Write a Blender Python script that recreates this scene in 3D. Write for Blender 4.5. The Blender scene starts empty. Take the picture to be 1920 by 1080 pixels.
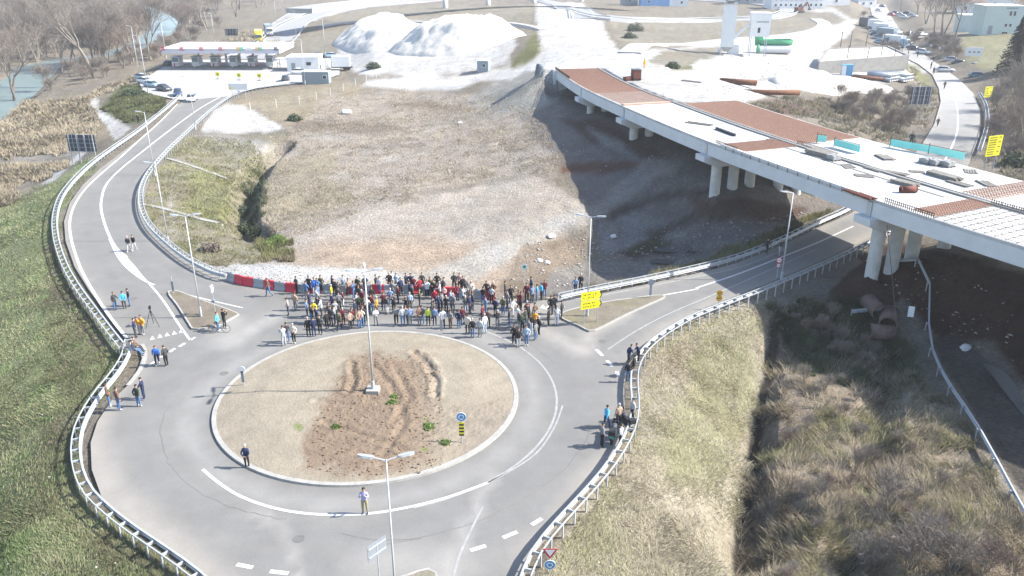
import bpy, bmesh, math, random
import numpy as np
from mathutils import Vector, Matrix
from mathutils.geometry import delaunay_2d_cdt

# ------------------------------------------------------------------ camera, sky, sun, exposure
scene = bpy.context.scene
COL = scene.collection
FPX, PITCH, CAMH = 1550.0, math.radians(22.6), 30.0
cam_d = bpy.data.cameras.new("camera"); cam = bpy.data.objects.new("camera", cam_d); COL.objects.link(cam)
cam.location = (0, 0, CAMH); cam.rotation_euler = (math.radians(90) - PITCH, 0, 0)
cam_d.sensor_width = 36.0; cam_d.lens = 36.0 * FPX / 1920.0
cam_d.clip_start = 0.5; cam_d.clip_end = 9000
scene.camera = cam
SUN_EL = math.radians(39.8)
w = bpy.data.worlds.new("World"); scene.world = w; w.use_nodes = True
nt = w.node_tree; bg = nt.nodes["Background"]
sky = nt.nodes.new("ShaderNodeTexSky"); sky.sky_type = 'NISHITA'; sky.sun_disc = False
sky.sun_elevation = SUN_EL; sky.sun_rotation = math.radians(90)
nt.links.new(sky.outputs[0], bg.inputs[0]); bg.inputs[1].default_value = 0.135
sd = bpy.data.lights.new("sun", 'SUN'); sd.energy = 4.6; sd.angle = math.radians(0.53); sd.color = (1.0, 0.95, 0.87)
so = bpy.data.objects.new("sun", sd); COL.objects.link(so)
so.rotation_euler = Vector((math.cos(SUN_EL), 0.0, math.sin(SUN_EL))).to_track_quat('Z', 'Y').to_euler()
vs = scene.view_settings; vs.view_transform = 'Standard'; vs.look = 'None'; vs.gamma = 1.0; vs.use_curve_mapping = False
vs.exposure = 1.55
scene.cycles.max_bounces = 5; scene.cycles.diffuse_bounces = 2; scene.cycles.glossy_bounces = 2
scene.cycles.transmission_bounces = 3; scene.cycles.volume_bounces = 1; scene.cycles.transparent_max_bounces = 6
try:
    scene.cycles.use_denoising = True
except Exception:
    pass

# ------------------------------------------------------------------ helpers
R = math.radians
CP, SP = math.cos(PITCH), math.sin(PITCH)
def V(x, y, z=0.0):
    """photo pixel (1920x1080) -> the point at height z it looks at"""
    u = (x - 960) / FPX; v = (540 - y) / FPX
    t = (z - CAMH) / (-SP + v * CP)
    return Vector((u * t, (CP + v * SP) * t, z))
def VD(x, y, Y):
    """photo pixel -> point at ground distance Y"""
    u = (x - 960) / FPX; v = (540 - y) / FPX
    t = Y / (CP + v * SP)
    return Vector((u * t, Y, CAMH + (-SP + v * CP) * t))
def PXN(X, Y, Z):
    dz = Z - CAMH
    d = np.maximum(Y * CP - dz * SP, 0.5)
    return 960 + FPX * X / d, 540 - FPX * (Y * SP + dz * CP) / d
def srgb(r, g, b):
    f = lambda c: (c / 255 / 12.92) if c / 255 <= 0.04045 else ((c / 255 + 0.055) / 1.055) ** 2.4
    return (f(r), f(g), f(b))
KEXP = 3.0
def alb(r, g, b):
    """albedo of a surface that shows as this sRGB in full sun"""
    return tuple(min(0.72, c / KEXP) for c in srgb(r, g, b))

def vhash(ix, iy, s):
    n = (ix.astype(np.int64) * 374761393 + iy.astype(np.int64) * 668265263 + s * 1442695041) & 0xFFFFFFFF
    n = ((n ^ (n >> 13)) * 1274126177) & 0xFFFFFFFF
    return ((n ^ (n >> 16)) & 0xFFFF) / 65535.0
def vnoise(x, y, s=0):
    ix = np.floor(x); iy = np.floor(y); fx = x - ix; fy = y - iy
    fx = fx * fx * (3 - 2 * fx); fy = fy * fy * (3 - 2 * fy)
    a = vhash(ix, iy, s); b = vhash(ix + 1, iy, s); c = vhash(ix, iy + 1, s); d = vhash(ix + 1, iy + 1, s)
    return (a + (b - a) * fx) * (1 - fy) + (c + (d - c) * fx) * fy
def fbm(x, y, s=0, o=4):
    t = 0; a = 0.5; f = 1.0
    for k in range(o):
        t = t + a * (vnoise(x * f, y * f, s + k * 17) - 0.5); a *= 0.55; f *= 2.03
    return t          # about -0.5 .. 0.5
def inpoly(px, py, poly):
    r = np.zeros(px.shape, bool); n = len(poly)
    for i in range(n):
        x0, y0 = poly[i]; x1, y1 = poly[(i + 1) % n]
        if y0 == y1: continue
        c = ((y0 > py) != (y1 > py)) & (px < (x1 - x0) * (py - y0) / (y1 - y0) + x0)
        r ^= c
    return r
def dseg(px, py, line, closed=False):
    d = np.full(px.shape, 1e9); n = len(line)
    for i in range(n if closed else n - 1):
        x0, y0 = line[i][:2]; x1, y1 = line[(i + 1) % n][:2]
        dx, dy = x1 - x0, y1 - y0; L = dx * dx + dy * dy + 1e-12
        t = np.clip(((px - x0) * dx + (py - y0) * dy) / L, 0, 1)
        d = np.minimum(d, np.hypot(px - x0 - t * dx, py - y0 - t * dy))
    return d
def smooth(pts, step=1.0, closed=False):
    """Catmull-Rom through points, resampled evenly"""
    P = [Vector(p) for p in pts]; n = len(P); out = []
    rng = range(n if closed else n - 1)
    for i in rng:
        if closed: p0, p1, p2, p3 = P[(i - 1) % n], P[i], P[(i + 1) % n], P[(i + 2) % n]
        else: p0, p1, p2, p3 = P[max(i - 1, 0)], P[i], P[i + 1], P[min(i + 2, n - 1)]
        k = max(2, int((p2 - p1).length / step * 3))
        for j in range(k):
            t = j / k
            out.append(0.5 * ((2 * p1) + (p2 - p0) * t + (2 * p0 - 5 * p1 + 4 * p2 - p3) * t * t + (3 * p1 - p0 - 3 * p2 + p3) * t ** 3))
    out.append(P[0].copy() if closed else P[-1].copy())
    res = [out[0]]; acc = 0.0
    tot = sum((b - a).length for a, b in zip(out, out[1:])); m = max(1, round(tot / step)); st = tot / m
    nxt = st
    for a, b in zip(out, out[1:]):
        l = (b - a).length
        while acc + l >= nxt - 1e-9 and len(res) <= m - 1:
            res.append(a.lerp(b, (nxt - acc) / l)); nxt += st
        acc += l
    res.append(out[-1])
    if closed: res.pop()
    return res
def PL(pix, z=0.0): return [V(x, y, z) for x, y in pix]
def smoothpx(pix, z=0.0, step=1.0): return smooth(PL(pix, z), step)

class MB:
    """collects shapes, builds ONE mesh object"""
    def __init__(s): s.v = []; s.f = []; s.m = []; s.mi = 0; s.sm = []; s.smooth = False
    def add(s, vs, fs):
        o = len(s.v); s.v.extend([tuple(p) for p in vs])
        for f in fs: s.f.append(tuple(i + o for i in f)); s.m.append(s.mi); s.sm.append(s.smooth)
    def box(s, c, d, rz=0.0, M=None):
        x, y, z = d[0] / 2, d[1] / 2, d[2] / 2; cs, sn = math.cos(rz), math.sin(rz); vs = []
        for a, b, e in ((-x,-y,-z),(x,-y,-z),(x,y,-z),(-x,y,-z),(-x,-y,z),(x,-y,z),(x,y,z),(-x,y,z)):
            p = Vector((c[0] + a * cs - b * sn, c[1] + a * sn + b * cs, c[2] + e)); vs.append(M @ p if M else p)
        s.add(vs, ((3,2,1,0),(4,5,6,7),(0,1,5,4),(1,2,6,5),(2,3,7,6),(3,0,4,7)))
    def beam(s, a, b, wd, h, up=Vector((0, 0, 1))):
        a = Vector(a); b = Vector(b); d = (b - a).normalized(); r = d.cross(up)
        if r.length < 1e-5: r = d.cross(Vector((0, 1, 0)))
        r.normalize(); u = r.cross(d); vs = []
        for p in (a, b):
            for i, j in ((-1,-1),(1,-1),(1,1),(-1,1)): vs.append(p + r * (i * wd / 2) + u * (j * h / 2))
        s.add(vs, ((0,1,2,3),(7,6,5,4),(0,4,5,1),(1,5,6,2),(2,6,7,3),(3,7,4,0)))
    def cyl(s, a, b, r0, r1=None, n=8, caps=True):
        a = Vector(a); b = Vector(b); r1 = r0 if r1 is None else r1
        d = (b - a).normalized(); q = d.to_track_quat('Z', 'Y'); vs = []
        for p, r in ((a, r0), (b, r1)):
            for k in range(n):
                t = 2 * math.pi * k / n; vs.append(p + q @ Vector((math.cos(t) * r, math.sin(t) * r, 0)))
        fs = [(k, (k + 1) % n, n + (k + 1) % n, n + k) for k in range(n)]
        if caps: fs += [tuple(range(n - 1, -1, -1)), tuple(range(n, 2 * n))]
        s.add(vs, fs)
    def tube(s, pts, rad, n=6):
        P = [Vector(p) for p in pts]; rr = rad if isinstance(rad, (list, tuple)) else [rad] * len(P); vs = []
        for i, p in enumerate(P):
            d = (P[min(i + 1, len(P) - 1)] - P[max(i - 1, 0)]).normalized(); q = d.to_track_quat('Z', 'Y')
            for k in range(n):
                t = 2 * math.pi * k / n; vs.append(p + q @ Vector((math.cos(t) * rr[i], math.sin(t) * rr[i], 0)))
        fs = [(i * n + k, i * n + (k + 1) % n, (i + 1) * n + (k + 1) % n, (i + 1) * n + k) for i in range(len(P) - 1) for k in range(n)]
        fs += [tuple(range(n - 1, -1, -1)), tuple(range((len(P) - 1) * n, len(P) * n))]
        s.add(vs, fs)
    def sweep(s, path, prof, closed=False):
        """profile (lateral, up) pairs swept along a mostly level path; lateral is to the left of travel"""
        P = [Vector(p) for p in path]; n = len(P); m = len(prof); vs = []
        for i in range(n):
            a = P[i - 1] if (closed or i > 0) else P[i]; b = P[(i + 1) % n] if (closed or i < n - 1) else P[i]
            d = b - a; d.z = 0; d.normalize(); l = Vector((-d.y, d.x, 0))
            for q, h in prof: vs.append(P[i] + l * q + Vector((0, 0, h)))
        fs = []
        for i in range(n if closed else n - 1):
            j = (i + 1) % n
            for k in range(m):
                fs.append((i * m + k, j * m + k, j * m + (k + 1) % m, i * m + (k + 1) % m))
        if not closed: fs += [tuple(range(m)), tuple(range((n - 1) * m + m - 1, (n - 1) * m - 1, -1))]
        s.add(vs, fs)
    def ribbon(s, path, w0, closed=False):
        P = [Vector(p) for p in path]; n = len(P); vs = []
        for i in range(n):
            a = P[i - 1] if (closed or i > 0) else P[i]; b = P[(i + 1) % n] if (closed or i < n - 1) else P[i]
            d = b - a; d.z = 0; d.normalize(); l = Vector((-d.y, d.x, 0)); ww = w0(i / max(1, n - 1)) if callable(w0) else w0
            vs += [P[i] + l * ww / 2, P[i] - l * ww / 2]
        fs = [(2 * i + 1, 2 * ((i + 1) % n) + 1, 2 * ((i + 1) % n), 2 * i) for i in range(n if closed else n - 1)]
        s.add(vs, fs)
    def prism(s, poly, z0, z1):
        n = len(poly); vs = [(p[0], p[1], z0) for p in poly] + [(p[0], p[1], z1) for p in poly]
        ar = sum(poly[i][0] * poly[(i + 1) % n][1] - poly[(i + 1) % n][0] * poly[i][1] for i in range(n))
        fs = [tuple(range(n - 1, -1, -1)), tuple(range(n, 2 * n))] + [(i, (i + 1) % n, n + (i + 1) % n, n + i) for i in range(n)]
        if ar < 0: fs = [tuple(reversed(f)) for f in fs]
        s.add(vs, fs)
    def ball(s, c, r, n=8, m=6):
        r = r if isinstance(r, (tuple, list)) else (r, r, r); vs = [(c[0], c[1], c[2] + r[2])]
        for i in range(1, m):
            t = math.pi * i / m
            for k in range(n):
                p = 2 * math.pi * k / n; vs.append((c[0] + r[0] * math.sin(t) * math.cos(p), c[1] + r[1] * math.sin(t) * math.sin(p), c[2] + r[2] * math.cos(t)))
        vs.append((c[0], c[1], c[2] - r[2])); fs = [(0, 1 + k, 1 + (k + 1) % n) for k in range(n)]
        for i in range(m - 2):
            for k in range(n): fs.append((1 + i * n + k, 1 + (i + 1) * n + k, 1 + (i + 1) * n + (k + 1) % n, 1 + i * n + (k + 1) % n))
        e = len(vs) - 1; fs += [(e, 1 + (m - 2) * n + (k + 1) % n, 1 + (m - 2) * n + k) for k in range(n)]
        s.add(vs, fs)
    def mesh(s, name, mats):
        me = bpy.data.meshes.new(name); me.from_pydata(s.v, [], s.f)
        for m in (mats if isinstance(mats, (list, tuple)) else [mats]): me.materials.append(m)
        if any(s.m): me.polygons.foreach_set("material_index", s.m)
        if any(s.sm): me.polygons.foreach_set("use_smooth", s.sm)
        me.update(); return me
    def build(s, name, mats, parent=None, **kw): return obj(name, s.mesh(name, mats), parent, **kw)
def obj(name, me, parent=None, loc=None, rz=0.0):
    o = bpy.data.objects.new(name, me); COL.objects.link(o)
    if parent is not None: o.parent = parent
    if loc is not None: o.location = loc
    if rz: o.rotation_euler = (0, 0, rz)
    return o
def tag(o, label=None, cat=None, group=None, kind=None):
    if label: o["label"] = label
    if cat: o["category"] = cat
    if group: o["group"] = group
    if kind: o["kind"] = kind
    return o
def thing(name, label, cat, loc=(0, 0, 0), rz=0.0, group=None):
    o = bpy.data.objects.new(name, None); COL.objects.link(o); o.empty_display_size = 0.3
    o.location = loc; o.rotation_euler = (0, 0, rz); return tag(o, label, cat, group)
def struct(o): o["kind"] = "structure"; return o
KIDS = {}
def copytree(o, loc, rz, label=None, group=None, scale=None):
    kids = {}
    for c in bpy.data.objects:
        if c.parent is not None: kids.setdefault(c.parent.name, []).append(c)
    return _copy(o, None, kids, loc, rz, label, group, scale)
def kidsof(root):
    if root.name not in KIDS:
        m = {}
        for c in bpy.data.objects:
            if c.parent is not None: m.setdefault(c.parent.name, []).append(c)
        KIDS[root.name] = m
    return KIDS[root.name]
def clone(o, loc, rz, label=None, group=None, scale=None): return _copy(o, None, kidsof(o), loc, rz, label, group, scale)
def _copy(o, par, kids, loc=None, rz=None, label=None, group=None, scale=None):
    c = o.copy(); COL.objects.link(c)
    if par is not None: c.parent = par
    if loc is not None: c.location = loc; c.rotation_euler = (0, 0, rz)
    if scale: c.scale = (scale, scale, scale) if not isinstance(scale, tuple) else scale
    if label: c["label"] = label
    if group: c["group"] = group
    for k in kids.get(o.name, []): _copy(k, c, kids)
    return c

# ------------------------------------------------------------------ materials
MATS = {}
def mat(name, col, rough=0.8, metal=0.0, var=0.18, scale=3.0, bump=0.0, spec=0.3, bscale=None, alpha=None):
    if name in MATS: return MATS[name]
    m = bpy.data.materials.new(name); m.use_nodes = True; n = m.node_tree; b = n.nodes["Principled BSDF"]
    b.inputs["Roughness"].default_value = rough; b.inputs["Metallic"].default_value = metal
    b.inputs["Specular IOR Level"].default_value = spec
    tc = n.nodes.new("ShaderNodeNewGeometry")
    if var > 0:
        no = n.nodes.new("ShaderNodeTexNoise"); no.inputs["Scale"].default_value = scale; no.inputs["Detail"].default_value = 5
        no.inputs["Roughness"].default_value = 0.65
        n.links.new(tc.outputs["Position"], no.inputs["Vector"])
        rp = n.nodes.new("ShaderNodeValToRGB"); rp.color_ramp.elements[0].position = 0.28; rp.color_ramp.elements[1].position = 0.74
        rp.color_ramp.elements[0].color = tuple(max(0, c * (1 - var)) for c in col) + (1,)
        rp.color_ramp.elements[1].color = tuple(min(1, c * (1 + var * 0.8)) for c in col) + (1,)
        n.links.new(no.outputs["Fac"], rp.inputs["Fac"]); n.links.new(rp.outputs["Color"], b.inputs["Base Color"])
    else: b.inputs["Base Color"].default_value = tuple(col) + (1,)
    if bump > 0:
        n2 = n.nodes.new("ShaderNodeTexNoise"); n2.inputs["Scale"].default_value = bscale or scale * 4; n2.inputs["Detail"].default_value = 6
        n.links.new(tc.outputs["Position"], n2.inputs["Vector"])
        bp = n.nodes.new("ShaderNodeBump"); bp.inputs["Strength"].default_value = bump; bp.inputs["Distance"].default_value = 0.1
        n.links.new(n2.outputs["Fac"], bp.inputs["Height"]); n.links.new(bp.outputs["Normal"], b.inputs["Normal"])
    MATS[name] = m; return m
def matattr(name, rough=0.95, var=0.3, scale=1.2, bump=0.6, bscale=3.0, spec=0.15, var2=0.2, scale2=9.0, bdist=0.15):
    """base colour from the colour attribute 'Col', broken up by two sizes of noise"""
    m = bpy.data.materials.new(name); m.use_nodes = True; n = m.node_tree; b = n.nodes["Principled BSDF"]
    b.inputs["Roughness"].default_value = rough; b.inputs["Specular IOR Level"].default_value = spec
    g = n.nodes.new("ShaderNodeNewGeometry"); at = n.nodes.new("ShaderNodeAttribute"); at.attribute_name = "Col"
    prev = at.outputs["Color"]
    for sc, va in ((scale, var), (scale2, var2)):
        no = n.nodes.new("ShaderNodeTexNoise"); no.inputs["Scale"].default_value = sc; no.inputs["Detail"].default_value = 6; no.inputs["Roughness"].default_value = 0.7
        n.links.new(g.outputs["Position"], no.inputs["Vector"])
        mr = n.nodes.new("ShaderNodeMapRange"); mr.inputs[1].default_value = 0.3; mr.inputs[2].default_value = 0.7
        mr.inputs[3].default_value = 1 - va; mr.inputs[4].default_value = 1 + va
        n.links.new(no.outputs["Fac"], mr.inputs[0])
        mx = n.nodes.new("ShaderNodeVectorMath"); mx.operation = 'SCALE'
        n.links.new(prev, mx.inputs[0]); n.links.new(mr.outputs[0], mx.inputs["Scale"]); prev = mx.outputs[0]
    n.links.new(prev, b.inputs["Base Color"])
    if bump:
        n2 = n.nodes.new("ShaderNodeTexNoise"); n2.inputs["Scale"].default_value = bscale; n2.inputs["Detail"].default_value = 8; n2.inputs["Roughness"].default_value = 0.7
        n.links.new(g.outputs["Position"], n2.inputs["Vector"])
        bp = n.nodes.new("ShaderNodeBump"); bp.inputs["Strength"].default_value = bump; bp.inputs["Distance"].default_value = bdist
        n.links.new(n2.outputs["Fac"], bp.inputs["Height"]); n.links.new(bp.outputs["Normal"], b.inputs["Normal"])
    MATS[name] = m; return m
def setcol(me, cols):
    a = me.color_attributes.new("Col", 'FLOAT_COLOR', 'POINT')
    c = np.ones((len(me.vertices), 4), np.float32); c[:, :3] = cols; a.data.foreach_set("color", c.ravel())
def npmesh(name, verts, faces, m, cols=None, smoothf=True):
    me = bpy.data.meshes.new(name); nf, k = faces.shape
    me.vertices.add(len(verts)); me.vertices.foreach_set("co", np.asarray(verts, np.float32).ravel())
    me.loops.add(nf * k); me.loops.foreach_set("vertex_index", faces.astype(np.int32).ravel())
    me.polygons.add(nf); me.polygons.foreach_set("loop_start", np.arange(0, nf * k, k, dtype=np.int32))
    me.update(calc_edges=True); me.validate()
    if smoothf: me.polygons.foreach_set("use_smooth", np.ones(nf, bool))
    if cols is not None: setcol(me, cols)
    me.materials.append(m); return me
M_asph = matattr("asphalt", 0.9, 0.10, 0.35, 0.25, 40, 0.25, 0.07, 7.0, 0.02)
M_ground = matattr("ground_soil", 0.95, 0.2, 0.5, 1.0, 3.0, 0.1, 0.36, 3.4, 0.4)
M_paint = mat("road_paint", (0.46, 0.455, 0.44), 0.7, var=0.3, scale=2.5)
M_paint_worn = mat("worn_road_paint", alb(222, 222, 220), 0.8, var=0.25, scale=2.0)
M_kerb = mat("kerb_concrete", alb(232, 229, 222), 0.85, var=0.2, scale=2.0, bump=0.2)
M_conc = mat("concrete", alb(226, 228, 228), 0.8, var=0.1, scale=0.8, bump=0.15)
M_concdark = mat("raw_concrete", alb(205, 203, 198), 0.9, var=0.22, scale=1.2, bump=0.3)
M_galv = mat("galvanised_steel", (0.36, 0.38, 0.40), 0.5, 0.3, var=0.12, scale=2.0, spec=0.4)
M_rust = mat("rusty_steel", alb(175, 122, 95), 0.9, var=0.35, scale=1.5)
M_black = mat("black_rubber", (0.02, 0.02, 0.022), 0.6, var=0)
M_glassdark = mat("dark_glass", (0.03, 0.04, 0.05), 0.12, var=0, spec=0.6)
M_white = mat("white_paint", (0.62, 0.62, 0.61), 0.55, var=0.06, scale=1.0)
M_pale = mat("pale_blue_panel", alb(205, 222, 230), 0.6, var=0.08, scale=1.0)
# ------------------------------------------------------------------ terrain
SCX, SCY = V(692, 744).x, V(692, 744).y          # roundabout centre
ROAD_PIX = [(345,187),(318,212),(290,236),(262,260),(225,288),(188,316),(155,347),(131,380),(120,415),(123,452),(140,500),(166,542),
 (200,588),(228,622),(250,640),(262,655),(266,672),(258,695),(240,722),(208,752),(183,790),(170,830),(172,880),(190,930),(226,968),(272,1002),
 (330,1042),(388,1084),(440,1130),(520,1240),(600,1400),(900,1400),(950,1200),(978,1090),(1000,1034),(1040,985),(1090,930),(1130,887),(1158,842),
 (1170,800),(1172,740),(1172,702),(1186,667),(1216,637),(1260,607),(1320,577),(1400,546),(1480,514),(1560,480),(1640,440),(1705,408),(1775,360),
 (1815,310),(1836,255),(1838,205),(1825,175),(1800,150),(1770,128),(1738,106),(1706,84),(1690,60),(1672,32),(1660,8),(1630,8),(1636,32),(1644,60),
 (1655,82),(1685,102),(1722,120),(1748,140),(1760,165),(1764,190),(1752,232),(1728,272),(1690,318),(1655,362),(1592,402),(1540,424),(1460,462),
 (1380,494),(1300,514),(1200,535),(1100,554),(1030,563),(960,560),(900,556),(845,551),(790,546.5),(720,545.5),(640,546),(560,544),(520,539.5),(485,534),(455,529.5),(428,521),(400,512),(350,490),
 (311,460),(281,430),(266,400),(263,370),(271,340),(291,310),(320,278),(350,250),(380,220),(410,196),(436,178)]
ROADW = [(p.x, p.y) for p in PL(ROAD_PIX)]
PLAZA_PIX = [(262,158),(285,138),(330,112),(520,112),(600,104),(640,112),(636,140),(600,152),(545,158),(480,166),(436,180),(345,188),(318,184),(290,178),(268,170)]
PLAZAW = [(p.x, p.y) for p in PL(PLAZA_PIX)]
CTRL = [ # photo pixel, height
 (0,500,-2.2),(0,420,-2.4),(60,600,-1.5),(0,800,-2.4),(60,950,-1.9),(200,1068,-0.9),(0,1080,-2.6),(90,760,-1.2),(-200,700,-3),(-200,1080,-3.4),(-200,450,-4.5),(300,1150,-1.2),
 (0,350,-3.6),(90,300,-3.0),(140,330,-1.2),(0,230,-4.2),(100,240,-3.6),(200,225,-2.2),(245,190,-0.4),(185,200,-1.8),(230,262,-0.6),(0,120,-5),(100,120,-5),(250,70,-4.5),(100,30,-4.5),
 (300,40,-3.5),(-300,200,-5),(-300,40,-5),(400,60,-1.5),(480,30,-1),(600,20,0),(560,80,0),(700,40,0),
 (360,330,-1.2),(330,400,-1.2),(420,350,-2.4),(410,440,-2.0),(380,470,-0.8),(500,480,-0.8),(470,250,-0.6),(560,220,-0.4),(700,230,-0.3),(850,230,0.2),(600,340,-0.9),(540,400,-1.2),(800,350,-0.8),(950,330,-0.3),
 (520,520,-0.4),(700,530,-0.4),(850,520,-0.5),(700,450,-0.9),(850,430,-0.9),(950,470,-1.1),(985,520,-1.5),(1050,545,-1.6),(1040,490,-3.0),(1070,520,-4.4),(1108,470,-3.2),(1103,530,-4.6),(1180,505,-4.2),(1260,490,-3.6),(1330,470,-2.2),
 (1000,420,-0.8),(1050,400,-0.9),(1112,410,-1.0),(1095,380,-0.4),(1060,290,2.2),(1030,235,3.7),(1000,215,3.5),(930,200,1.2),(880,150,1.0),
 (1200,360,0.4),(1250,410,-1.2),(1200,440,-3.2),(1150,300,2.4),(1330,420,-0.6),(1400,420,0.4),(1480,400,1.6),(1420,462,-1.6),(1520,415,-0.6),(1109,215,4.7),(1190,265,4.2),(1340,358,3.1),(1634,495,2.6),(1270,320,3.2),(1700,480,2.8),
 (1480,360,2.8),(1240,250,4.8),
 (1018,128,8.9),(1100,125,8.95),(1190,140,8.95),(1160,105,8.9),(1260,160,8.9),(1350,188,8.9),(1040,60,8),(1100,60,8),(1140,75,8),(1020,20,7),(1080,18,7),(985,165,6.2),(950,185,3.6),(945,130,3.0),(1000,90,6.8),(970,60,1),
 (1400,200,6.5),(1320,120,6.0),(1450,120,4.5),(1600,120,2.4),(1560,200,3.0),(1450,215,5),(1650,240,1.0),(1500,165,4.4),(1230,60,1.5),(1300,40,1),(1200,90,3.5),(1500,40,1),(1380,70,3),(1680,210,0.6),(1600,60,1),
 (1725,200,-0.3),(1870,150,1.5),(1850,120,1.5),(1890,60,5),(1800,60,2.2),(1870,200,0.8),(1895,320,0.2),(1960,220,1),(2200,200,3),(2100,60,7),(1740,60,1),
 (1300,620,-1.3),(1300,700,-1.8),(1430,700,-4.0),(1350,850,-2.8),(1405,850,-4.3),(1300,1000,-2.0),(1410,1000,-4.5),(1100,1070,-1.0),(1395,1078,-4.7),(1420,620,-3.2),(1360,600,-1.6),(1440,580,-2.2),
 (1500,700,-1.7),(1470,850,-1.5),(1550,950,-1.5),(1640,760,-2.2),(1600,620,-2.0),(1700,900,-2.3),(1780,800,-1.5),(1800,1000,-2),(1480,1060,-1.5),(1700,1080,-3),
 (1800,640,-2),(1870,860,-1.7),(1900,930,-1.8),(1760,660,-2.1),(1900,720,-1.6),(1650,540,0.2),(1750,520,2.0),(1850,560,1.4),(1900,600,0.4),(1800,500,3.6),(1900,540,3.2),(2050,640,2.5),(2050,900,-1.5),(1560,520,-0.9),(1500,560,-1.3),(2100,480,3),(1600,450,0.5)]
_cp = np.array([tuple(V(x, y, z)) for x, y, z in CTRL] + [(-400,700,-3),(0,800,0),(400,700,10),(-900,1800,10),(900,1800,30),(0,2500,20),(-60,0,-3.5),(60,0,-5),(0,10,-2),(120,60,2),(-120,60,-4)])
_cd = np.hypot(_cp[:, None, 0] - _cp[None, :, 0], _cp[:, None, 1] - _cp[None, :, 1])
_A = np.zeros((len(_cp) + 1, len(_cp) + 1)); _A[:-1, :-1] = -_cd - 0.15 * np.eye(len(_cp)) * 0; _A[-1, :-1] = 1; _A[:-1, -1] = 1
_A[:-1, :-1] += np.eye(len(_cp)) * 0.6
_W = np.linalg.solve(_A, np.append(_cp[:, 2], 0))
TRENCH = [(p.x, p.y) for p in PL([(480,455),(455,430),(452,395),(462,350),(492,312),(530,285)], -2.0)]
DITCH = [(p.x, p.y) for p in PL([(1450,600),(1440,680),(1424,760),(1412,850),(1402,950),(1392,1080),(1380,1250)], -4.0)]
DITCH2 = [(p.x, p.y) for p in PL([(1650,650),(1660,720),(1648,800),(1630,900),(1600,1000),(1580,1100)], -2.4)]
RIVER = [(p.x, p.y) for p in PL([(-260,330),(-60,240),(25,172),(72,128),(130,112),(210,104),(262,86),(300,62),(310,40),(280,18),(200,0)], -5.2)]
BR_L = smooth([V(1040,130,9.0), V(1090,163,9.0), V(1170,200,9.0), V(1325,264,9.0), V(1632,372,9.0), V(1920,463,9.0), Vector((46.2,45.0,9.0)), Vector((55.5,32.0,9.0)), Vector((66.5,20.0,9.0)), Vector((80,8,9.0)), Vector((96,-4,9.0))], 1.0)
_bl = [(p.x, p.y) for p in BR_L]; _bl4 = _bl[::5] + [_bl[-1]]
def SLAT(X, Y):
    """station along and offset from the left edge of the bridge"""
    best = np.full(X.shape, 1e9); S = np.zeros(X.shape); Lt = np.zeros(X.shape); acc = 0.0
    for (x0, y0), (x1, y1) in zip(_bl4, _bl4[1:]):
        dx, dy = x1 - x0, y1 - y0; l = math.hypot(dx, dy); t = np.clip(((X - x0) * dx + (Y - y0) * dy) / (l * l), 0, 1)
        d = np.hypot(X - x0 - t * dx, Y - y0 - t * dy); k = d < best
        sg = ((X - x0) * (-dy) + (Y - y0) * dx) / l
        best = np.where(k, d, best); S = np.where(k, acc + t * l, S); Lt = np.where(k, sg, Lt); acc += l
    return S, Lt
def BRP(s, lat, z=9.0):
    i = min(max(int(s), 0), len(BR_L) - 2); a, b = BR_L[i], BR_L[i + 1]; d = (b - a).normalized(); p = a + d * (s - i) * (b - a).length
    return Vector((p.x - d.y * lat, p.y + d.x * lat, z))
def BRDIR(s):
    i = min(max(int(s), 0), len(BR_L) - 2); d = BR_L[i + 1] - BR_L[i]; return math.atan2(d.y, d.x)
SDECK2 = 38.0
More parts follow.
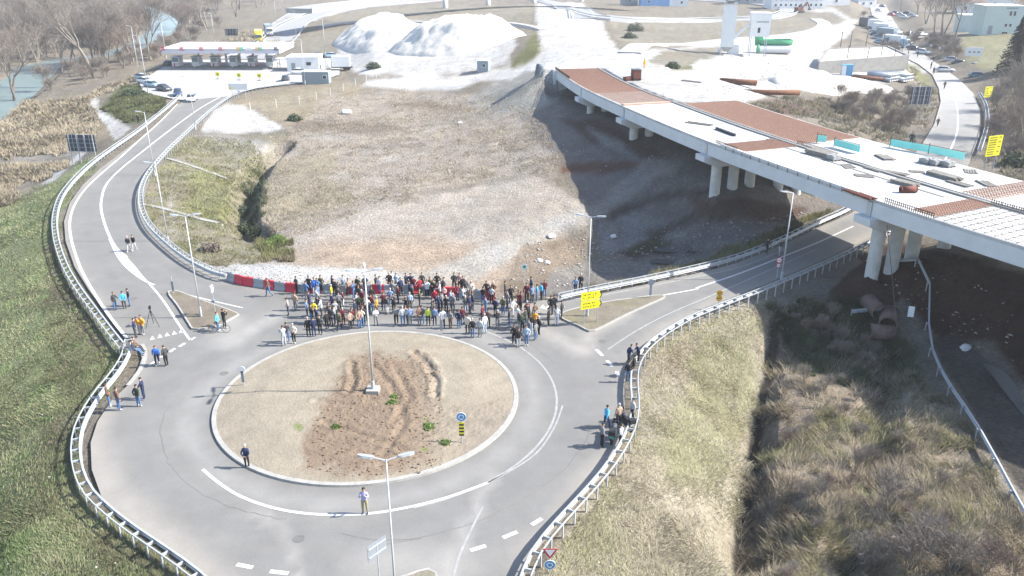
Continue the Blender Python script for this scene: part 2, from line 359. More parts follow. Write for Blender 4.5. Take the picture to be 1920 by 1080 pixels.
def HT(X, Y, rough=True):
    X = np.asarray(X, float); Y = np.asarray(Y, float); z = np.full(X.shape, _W[-1])
    for (a, b, _), wt in zip(_cp, _W[:-1]): z = z - wt * np.hypot(X - a, Y - b)
    near = np.clip(Y / 120, 0.6, 3)
    if rough:
        z = z + fbm(X / 9, Y / 9, 3, 4) * 0.7 + fbm(X / 1.6, Y / 1.6, 9, 3) * 0.28 * np.minimum(near, 1.4)
    if rough:
        ppx, ppy = PXN(X, Y, np.zeros(X.shape)); fm = np.clip(1 - np.hypot((ppx - 850) / 260, (ppy - 480) / 75), 0, 1) * (Y < 130)
        z = z + fm * .17 * np.sin((X * .55 + Y * .9 + 3 * fbm(X / 5, Y / 5, 61, 2)) * 5.2) * (.4 + 1.5 * np.abs(fbm(X / 6, Y / 6, 62, 2)))
        sm = np.clip(1.3 - np.hypot((ppx - 1290) / 260, (ppy - 400) / 110), 0, 1) * (Y < 125) + np.clip(1.3 - np.hypot((ppx - 1760) / 170, (ppy - 560) / 80), 0, 1)
        z = z + np.clip(sm, 0, 1) * (1.5 * np.abs(fbm(X / 5 + Y / 14, Y / 5, 63, 4)) + .5 * fbm(X / 1.1, Y / 1.1, 64, 3))
    d = dseg(X, Y, TRENCH); z = z - 2.6 * np.clip(1 - d / 2.3, 0, 1) ** 0.6
    d = dseg(X, Y, DITCH); z = z - 1.0 * np.clip(1 - d / 1.5, 0, 1) ** 0.6
    d = dseg(X, Y, DITCH2); z = z - 1.0 * np.clip(1 - d / 1.6, 0, 1) ** 0.7
    d = dseg(X, Y, RIVER); z = np.where(d < 9, np.minimum(z, -4.6 - 2.2 * np.clip(1 - d / 8, 0, 1)), z)
    S, Lt = SLAT(X, Y)
    u1 = (S > 1.2) & (Lt > -2.5) & (Lt < 8.75); u2 = (S > SDECK2 + 0.6) & (Lt > 7) & (Lt < 20)
    z = np.where(u1 | u2, np.minimum(z, 5.0 + 0.15 * fbm(X / 2, Y / 2, 14, 3)), z)
    fill = ((S < 1.0) & (Lt > -2) & (Lt < 24)) | ((S < SDECK2) & (Lt > 8.6) & (Lt < 17.5)); fill &= (S > 0.2) | (np.hypot(X - _bl[0][0] - 8, Y - _bl[0][1]) < 14)
    z = np.where(fill, 8.93 + 0.03 * fbm(X, Y, 15, 2), z)
    for PW, mg in ((ROADW, 3.2), (PLAZAW, 3.0)):
        ins = inpoly(X, Y, PW); d = dseg(X, Y, PW, True); sdv = np.where(ins, -d, d)
        t = np.clip((sdv - 0.5) / (mg * 3), 0, 1); t = t * t * (3 - 2 * t)
        z = np.where(sdv < 0.5, -0.22, -0.22 * (1 - t) + z * t)
    return z
def gz(x, y): return float(HT(np.array([x]), np.array([y]))[0])
def onground(px, py, it=12):
    """where the photo ray meets the terrain"""
    z = 0.0
    for _ in range(it):
        p = V(px, py, z); z = 0.5 * z + 0.5 * gz(p.x, p.y)
    p = V(px, py, z); return Vector((p.x, p.y, gz(p.x, p.y)))
def ongroundN(px, py, it=9):
    px = np.asarray(px, float); py = np.asarray(py, float); z = np.zeros(px.shape)
    u = (px - 960) / FPX; v = (540 - py) / FPX
    for _ in range(it):
        t = (z - CAMH) / (-SP + v * CP); X = u * t; Y = (CP + v * SP) * t; z = 0.5 * z + 0.5 * HT(X, Y)
    t = (z - CAMH) / (-SP + v * CP); X = u * t; Y = (CP + v * SP) * t
    return X, Y, HT(X, Y)

ZONES = [ # colour as seen in full sun (some zones with shade painted in), edge softness (photo pixels), outlines in the photo
 ((176,166,150), 30, [[(-600,300),(140,300),(330,120),(480,60),(620,-200),(-600,-200)]]),
 ((200,186,160), 14, [[(0,300),(0,215),(60,190),(160,178),(290,120),(300,130),(230,160),(170,190),(230,250),(180,262),(120,280)]]),
 ((194,184,172), 10, [[(-50,302),(140,300),(70,345),(-50,400)]]),
 ((172,182,138), 8, [[(-600,420),(0,392),(90,346),(150,306),(196,284),(150,340),(116,400),(108,460),(150,545),(210,620),(238,670),(200,740),(150,800),(140,880),(170,940),(380,1100),(420,1250),(-600,1300)]]),
 ((172,164,146), 12, [[(108,440),(128,520),(190,610),(200,660),(150,640),(98,560),(84,480)],[(140,760),(150,900),(200,980),(400,1120),(300,1120),(190,1040),(80,960),(60,860),(100,800)]]),
 ((138,142,108), 6, [[(185,205),(205,178),(235,160),(262,160),(280,176),(312,186),(304,208),(262,234),(212,222)]]),
 ((200,196,186), 3, [[(-20,290),(60,288),(150,284),(150,292),(60,298),(-20,300)]]),
 ((238,236,230), 3, [[(158,200),(178,182),(186,190),(182,200),(212,222),(246,240),(232,252),(214,262),(206,252),(200,234),(172,216)],[(150,286),(164,284),(100,340),(76,348)],[(18,0),(30,0),(26,20),(44,36),(20,52),(0,66),(0,58),(34,34)],[(150,0),(210,0),(216,12),(180,14)]]),
 ((190,182,158), 10, [[(262,330),(330,260),(420,252),(540,250),(520,290),(470,350),(452,440),(480,470),(550,480),(400,510),(330,470),(270,410)]]),
 ((176,176,128), 14, [[(340,330),(400,310),(440,340),(430,420),(360,420)],[(470,460),(545,450),(550,490),(490,490)]]),
 ((240,238,234), 3, [[(400,208),(425,194),(450,196),(490,214),(532,240),(500,249),(430,250),(375,246)]]),
 ((216,210,200), 6, [[(360,255),(420,252),(520,270),(500,290),(440,280)],[(318,350),(330,345),(328,400),(334,440),(318,430)]]),
 ((200,186,160), 16, [[(436,186),(640,150),(700,165),(620,220),(540,240),(480,206)]]),
 ((216,203,188), 18, [[(540,250),(620,180),(760,170),(930,180),(1010,215),(1060,290),(1040,330),(960,330),(800,360),(600,430),(500,450),(490,350)]]),
 ((206,195,172), 16, [[(500,300),(620,290),(660,380),(560,420),(490,440),(480,380)]]),
 ((234,222,207), 16, [[(400,512),(470,490),(560,440),(660,400),(760,378),(900,345),(1010,325),(1100,390),(1112,420),(1000,470),(960,520),(990,545),(900,556),(600,552),(430,520)]]),
 ((233,212,190), 22, [[(540,480),(620,445),(800,440),(900,455),(860,500),(660,510),(560,500)],[(880,520),(1000,465),(1010,500),(980,545),(900,548)]]),
 ((235,229,218), 14, [[(800,510),(900,470),(1010,420),(1100,385),(1112,405),(1020,445),(900,520)]]),
 ((238,236,231), 5, [[(400,500),(440,494),(560,500),(680,504),(780,516),(790,530),(700,524),(560,528),(430,516)],[(360,492),(420,500),(440,515),(400,512)]]),
 ((190,172,152), 12, [[(930,548),(985,460),(1060,440),(1100,450),(1080,500),(1000,555)]]),
 ((186,180,172), 8, [[(1010,555),(1040,500),(1110,490),(1330,480),(1330,505),(1120,545)]]),
 ((168,160,154), 12, [[(960,215),(1045,190),(1110,200),(1300,280),(1600,400),(1500,430),(1340,490),(1230,480),(1110,440),(1100,395),(1050,300)]]),  # ground darkened inside the bridge's shadow edge, shade put into the colour
 ((128,106,94), 9, [[(1050,225),(1120,222),(1200,262),(1260,300),(1190,298),(1110,270)],[(1290,372),(1400,372),(1520,392),(1480,420),(1400,412),(1330,420)],[(1150,470),(1200,456),(1240,470),(1190,486)]]),  # brown earth, then grey gravel, tinted in place of ridge shading
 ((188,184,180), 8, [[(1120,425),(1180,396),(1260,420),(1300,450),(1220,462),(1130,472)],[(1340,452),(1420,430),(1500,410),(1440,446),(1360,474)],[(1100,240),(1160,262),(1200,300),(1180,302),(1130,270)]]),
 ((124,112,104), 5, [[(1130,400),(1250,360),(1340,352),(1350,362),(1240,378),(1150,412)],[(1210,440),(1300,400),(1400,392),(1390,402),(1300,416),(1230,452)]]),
 ((176,160,144), 7, [[(555,226),(640,226),(730,232),(770,242),(700,250),(600,246),(550,244)],[(700,196),(800,190),(900,204),(880,210),(780,202)]]),
 ((228,218,204), 4, [[(560,252),(660,258),(760,252),(840,234),(842,239),(760,259),(660,265),(558,259)],[(620,330),(700,300),(820,280),(822,285),(706,307),(626,338)]]),
 ((196,190,182), 9, [[(1100,390),(1200,318),(1210,296),(1240,296),(1290,310),(1230,335),(1112,415)]]),
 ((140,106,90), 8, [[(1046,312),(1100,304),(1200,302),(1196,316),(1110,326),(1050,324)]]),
 ((118,112,86), 10, [[(1180,470),(1230,440),(1270,455),(1230,475),(1180,482)],[(1360,470),(1440,440),(1560,400),(1570,410),(1450,450),(1370,480)]]),
 ((200,198,190), 5, [[(868,190),(905,165),(960,140),(1000,133),(1050,135),(1050,190),(980,215),(920,208)]]),
 ((242,240,236), 5, [[(1005,5),(1090,5),(1130,42),(1140,70),(1165,98),(1290,88),(1380,76),(1500,66),(1590,38),(1560,22),(1500,20),(1560,14),(1605,40),(1598,62),(1560,86),(1540,100),(1700,108),(1745,135),(1700,140),(1640,160),(1520,140),(1400,150),(1420,166),(1440,180),(1380,198),(1260,190),(1040,135),(985,132),(960,150),(900,152),(860,168),(760,168),(680,160),(690,150),(780,140),(900,136),(1000,110),(1010,80)]]),
 ((242,240,236), 6, [[(632,120),(640,60),(700,32),(760,30),(800,40),(880,32),(960,60),(968,80),(950,120),(900,132),(800,140),(680,140)],[(1300,190),(1420,150),(1560,140),(1640,160),(1600,170),(1480,168)]]),
 ((150,152,104), 6, [[(958,120),(1005,55),(1015,90),(1000,112),(960,130)],[(1256,116),(1290,104),(1300,130),(1262,132)]]),
 ((190,182,164), 8, [[(1140,42),(1360,40),(1530,30),(1590,36),(1500,64),(1380,74),(1290,86),(1180,96)],[(1215,118),(1240,96),(1370,84),(1350,104),(1300,118),(1270,130)],[(540,80),(640,50),(630,100),(600,100)],[(590,30),(760,8),(1000,12),(1000,48),(800,40),(640,44)]]),
 ((182,172,158), 10, [[(1380,200),(1460,180),(1640,172),(1750,150),(1764,180),(1736,240),(1690,290),(1600,262),(1480,222)]]),
 ((140,118,108), 8, [[(1400,196),(1480,186),(1560,196),(1620,214),(1500,216),(1430,212)]]),
 ((168,170,122), 8, [[(1676,116),(1720,124),(1756,170),(1750,190),(1736,160),(1700,128)]]),
 ((190,186,150), 6, [[(1800,64),(1925,60),(1925,130),(1850,134),(1812,116)]]),
 ((160,150,140), 10, [[(1838,160),(1920,130),(2100,200),(2100,420),(1925,345),(1840,280)]]),
 ((226,214,188), 10, [[(1220,650),(1330,580),(1440,560),(1450,620),(1430,760),(1400,900),(1380,1120),(990,1120),(1060,980),(1160,870),(1190,760)]]),
 ((206,200,160), 24, [[(1300,640),(1420,600),(1420,760),(1360,900),(1240,900)]]),
 ((222,206,182), 16, [[(1215,655),(1320,590),(1330,620),(1260,700),(1215,760)]]),
 ((98,92,84), 8, [[(1452,560),(1470,600),(1440,760),(1420,900),(1400,1120),(1370,1120),(1380,950),(1420,760)]]),  # shadow strip of the ditch painted into the ground colour
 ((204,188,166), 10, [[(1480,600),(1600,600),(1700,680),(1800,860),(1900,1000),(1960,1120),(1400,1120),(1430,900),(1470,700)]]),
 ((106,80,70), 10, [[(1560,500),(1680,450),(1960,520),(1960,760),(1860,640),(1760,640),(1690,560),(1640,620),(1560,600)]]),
 ((140,146,108), 8, [[(1620,640),(1670,640),(1690,720),(1670,820),(1650,920),(1610,1080),(1570,1080),(1600,940),(1630,820)]]),
 ((176,168,156), 4, [[(1480,540),(1540,510),(1600,480),(1620,490),(1560,540),(1500,550)]]),
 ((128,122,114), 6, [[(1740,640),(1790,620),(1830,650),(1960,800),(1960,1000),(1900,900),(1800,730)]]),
 ((215,205,190), 4, [[(1840,840),(1880,880),(1960,980),(1960,1020),(1890,930)]]),
]
def zonecol(X, Y, Z):
    px, py = PXN(X, Y, Z)
    sc = 55 / np.maximum(Y, 25)
    c = np.empty(X.shape + (3,)); c[:] = alb(178, 168, 152)
    for i, (rgb, soft, polys) in enumerate(ZONES):
        qx = px + soft * 2.4 * fbm(X / 3.0, Y / 3.0, 50 + i, 4); qy = py + soft * 1.4 * fbm(X / 3.0, Y / 3.0, 90 + i, 4)
        for poly in polys:
            x0 = min(p[0] for p in poly) - 90; x1 = max(p[0] for p in poly) + 90; y0 = min(p[1] for p in poly) - 60; y1 = max(p[1] for p in poly) + 60
            k = (px > x0) & (px < x1) & (py > y0) & (py < y1)
            if not k.any(): continue
            ins = inpoly(qx[k], qy[k], poly); d = dseg(qx[k], qy[k], poly, True); s = np.where(ins, d, -d)
            t = np.clip(0.5 + s / soft, 0, 1)[..., None]
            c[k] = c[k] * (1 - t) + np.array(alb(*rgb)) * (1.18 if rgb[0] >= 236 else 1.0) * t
    br = 1 + 0.34 * fbm(X / 14, Y / 14, 5, 4) + 0.35 * fbm(X / 2.2, Y / 2.2, 7, 3)
    c = c * br[..., None]
    tint = fbm(X / 6, Y / 6, 77, 3)[..., None]; c = c * (1 + tint * np.array([0.12, 0.02, -0.14]))
    return c
ys = np.concatenate([np.arange(1440, 0, -4.0), np.arange(0, -60, -5.0)])
Yr = np.array([V(960, y).y for y in ys]); Yr = np.concatenate([np.linspace(-60, Yr[0] - 1.5, 26), Yr, np.geomspace(Yr[-1] * 1.05, 4500, 18)])
us = (np.concatenate([np.linspace(-3200, -420, 40), np.arange(-400, 2321, 5.0), np.linspace(2340, 5100, 40)]) - 960) / FPX
dep = np.maximum(Yr, 22) * CP + CAMH * SP
GX = us[None, :] * dep[:, None]; GY = np.repeat(Yr[:, None], len(us), 1); GZ = HT(GX, GY)
gc = zonecol(GX.ravel(), GY.ravel(), GZ.ravel())
nr, nc = GX.shape; ii = np.arange(nr * nc).reshape(nr, nc)
gf = np.stack([ii[:-1, :-1], ii[:-1, 1:], ii[1:, 1:], ii[1:, :-1]], -1).reshape(-1, 4)
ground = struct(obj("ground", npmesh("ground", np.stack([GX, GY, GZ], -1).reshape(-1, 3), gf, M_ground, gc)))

_HTslow = HT
def HT(X, Y, rough=True):
    """height of the ground mesh (bilinear in its own grid)"""
    X = np.asarray(X, float); Y = np.asarray(Y, float)
    j = np.clip(np.searchsorted(Yr, Y) - 1, 0, len(Yr) - 2); fy = np.clip((Y - Yr[j]) / (Yr[j + 1] - Yr[j]), 0, 1)
    d = dep[j] + (dep[j + 1] - dep[j]) * fy; u = X / d
    i = np.clip(np.searchsorted(us, u) - 1, 0, len(us) - 2); fx = np.clip((u - us[i]) / (us[i + 1] - us[i]), 0, 1)
    return (GZ[j, i] * (1 - fx) + GZ[j, i + 1] * fx) * (1 - fy) + (GZ[j + 1, i] * (1 - fx) + GZ[j + 1, i + 1] * fx) * fy

# river
M_water = mat("river_water", (0.14, 0.19, 0.19), 0.3, var=0.2, scale=0.05, spec=0.3, bump=0.25, bscale=0.5)
mb = MB(); mb.ribbon(smooth([Vector((x, y, -5.15)) for x, y in RIVER], 4.0), 13.0); struct(mb.build("river", M_water))

def puddle(pix, dz, nm="puddle"):
    X_, Y_, Z_ = ongroundN([p[0] for p in pix], [p[1] for p in pix]); zl = float(np.median(Z_)) + dz; mb = MB(); P = smooth([Vector((x, y, zl)) for x, y in zip(X_, Y_)], .6, True); mb.add(P, [tuple(range(len(P)))]); struct(mb.build(nm, M_puddle))
M_puddle = mat("muddy_water", (.09, .09, .085), .12, var=.2, scale=.5, spec=.5)
puddle([(1842,690),(1880,700),(1920,740),(1960,800),(1950,820),(1900,760),(1860,720)], .16)
puddle([(1225,470),(1260,465),(1268,474),(1235,478)], .2); puddle([(1290,462),(1310,470),(1300,478),(1284,470)], .2); puddle([(1220,490),(1262,486),(1258,494),(1226,497)], .2)
# ------------------------------------------------------------------ roads
def cdt(poly, holes, step, z=0.0):
    """flat sheet with inner points, outline kept"""
    pts = []; edges = []
    for ring in [poly] + holes:
        o = len(pts); n = len(ring); pts += [Vector((p[0], p[1])) for p in ring]; edges += [(o + i, o + (i + 1) % n) for i in range(n)]
    xs = [p[0] for p in poly]; yy = [p[1] for p in poly]
    gx, gy = np.meshgrid(np.arange(min(xs), max(xs), step), np.arange(min(yy), max(yy), step)); gx = gx.ravel(); gy = gy.ravel()
    gx = gx + (vhash(np.arange(len(gx)), np.zeros(len(gx)), 1) - 0.5) * step * 0.5
    k = inpoly(gx, gy, poly) & (dseg(gx, gy, poly, True) > step * 0.4)
    for h in holes: k &= ~inpoly(gx, gy, h) & (dseg(gx, gy, h, True) > step * 0.4)
    pts += [Vector((x, y)) for x, y in zip(gx[k], gy[k])]
    v, e, f, *_ = delaunay_2d_cdt(pts, edges, [], 1, 1e-4)
    v = np.array([(p.x, p.y) for p in v]); f = np.array([t for t in f if len(t) == 3]); c = v[f].mean(1)
    keep = inpoly(c[:, 0], c[:, 1], poly)
    for h in holes: keep &= ~inpoly(c[:, 0], c[:, 1], h)
    f = f[keep]
    a = v[f]; ar = (a[:, 1, 0] - a[:, 0, 0]) * (a[:, 2, 1] - a[:, 0, 1]) - (a[:, 2, 0] - a[:, 0, 0]) * (a[:, 1, 1] - a[:, 0, 1])
    f[ar < 0] = f[ar < 0][:, ::-1]
    return np.column_stack([v, np.full(len(v), z)]), f
def blend(c, t, rgb): return c * (1 - t[:, None]) + np.array(alb(*rgb)) * t[:, None]
near_poly = [p for p in ROADW]
rv, rf = cdt(near_poly, [], 0.7)
X, Y = rv[:, 0], rv[:, 1]
rc = np.empty((len(rv), 3)); rc[:] = alb(176, 174, 170)
rr = np.hypot(X - SCX, Y - SCY); aa = np.arctan2(Y - SCY, X - SCX)
edge = dseg(X, Y, ROADW, True)
n1 = fbm(X / 3, Y / 3, 11, 4); n2 = fbm(X / 9, Y / 9, 12, 4); ns = fbm(rr * 2.2, aa * 5, 13, 3)
px_, py_ = PXN(X, Y, np.zeros(len(X)))
rc = blend(rc, np.clip((1.4 + n1 * 1.6 - edge) / 1.3, 0, 1) * 0.6, (212, 205, 194))              # dusty edges
rc = blend(rc, np.clip(1 - np.abs(rr - 12.1 - n2) / 1.1, 0, 1) * 0.6, (208, 206, 202))             # apron round the island
rc = blend(rc, np.clip(1 - np.abs(rr - 15.0 - n2) / 1.3, 0, 1) * 0.5, (166, 166, 165))            # wheel tracks
rc = blend(rc, np.clip(1 - np.abs(rr - 17.2 - n2) / 1.0, 0, 1) * 0.45, (167, 167, 166))
for pl, rgb, wd in (([(180,760),(175,850),(200,930),(270,990),(380,1070),(420,1110)], (212,206,197), 1.5), ([(1150,800),(1140,850),(1100,910),(1060,960)], (214,206,196), 1.2),
   ([(1000,610),(1060,640),(1095,665),(1110,620),(1180,590)], (218,212,204), 1.1), ([(440,600),(420,640),(520,590)], (214,211,205), 1.6), ([(520,590),(430,650)], (214,211,205), 1.0),
   ([(560,1080),(540,1010),(490,960)], (222,218,212), 0.5), ([(840,1080),(880,980),(925,890)], (222,218,212), 0.5), ([(700,1050),(840,1060)], (212,209,203), 2.2), ([(940,560),(1060,600)], (216,208,196), 1.0),
   ([(900,558),(800,550),(600,549)], (214,210,204), 0.8)):
    P = [(p.x, p.y) for p in PL(pl)]; d = dseg(X, Y, P); rc = blend(rc, np.clip((wd * (1.1 + n1 * .7) - d) / (wd * 1.1), 0, 1) * 0.75, rgb)
far = np.clip((Y - 120) / 60, 0, 1) * (X > 30); rc = blend(rc, far * 0.75, (238, 236, 232))
for pl in ([(345,200),(290,250),(225,305),(175,350),(152,400),(158,460),(190,520),(235,580),(262,640)], [(400,190),(340,240),(280,300),(232,345),(222,400),(245,455),(300,505),(380,540),(470,565)], [(1590,425),(1460,485),(1330,535),(1230,585),(1150,650)], [(1590,408),(1460,470),(1330,512),(1200,540),(1060,568)]):
    W_ = [(p.x, p.y) for p in smooth(PL(pl), 3)]; d = dseg(X, Y, W_); rc = blend(rc, np.clip(1 - np.abs(d - .85 + n1 * .5) / .55, 0, 1) * .42, (160, 160, 160))
tr = np.abs(fbm(rr * .9, aa * 1.5, 16, 3)); rc = blend(rc, np.clip(1 - tr / .02, 0, 1) * .12 * (rr < 24), (160, 160, 160))
rc *= (1 + 0.10 * n2 + 0.10 * ns * (rr < 22) + 0.06 * n1)[:, None]
road = struct(obj("road", npmesh("road", rv, rf, M_asph, rc, False)))
# asphalt edge thickness
mb = MB(); o = len(ROADW)
mb.add([(x, y, -0.003) for x, y in ROADW] + [(x, y, -0.5) for x, y in ROADW], [(i, (i + 1) % o, o + (i + 1) % o, o + i) for i in range(o)])
mb.build("road_edge", M_concdark, road)
# toll plaza slab
pv, pf = cdt(PLAZAW, [], 2.5, 0.012)
pc = np.empty((len(pv), 3)); pc[:] = alb(240, 239, 237); pc *= (1 + 0.1 * fbm(pv[:, 0] / 5, pv[:, 1] / 5, 21, 4))[:, None]
struct(obj("toll_plaza_pavement", npmesh("toll_plaza_pavement", pv, pf, M_asph, pc, False)))

def paint(pix, wd, name="edge_line", m=None, z=0.008, step=0.6):
    mb = MB(); mb.ribbon(smoothpx(pix, z, step), wd); return mb.build(name, m or M_paint, road)
paint([(238,482),(216,462),(200,430),(190,395),(191,370),(200,345),(225,318),(262,288),(300,258),(340,228),(380,200),(420,178)], 0.28, "centre_line")
paint([(333,195),(300,228),(262,262),(228,293),(194,322),(162,352),(140,384),(131,415),(134,450),(150,500),(174,545),(205,592),(238,634)], 0.26)
paint([(266,645),(272,662),(269,680),(258,700),(240,722)], 0.35, "kerb_line", M_kerb)
mb = MB(); mb.ribbon(smoothpx([(205,448),(222,474),(246,502),(272,526),(290,534)], 0.013, 0.5), lambda t: 0.22 + 1.0 * math.sin(math.pi * min(1, t * 1.05)) ** 1.3 * (0.35 + 0.65 * t)); mb.build("hatched_nose", M_paint, road)
paint([(280,532),(305,562),(330,600),(345,622),(357,638)], 0.2)
paint([(357,638),(366,632)], 0.2)
paint([(335,548),(390,562),(455,577)], 0.15)
paint([(1040,598),(1120,575),(1200,561),(1290,545),(1310,541)], 0.18)
paint([(1140,655),(1190,622),(1250,590),(1320,560),(1390,530),(1450,503),(1530,468)], 0.14, m=M_paint_worn)
paint([(1305,540),(1380,515),(1450,488),(1530,456),(1600,424)], 0.2, "centre_line")
paint([(1010,556),(1080,560),(1160,548),(1230,534),(1300,520),(1390,500),(1470,468)], 0.14, m=M_paint_worn)
for a in ((30, 230),):
    pts = [(SCX + 13.45 * math.cos(R(t)), SCY + 13.45 * math.sin(R(t)), 0.008) for t in range(-70, 66, 3)]
    mb = MB(); mb.ribbon(pts, 0.16); mb.build("ring_line", M_paint_worn, road)
paint([(380,880),(410,905),(450,930),(505,950),(560,961),(620,965),(690,963),(760,952),(830,935),(880,918),(915,905)], 0.21, "ring_line", z=.013)
paint([(915,905),(970,875),(1010,845),(1040,800),(1055,760)], 0.12, "ring_line", M_paint_worn)
paint([(850,1080),(862,1040),(880,1000),(905,950)], 0.14, m=M_paint_worn)
for a, b in (((882,1032),(911,1023)),((943,1008),(970,997)),((997,984),(1016,972)),((506,1071),(541,1075)),((444,1058),(474,1064)),((1118,655),(1130,667)),((1138,676),(1148,687)),((1156,696),(1160,706)),
             ((318,660),(328,653)),((336,650),(347,643)),((280,685),(290,678)),((301,670),(306,666))):
    mb = MB(); p, q = V(*a, 0.008), V(*b, 0.008); mb.ribbon([p, p.lerp(q, .5), q], 0.27); mb.build("lane_dash", M_paint, road)
for x, y in ((286,636),(300,632.5),(313.5,629.5),(327,626.5),(340,623)):
    a, b, c = V(x - 5, y + 1.5, 0.008), V(x + 5, y - 0.3, 0.008), V(x - 0.6, y - 6.5, 0.008)
    mb = MB(); mb.add([a, b, c], [(0, 1, 2)]); mb.build("give_way_triangle", M_paint, road)
# lane arrow on the right arm
mb = MB(); mb.ribbon([V(1022,578,.008), V(1030,574,.008)], .22); p = V(1016,572,.008); mb.add([V(1013,577,.008), V(1026,581,.008), V(1018,571,.008)], [(0,1,2)]); mb.build("lane_arrow", M_paint, road)
M_seam = mat("asphalt_seam", alb(158, 157, 154), .9, var=.3, scale=3.0)
for r_, a0, a1, wv in ((13.9, 185, 262, .12), (18.6, 165, 205, .06), (16.1, 280, 345, .1), (14.4, 20, 70, .1)):   # joints and cracks in the ring
    rq = random.Random(int(r_ * 10)); pts = [(SCX + (r_ + rq.uniform(-wv, wv)) * math.cos(R(t)), SCY + (r_ + rq.uniform(-wv, wv)) * math.sin(R(t)), .005) for t in np.arange(a0, a1, 2.2)]
    mb = MB(); mb.ribbon(pts, lambda t: .035 + .015 * math.sin(t * 9)); mb.build("asphalt_seam", M_seam, road)
for pix in ([(150,420),(196,424)], [(136,372),(205,368)], [(1240,590),(1290,575),(1330,560)], [(640,1000),(700,1012),(790,1010)], [(235,610),(262,596),(300,590)]):
    mb = MB(); mb.ribbon(smoothpx(pix, .005, .4), .05); mb.build("asphalt_seam", M_seam, road)
for px, py in ((560,1010),(250,560),(1130,640),(420,700)):
    g = V(px, py, .004); mb = MB(); mb.cyl((g.x, g.y, -.02), (g.x, g.y, .007), .34, .34, 16); mb.build("manhole_cover", M_seam, road)
# far right road centre line
paint([(1772,300),(1790,262),(1796,232),(1792,190),(1776,160)], 0.25, "centre_line")

for pix in ([(268,384),(330,398),(417,424)], [(310,297),(360,312),(425,335)]):   # concrete drain channels down the bank
    X_, Y_, Z_ = ongroundN([p[0] for p in pix], [p[1] for p in pix]); P = smooth([Vector(t) for t in zip(X_, Y_, Z_)], .8); Z_ = HT(np.array([p.x for p in P]), np.array([p.y for p in P]))
    mb = MB(); mb.sweep([Vector((p.x, p.y, z + .06)) for p, z in zip(P, Z_)], [(-.3, -.2), (-.28, .06), (-.12, .0), (.12, .0), (.28, .06), (.3, -.2)]); struct(mb.build("drain_channel", M_kerb))
# ------------------------------------------------------------------ islands
M_sand = matattr("island_sand", 0.95, 0.12, 0.8, 0.7, 5.0, 0.1, 0.12, 6.0, 0.12)
RK = 10.55
th = np.linspace(0, 2 * math.pi, 420, endpoint=False); rad = np.concatenate([np.linspace(0, 9.6, 130), np.linspace(9.7, RK - .15, 8)])
IX = SCX + rad[:, None] * np.cos(th)[None]; IY = SCY + rad[:, None] * np.sin(th)[None]
ipx, ipy = PXN(IX, IY, np.zeros(IX.shape) + .2)
br_poly = [(620,742),(650,690),(680,668),(780,662),(826,690),(822,740),(860,770),(940,740),(950,770),(900,840),(800,880),(640,890),(575,870),(585,800),(600,770)]
qx = ipx + 70 * fbm(IX / 1.6, IY / 1.6, 31, 5); qy = ipy + 45 * fbm(IX / 1.2, IY / 1.2, 32, 4)
d = dseg(qx, qy, br_poly, True); ins = inpoly(qx, qy, br_poly); sB = np.clip(0.5 + np.where(ins, d, -d) / 22, 0, 1)
sB2 = sB * np.clip((860 - ipx) / 90, 0.25, 1)
IZ = 0.24 * np.clip((RK - rad) / 3, 0, 1)[:, None] + 0.13 + fbm(IX / 4, IY / 4, 33, 3) * 0.16 * np.clip((RK - rad) / 2, 0, 1)[:, None] + sB * (fbm(IX / 0.9, IY / 0.9, 34, 5) * 0.12 + np.abs(fbm(IX / 0.3, IY / 0.3, 39, 3)) * 0.2 - .02) + fbm(IX / .3, IY / .3, 40, 2) * .02
for rut, dp in (([(660,690),(664,720),(655,745)], .22), ([(775,668),(800,690),(818,720),(815,750)], .26), ([(790,672),(815,700)], .2), ([(700,690),(740,740),(760,800),(720,860)], .13), ([(595,760),(680,770),(760,760)], .12), ([(610,800),(700,830),(780,860)], .12), ([(740,690),(770,750),(740,800)], .12)):
    W_ = [(p.x, p.y) for p in PL(rut)]; IZ = IZ - .7 * dp * np.clip(1 - dseg(IX + .5 * fbm(IX, IY, 45, 3), IY, W_) / 0.32, 0, 1) + 0.22 * dp * np.exp(-((dseg(IX, IY, W_) - 0.5) / 0.16) ** 2) * (1 + 2 * fbm(IX * 2, IY * 2, 46, 2))
ic = np.empty(IX.shape + (3,)); ic[:] = alb(210, 198, 177)
ic = ic * (1 - sB2[..., None]) + np.array(alb(184, 162, 140)) * sB2[..., None]
right = np.clip((ipx - 840) / 60, 0, 1) * np.clip((ipy - 740) / 40, 0, 1); ic = ic * (1 - .8 * right[..., None]) + np.array(alb(190, 178, 162)) * .8 * right[..., None]
for gx, gy, gr in ((628,803,9),(735,757,9),(804,802,11),(800,790,6),(835,830,7),(676,800,4),(560,805,10),(690,860,5),(795,845,6)):
    g = np.clip(1.2 - np.hypot(ipx - gx, (ipy - gy) * 1.6) / gr + 1.6 * fbm(IX / .5, IY / .5, 36, 3), 0, 1)[..., None]; ic = ic * (1 - g * .8) + np.array(alb(150, 172, 92)) * g * .8
ic *= (1 + .18 * fbm(IX / 2, IY / 2, 37, 4) + .12 * fbm(IX / .5, IY / .5, 38, 3))[..., None]
n_r, n_t = IX.shape; ii = np.arange(n_r * n_t).reshape(n_r, n_t); jj = np.roll(ii, -1, 1)
f4 = np.stack([ii[:-1], ii[1:], jj[1:], jj[:-1]], -1).reshape(-1, 4)
isl = thing("roundabout_island", "round sandy roundabout island with ploughed brown earth and white kerb", "traffic island")
obj("earth", npmesh("island_earth", np.stack([IX, IY, IZ], -1).reshape(-1, 3), f4, M_sand, ic.reshape(-1, 3)), isl)
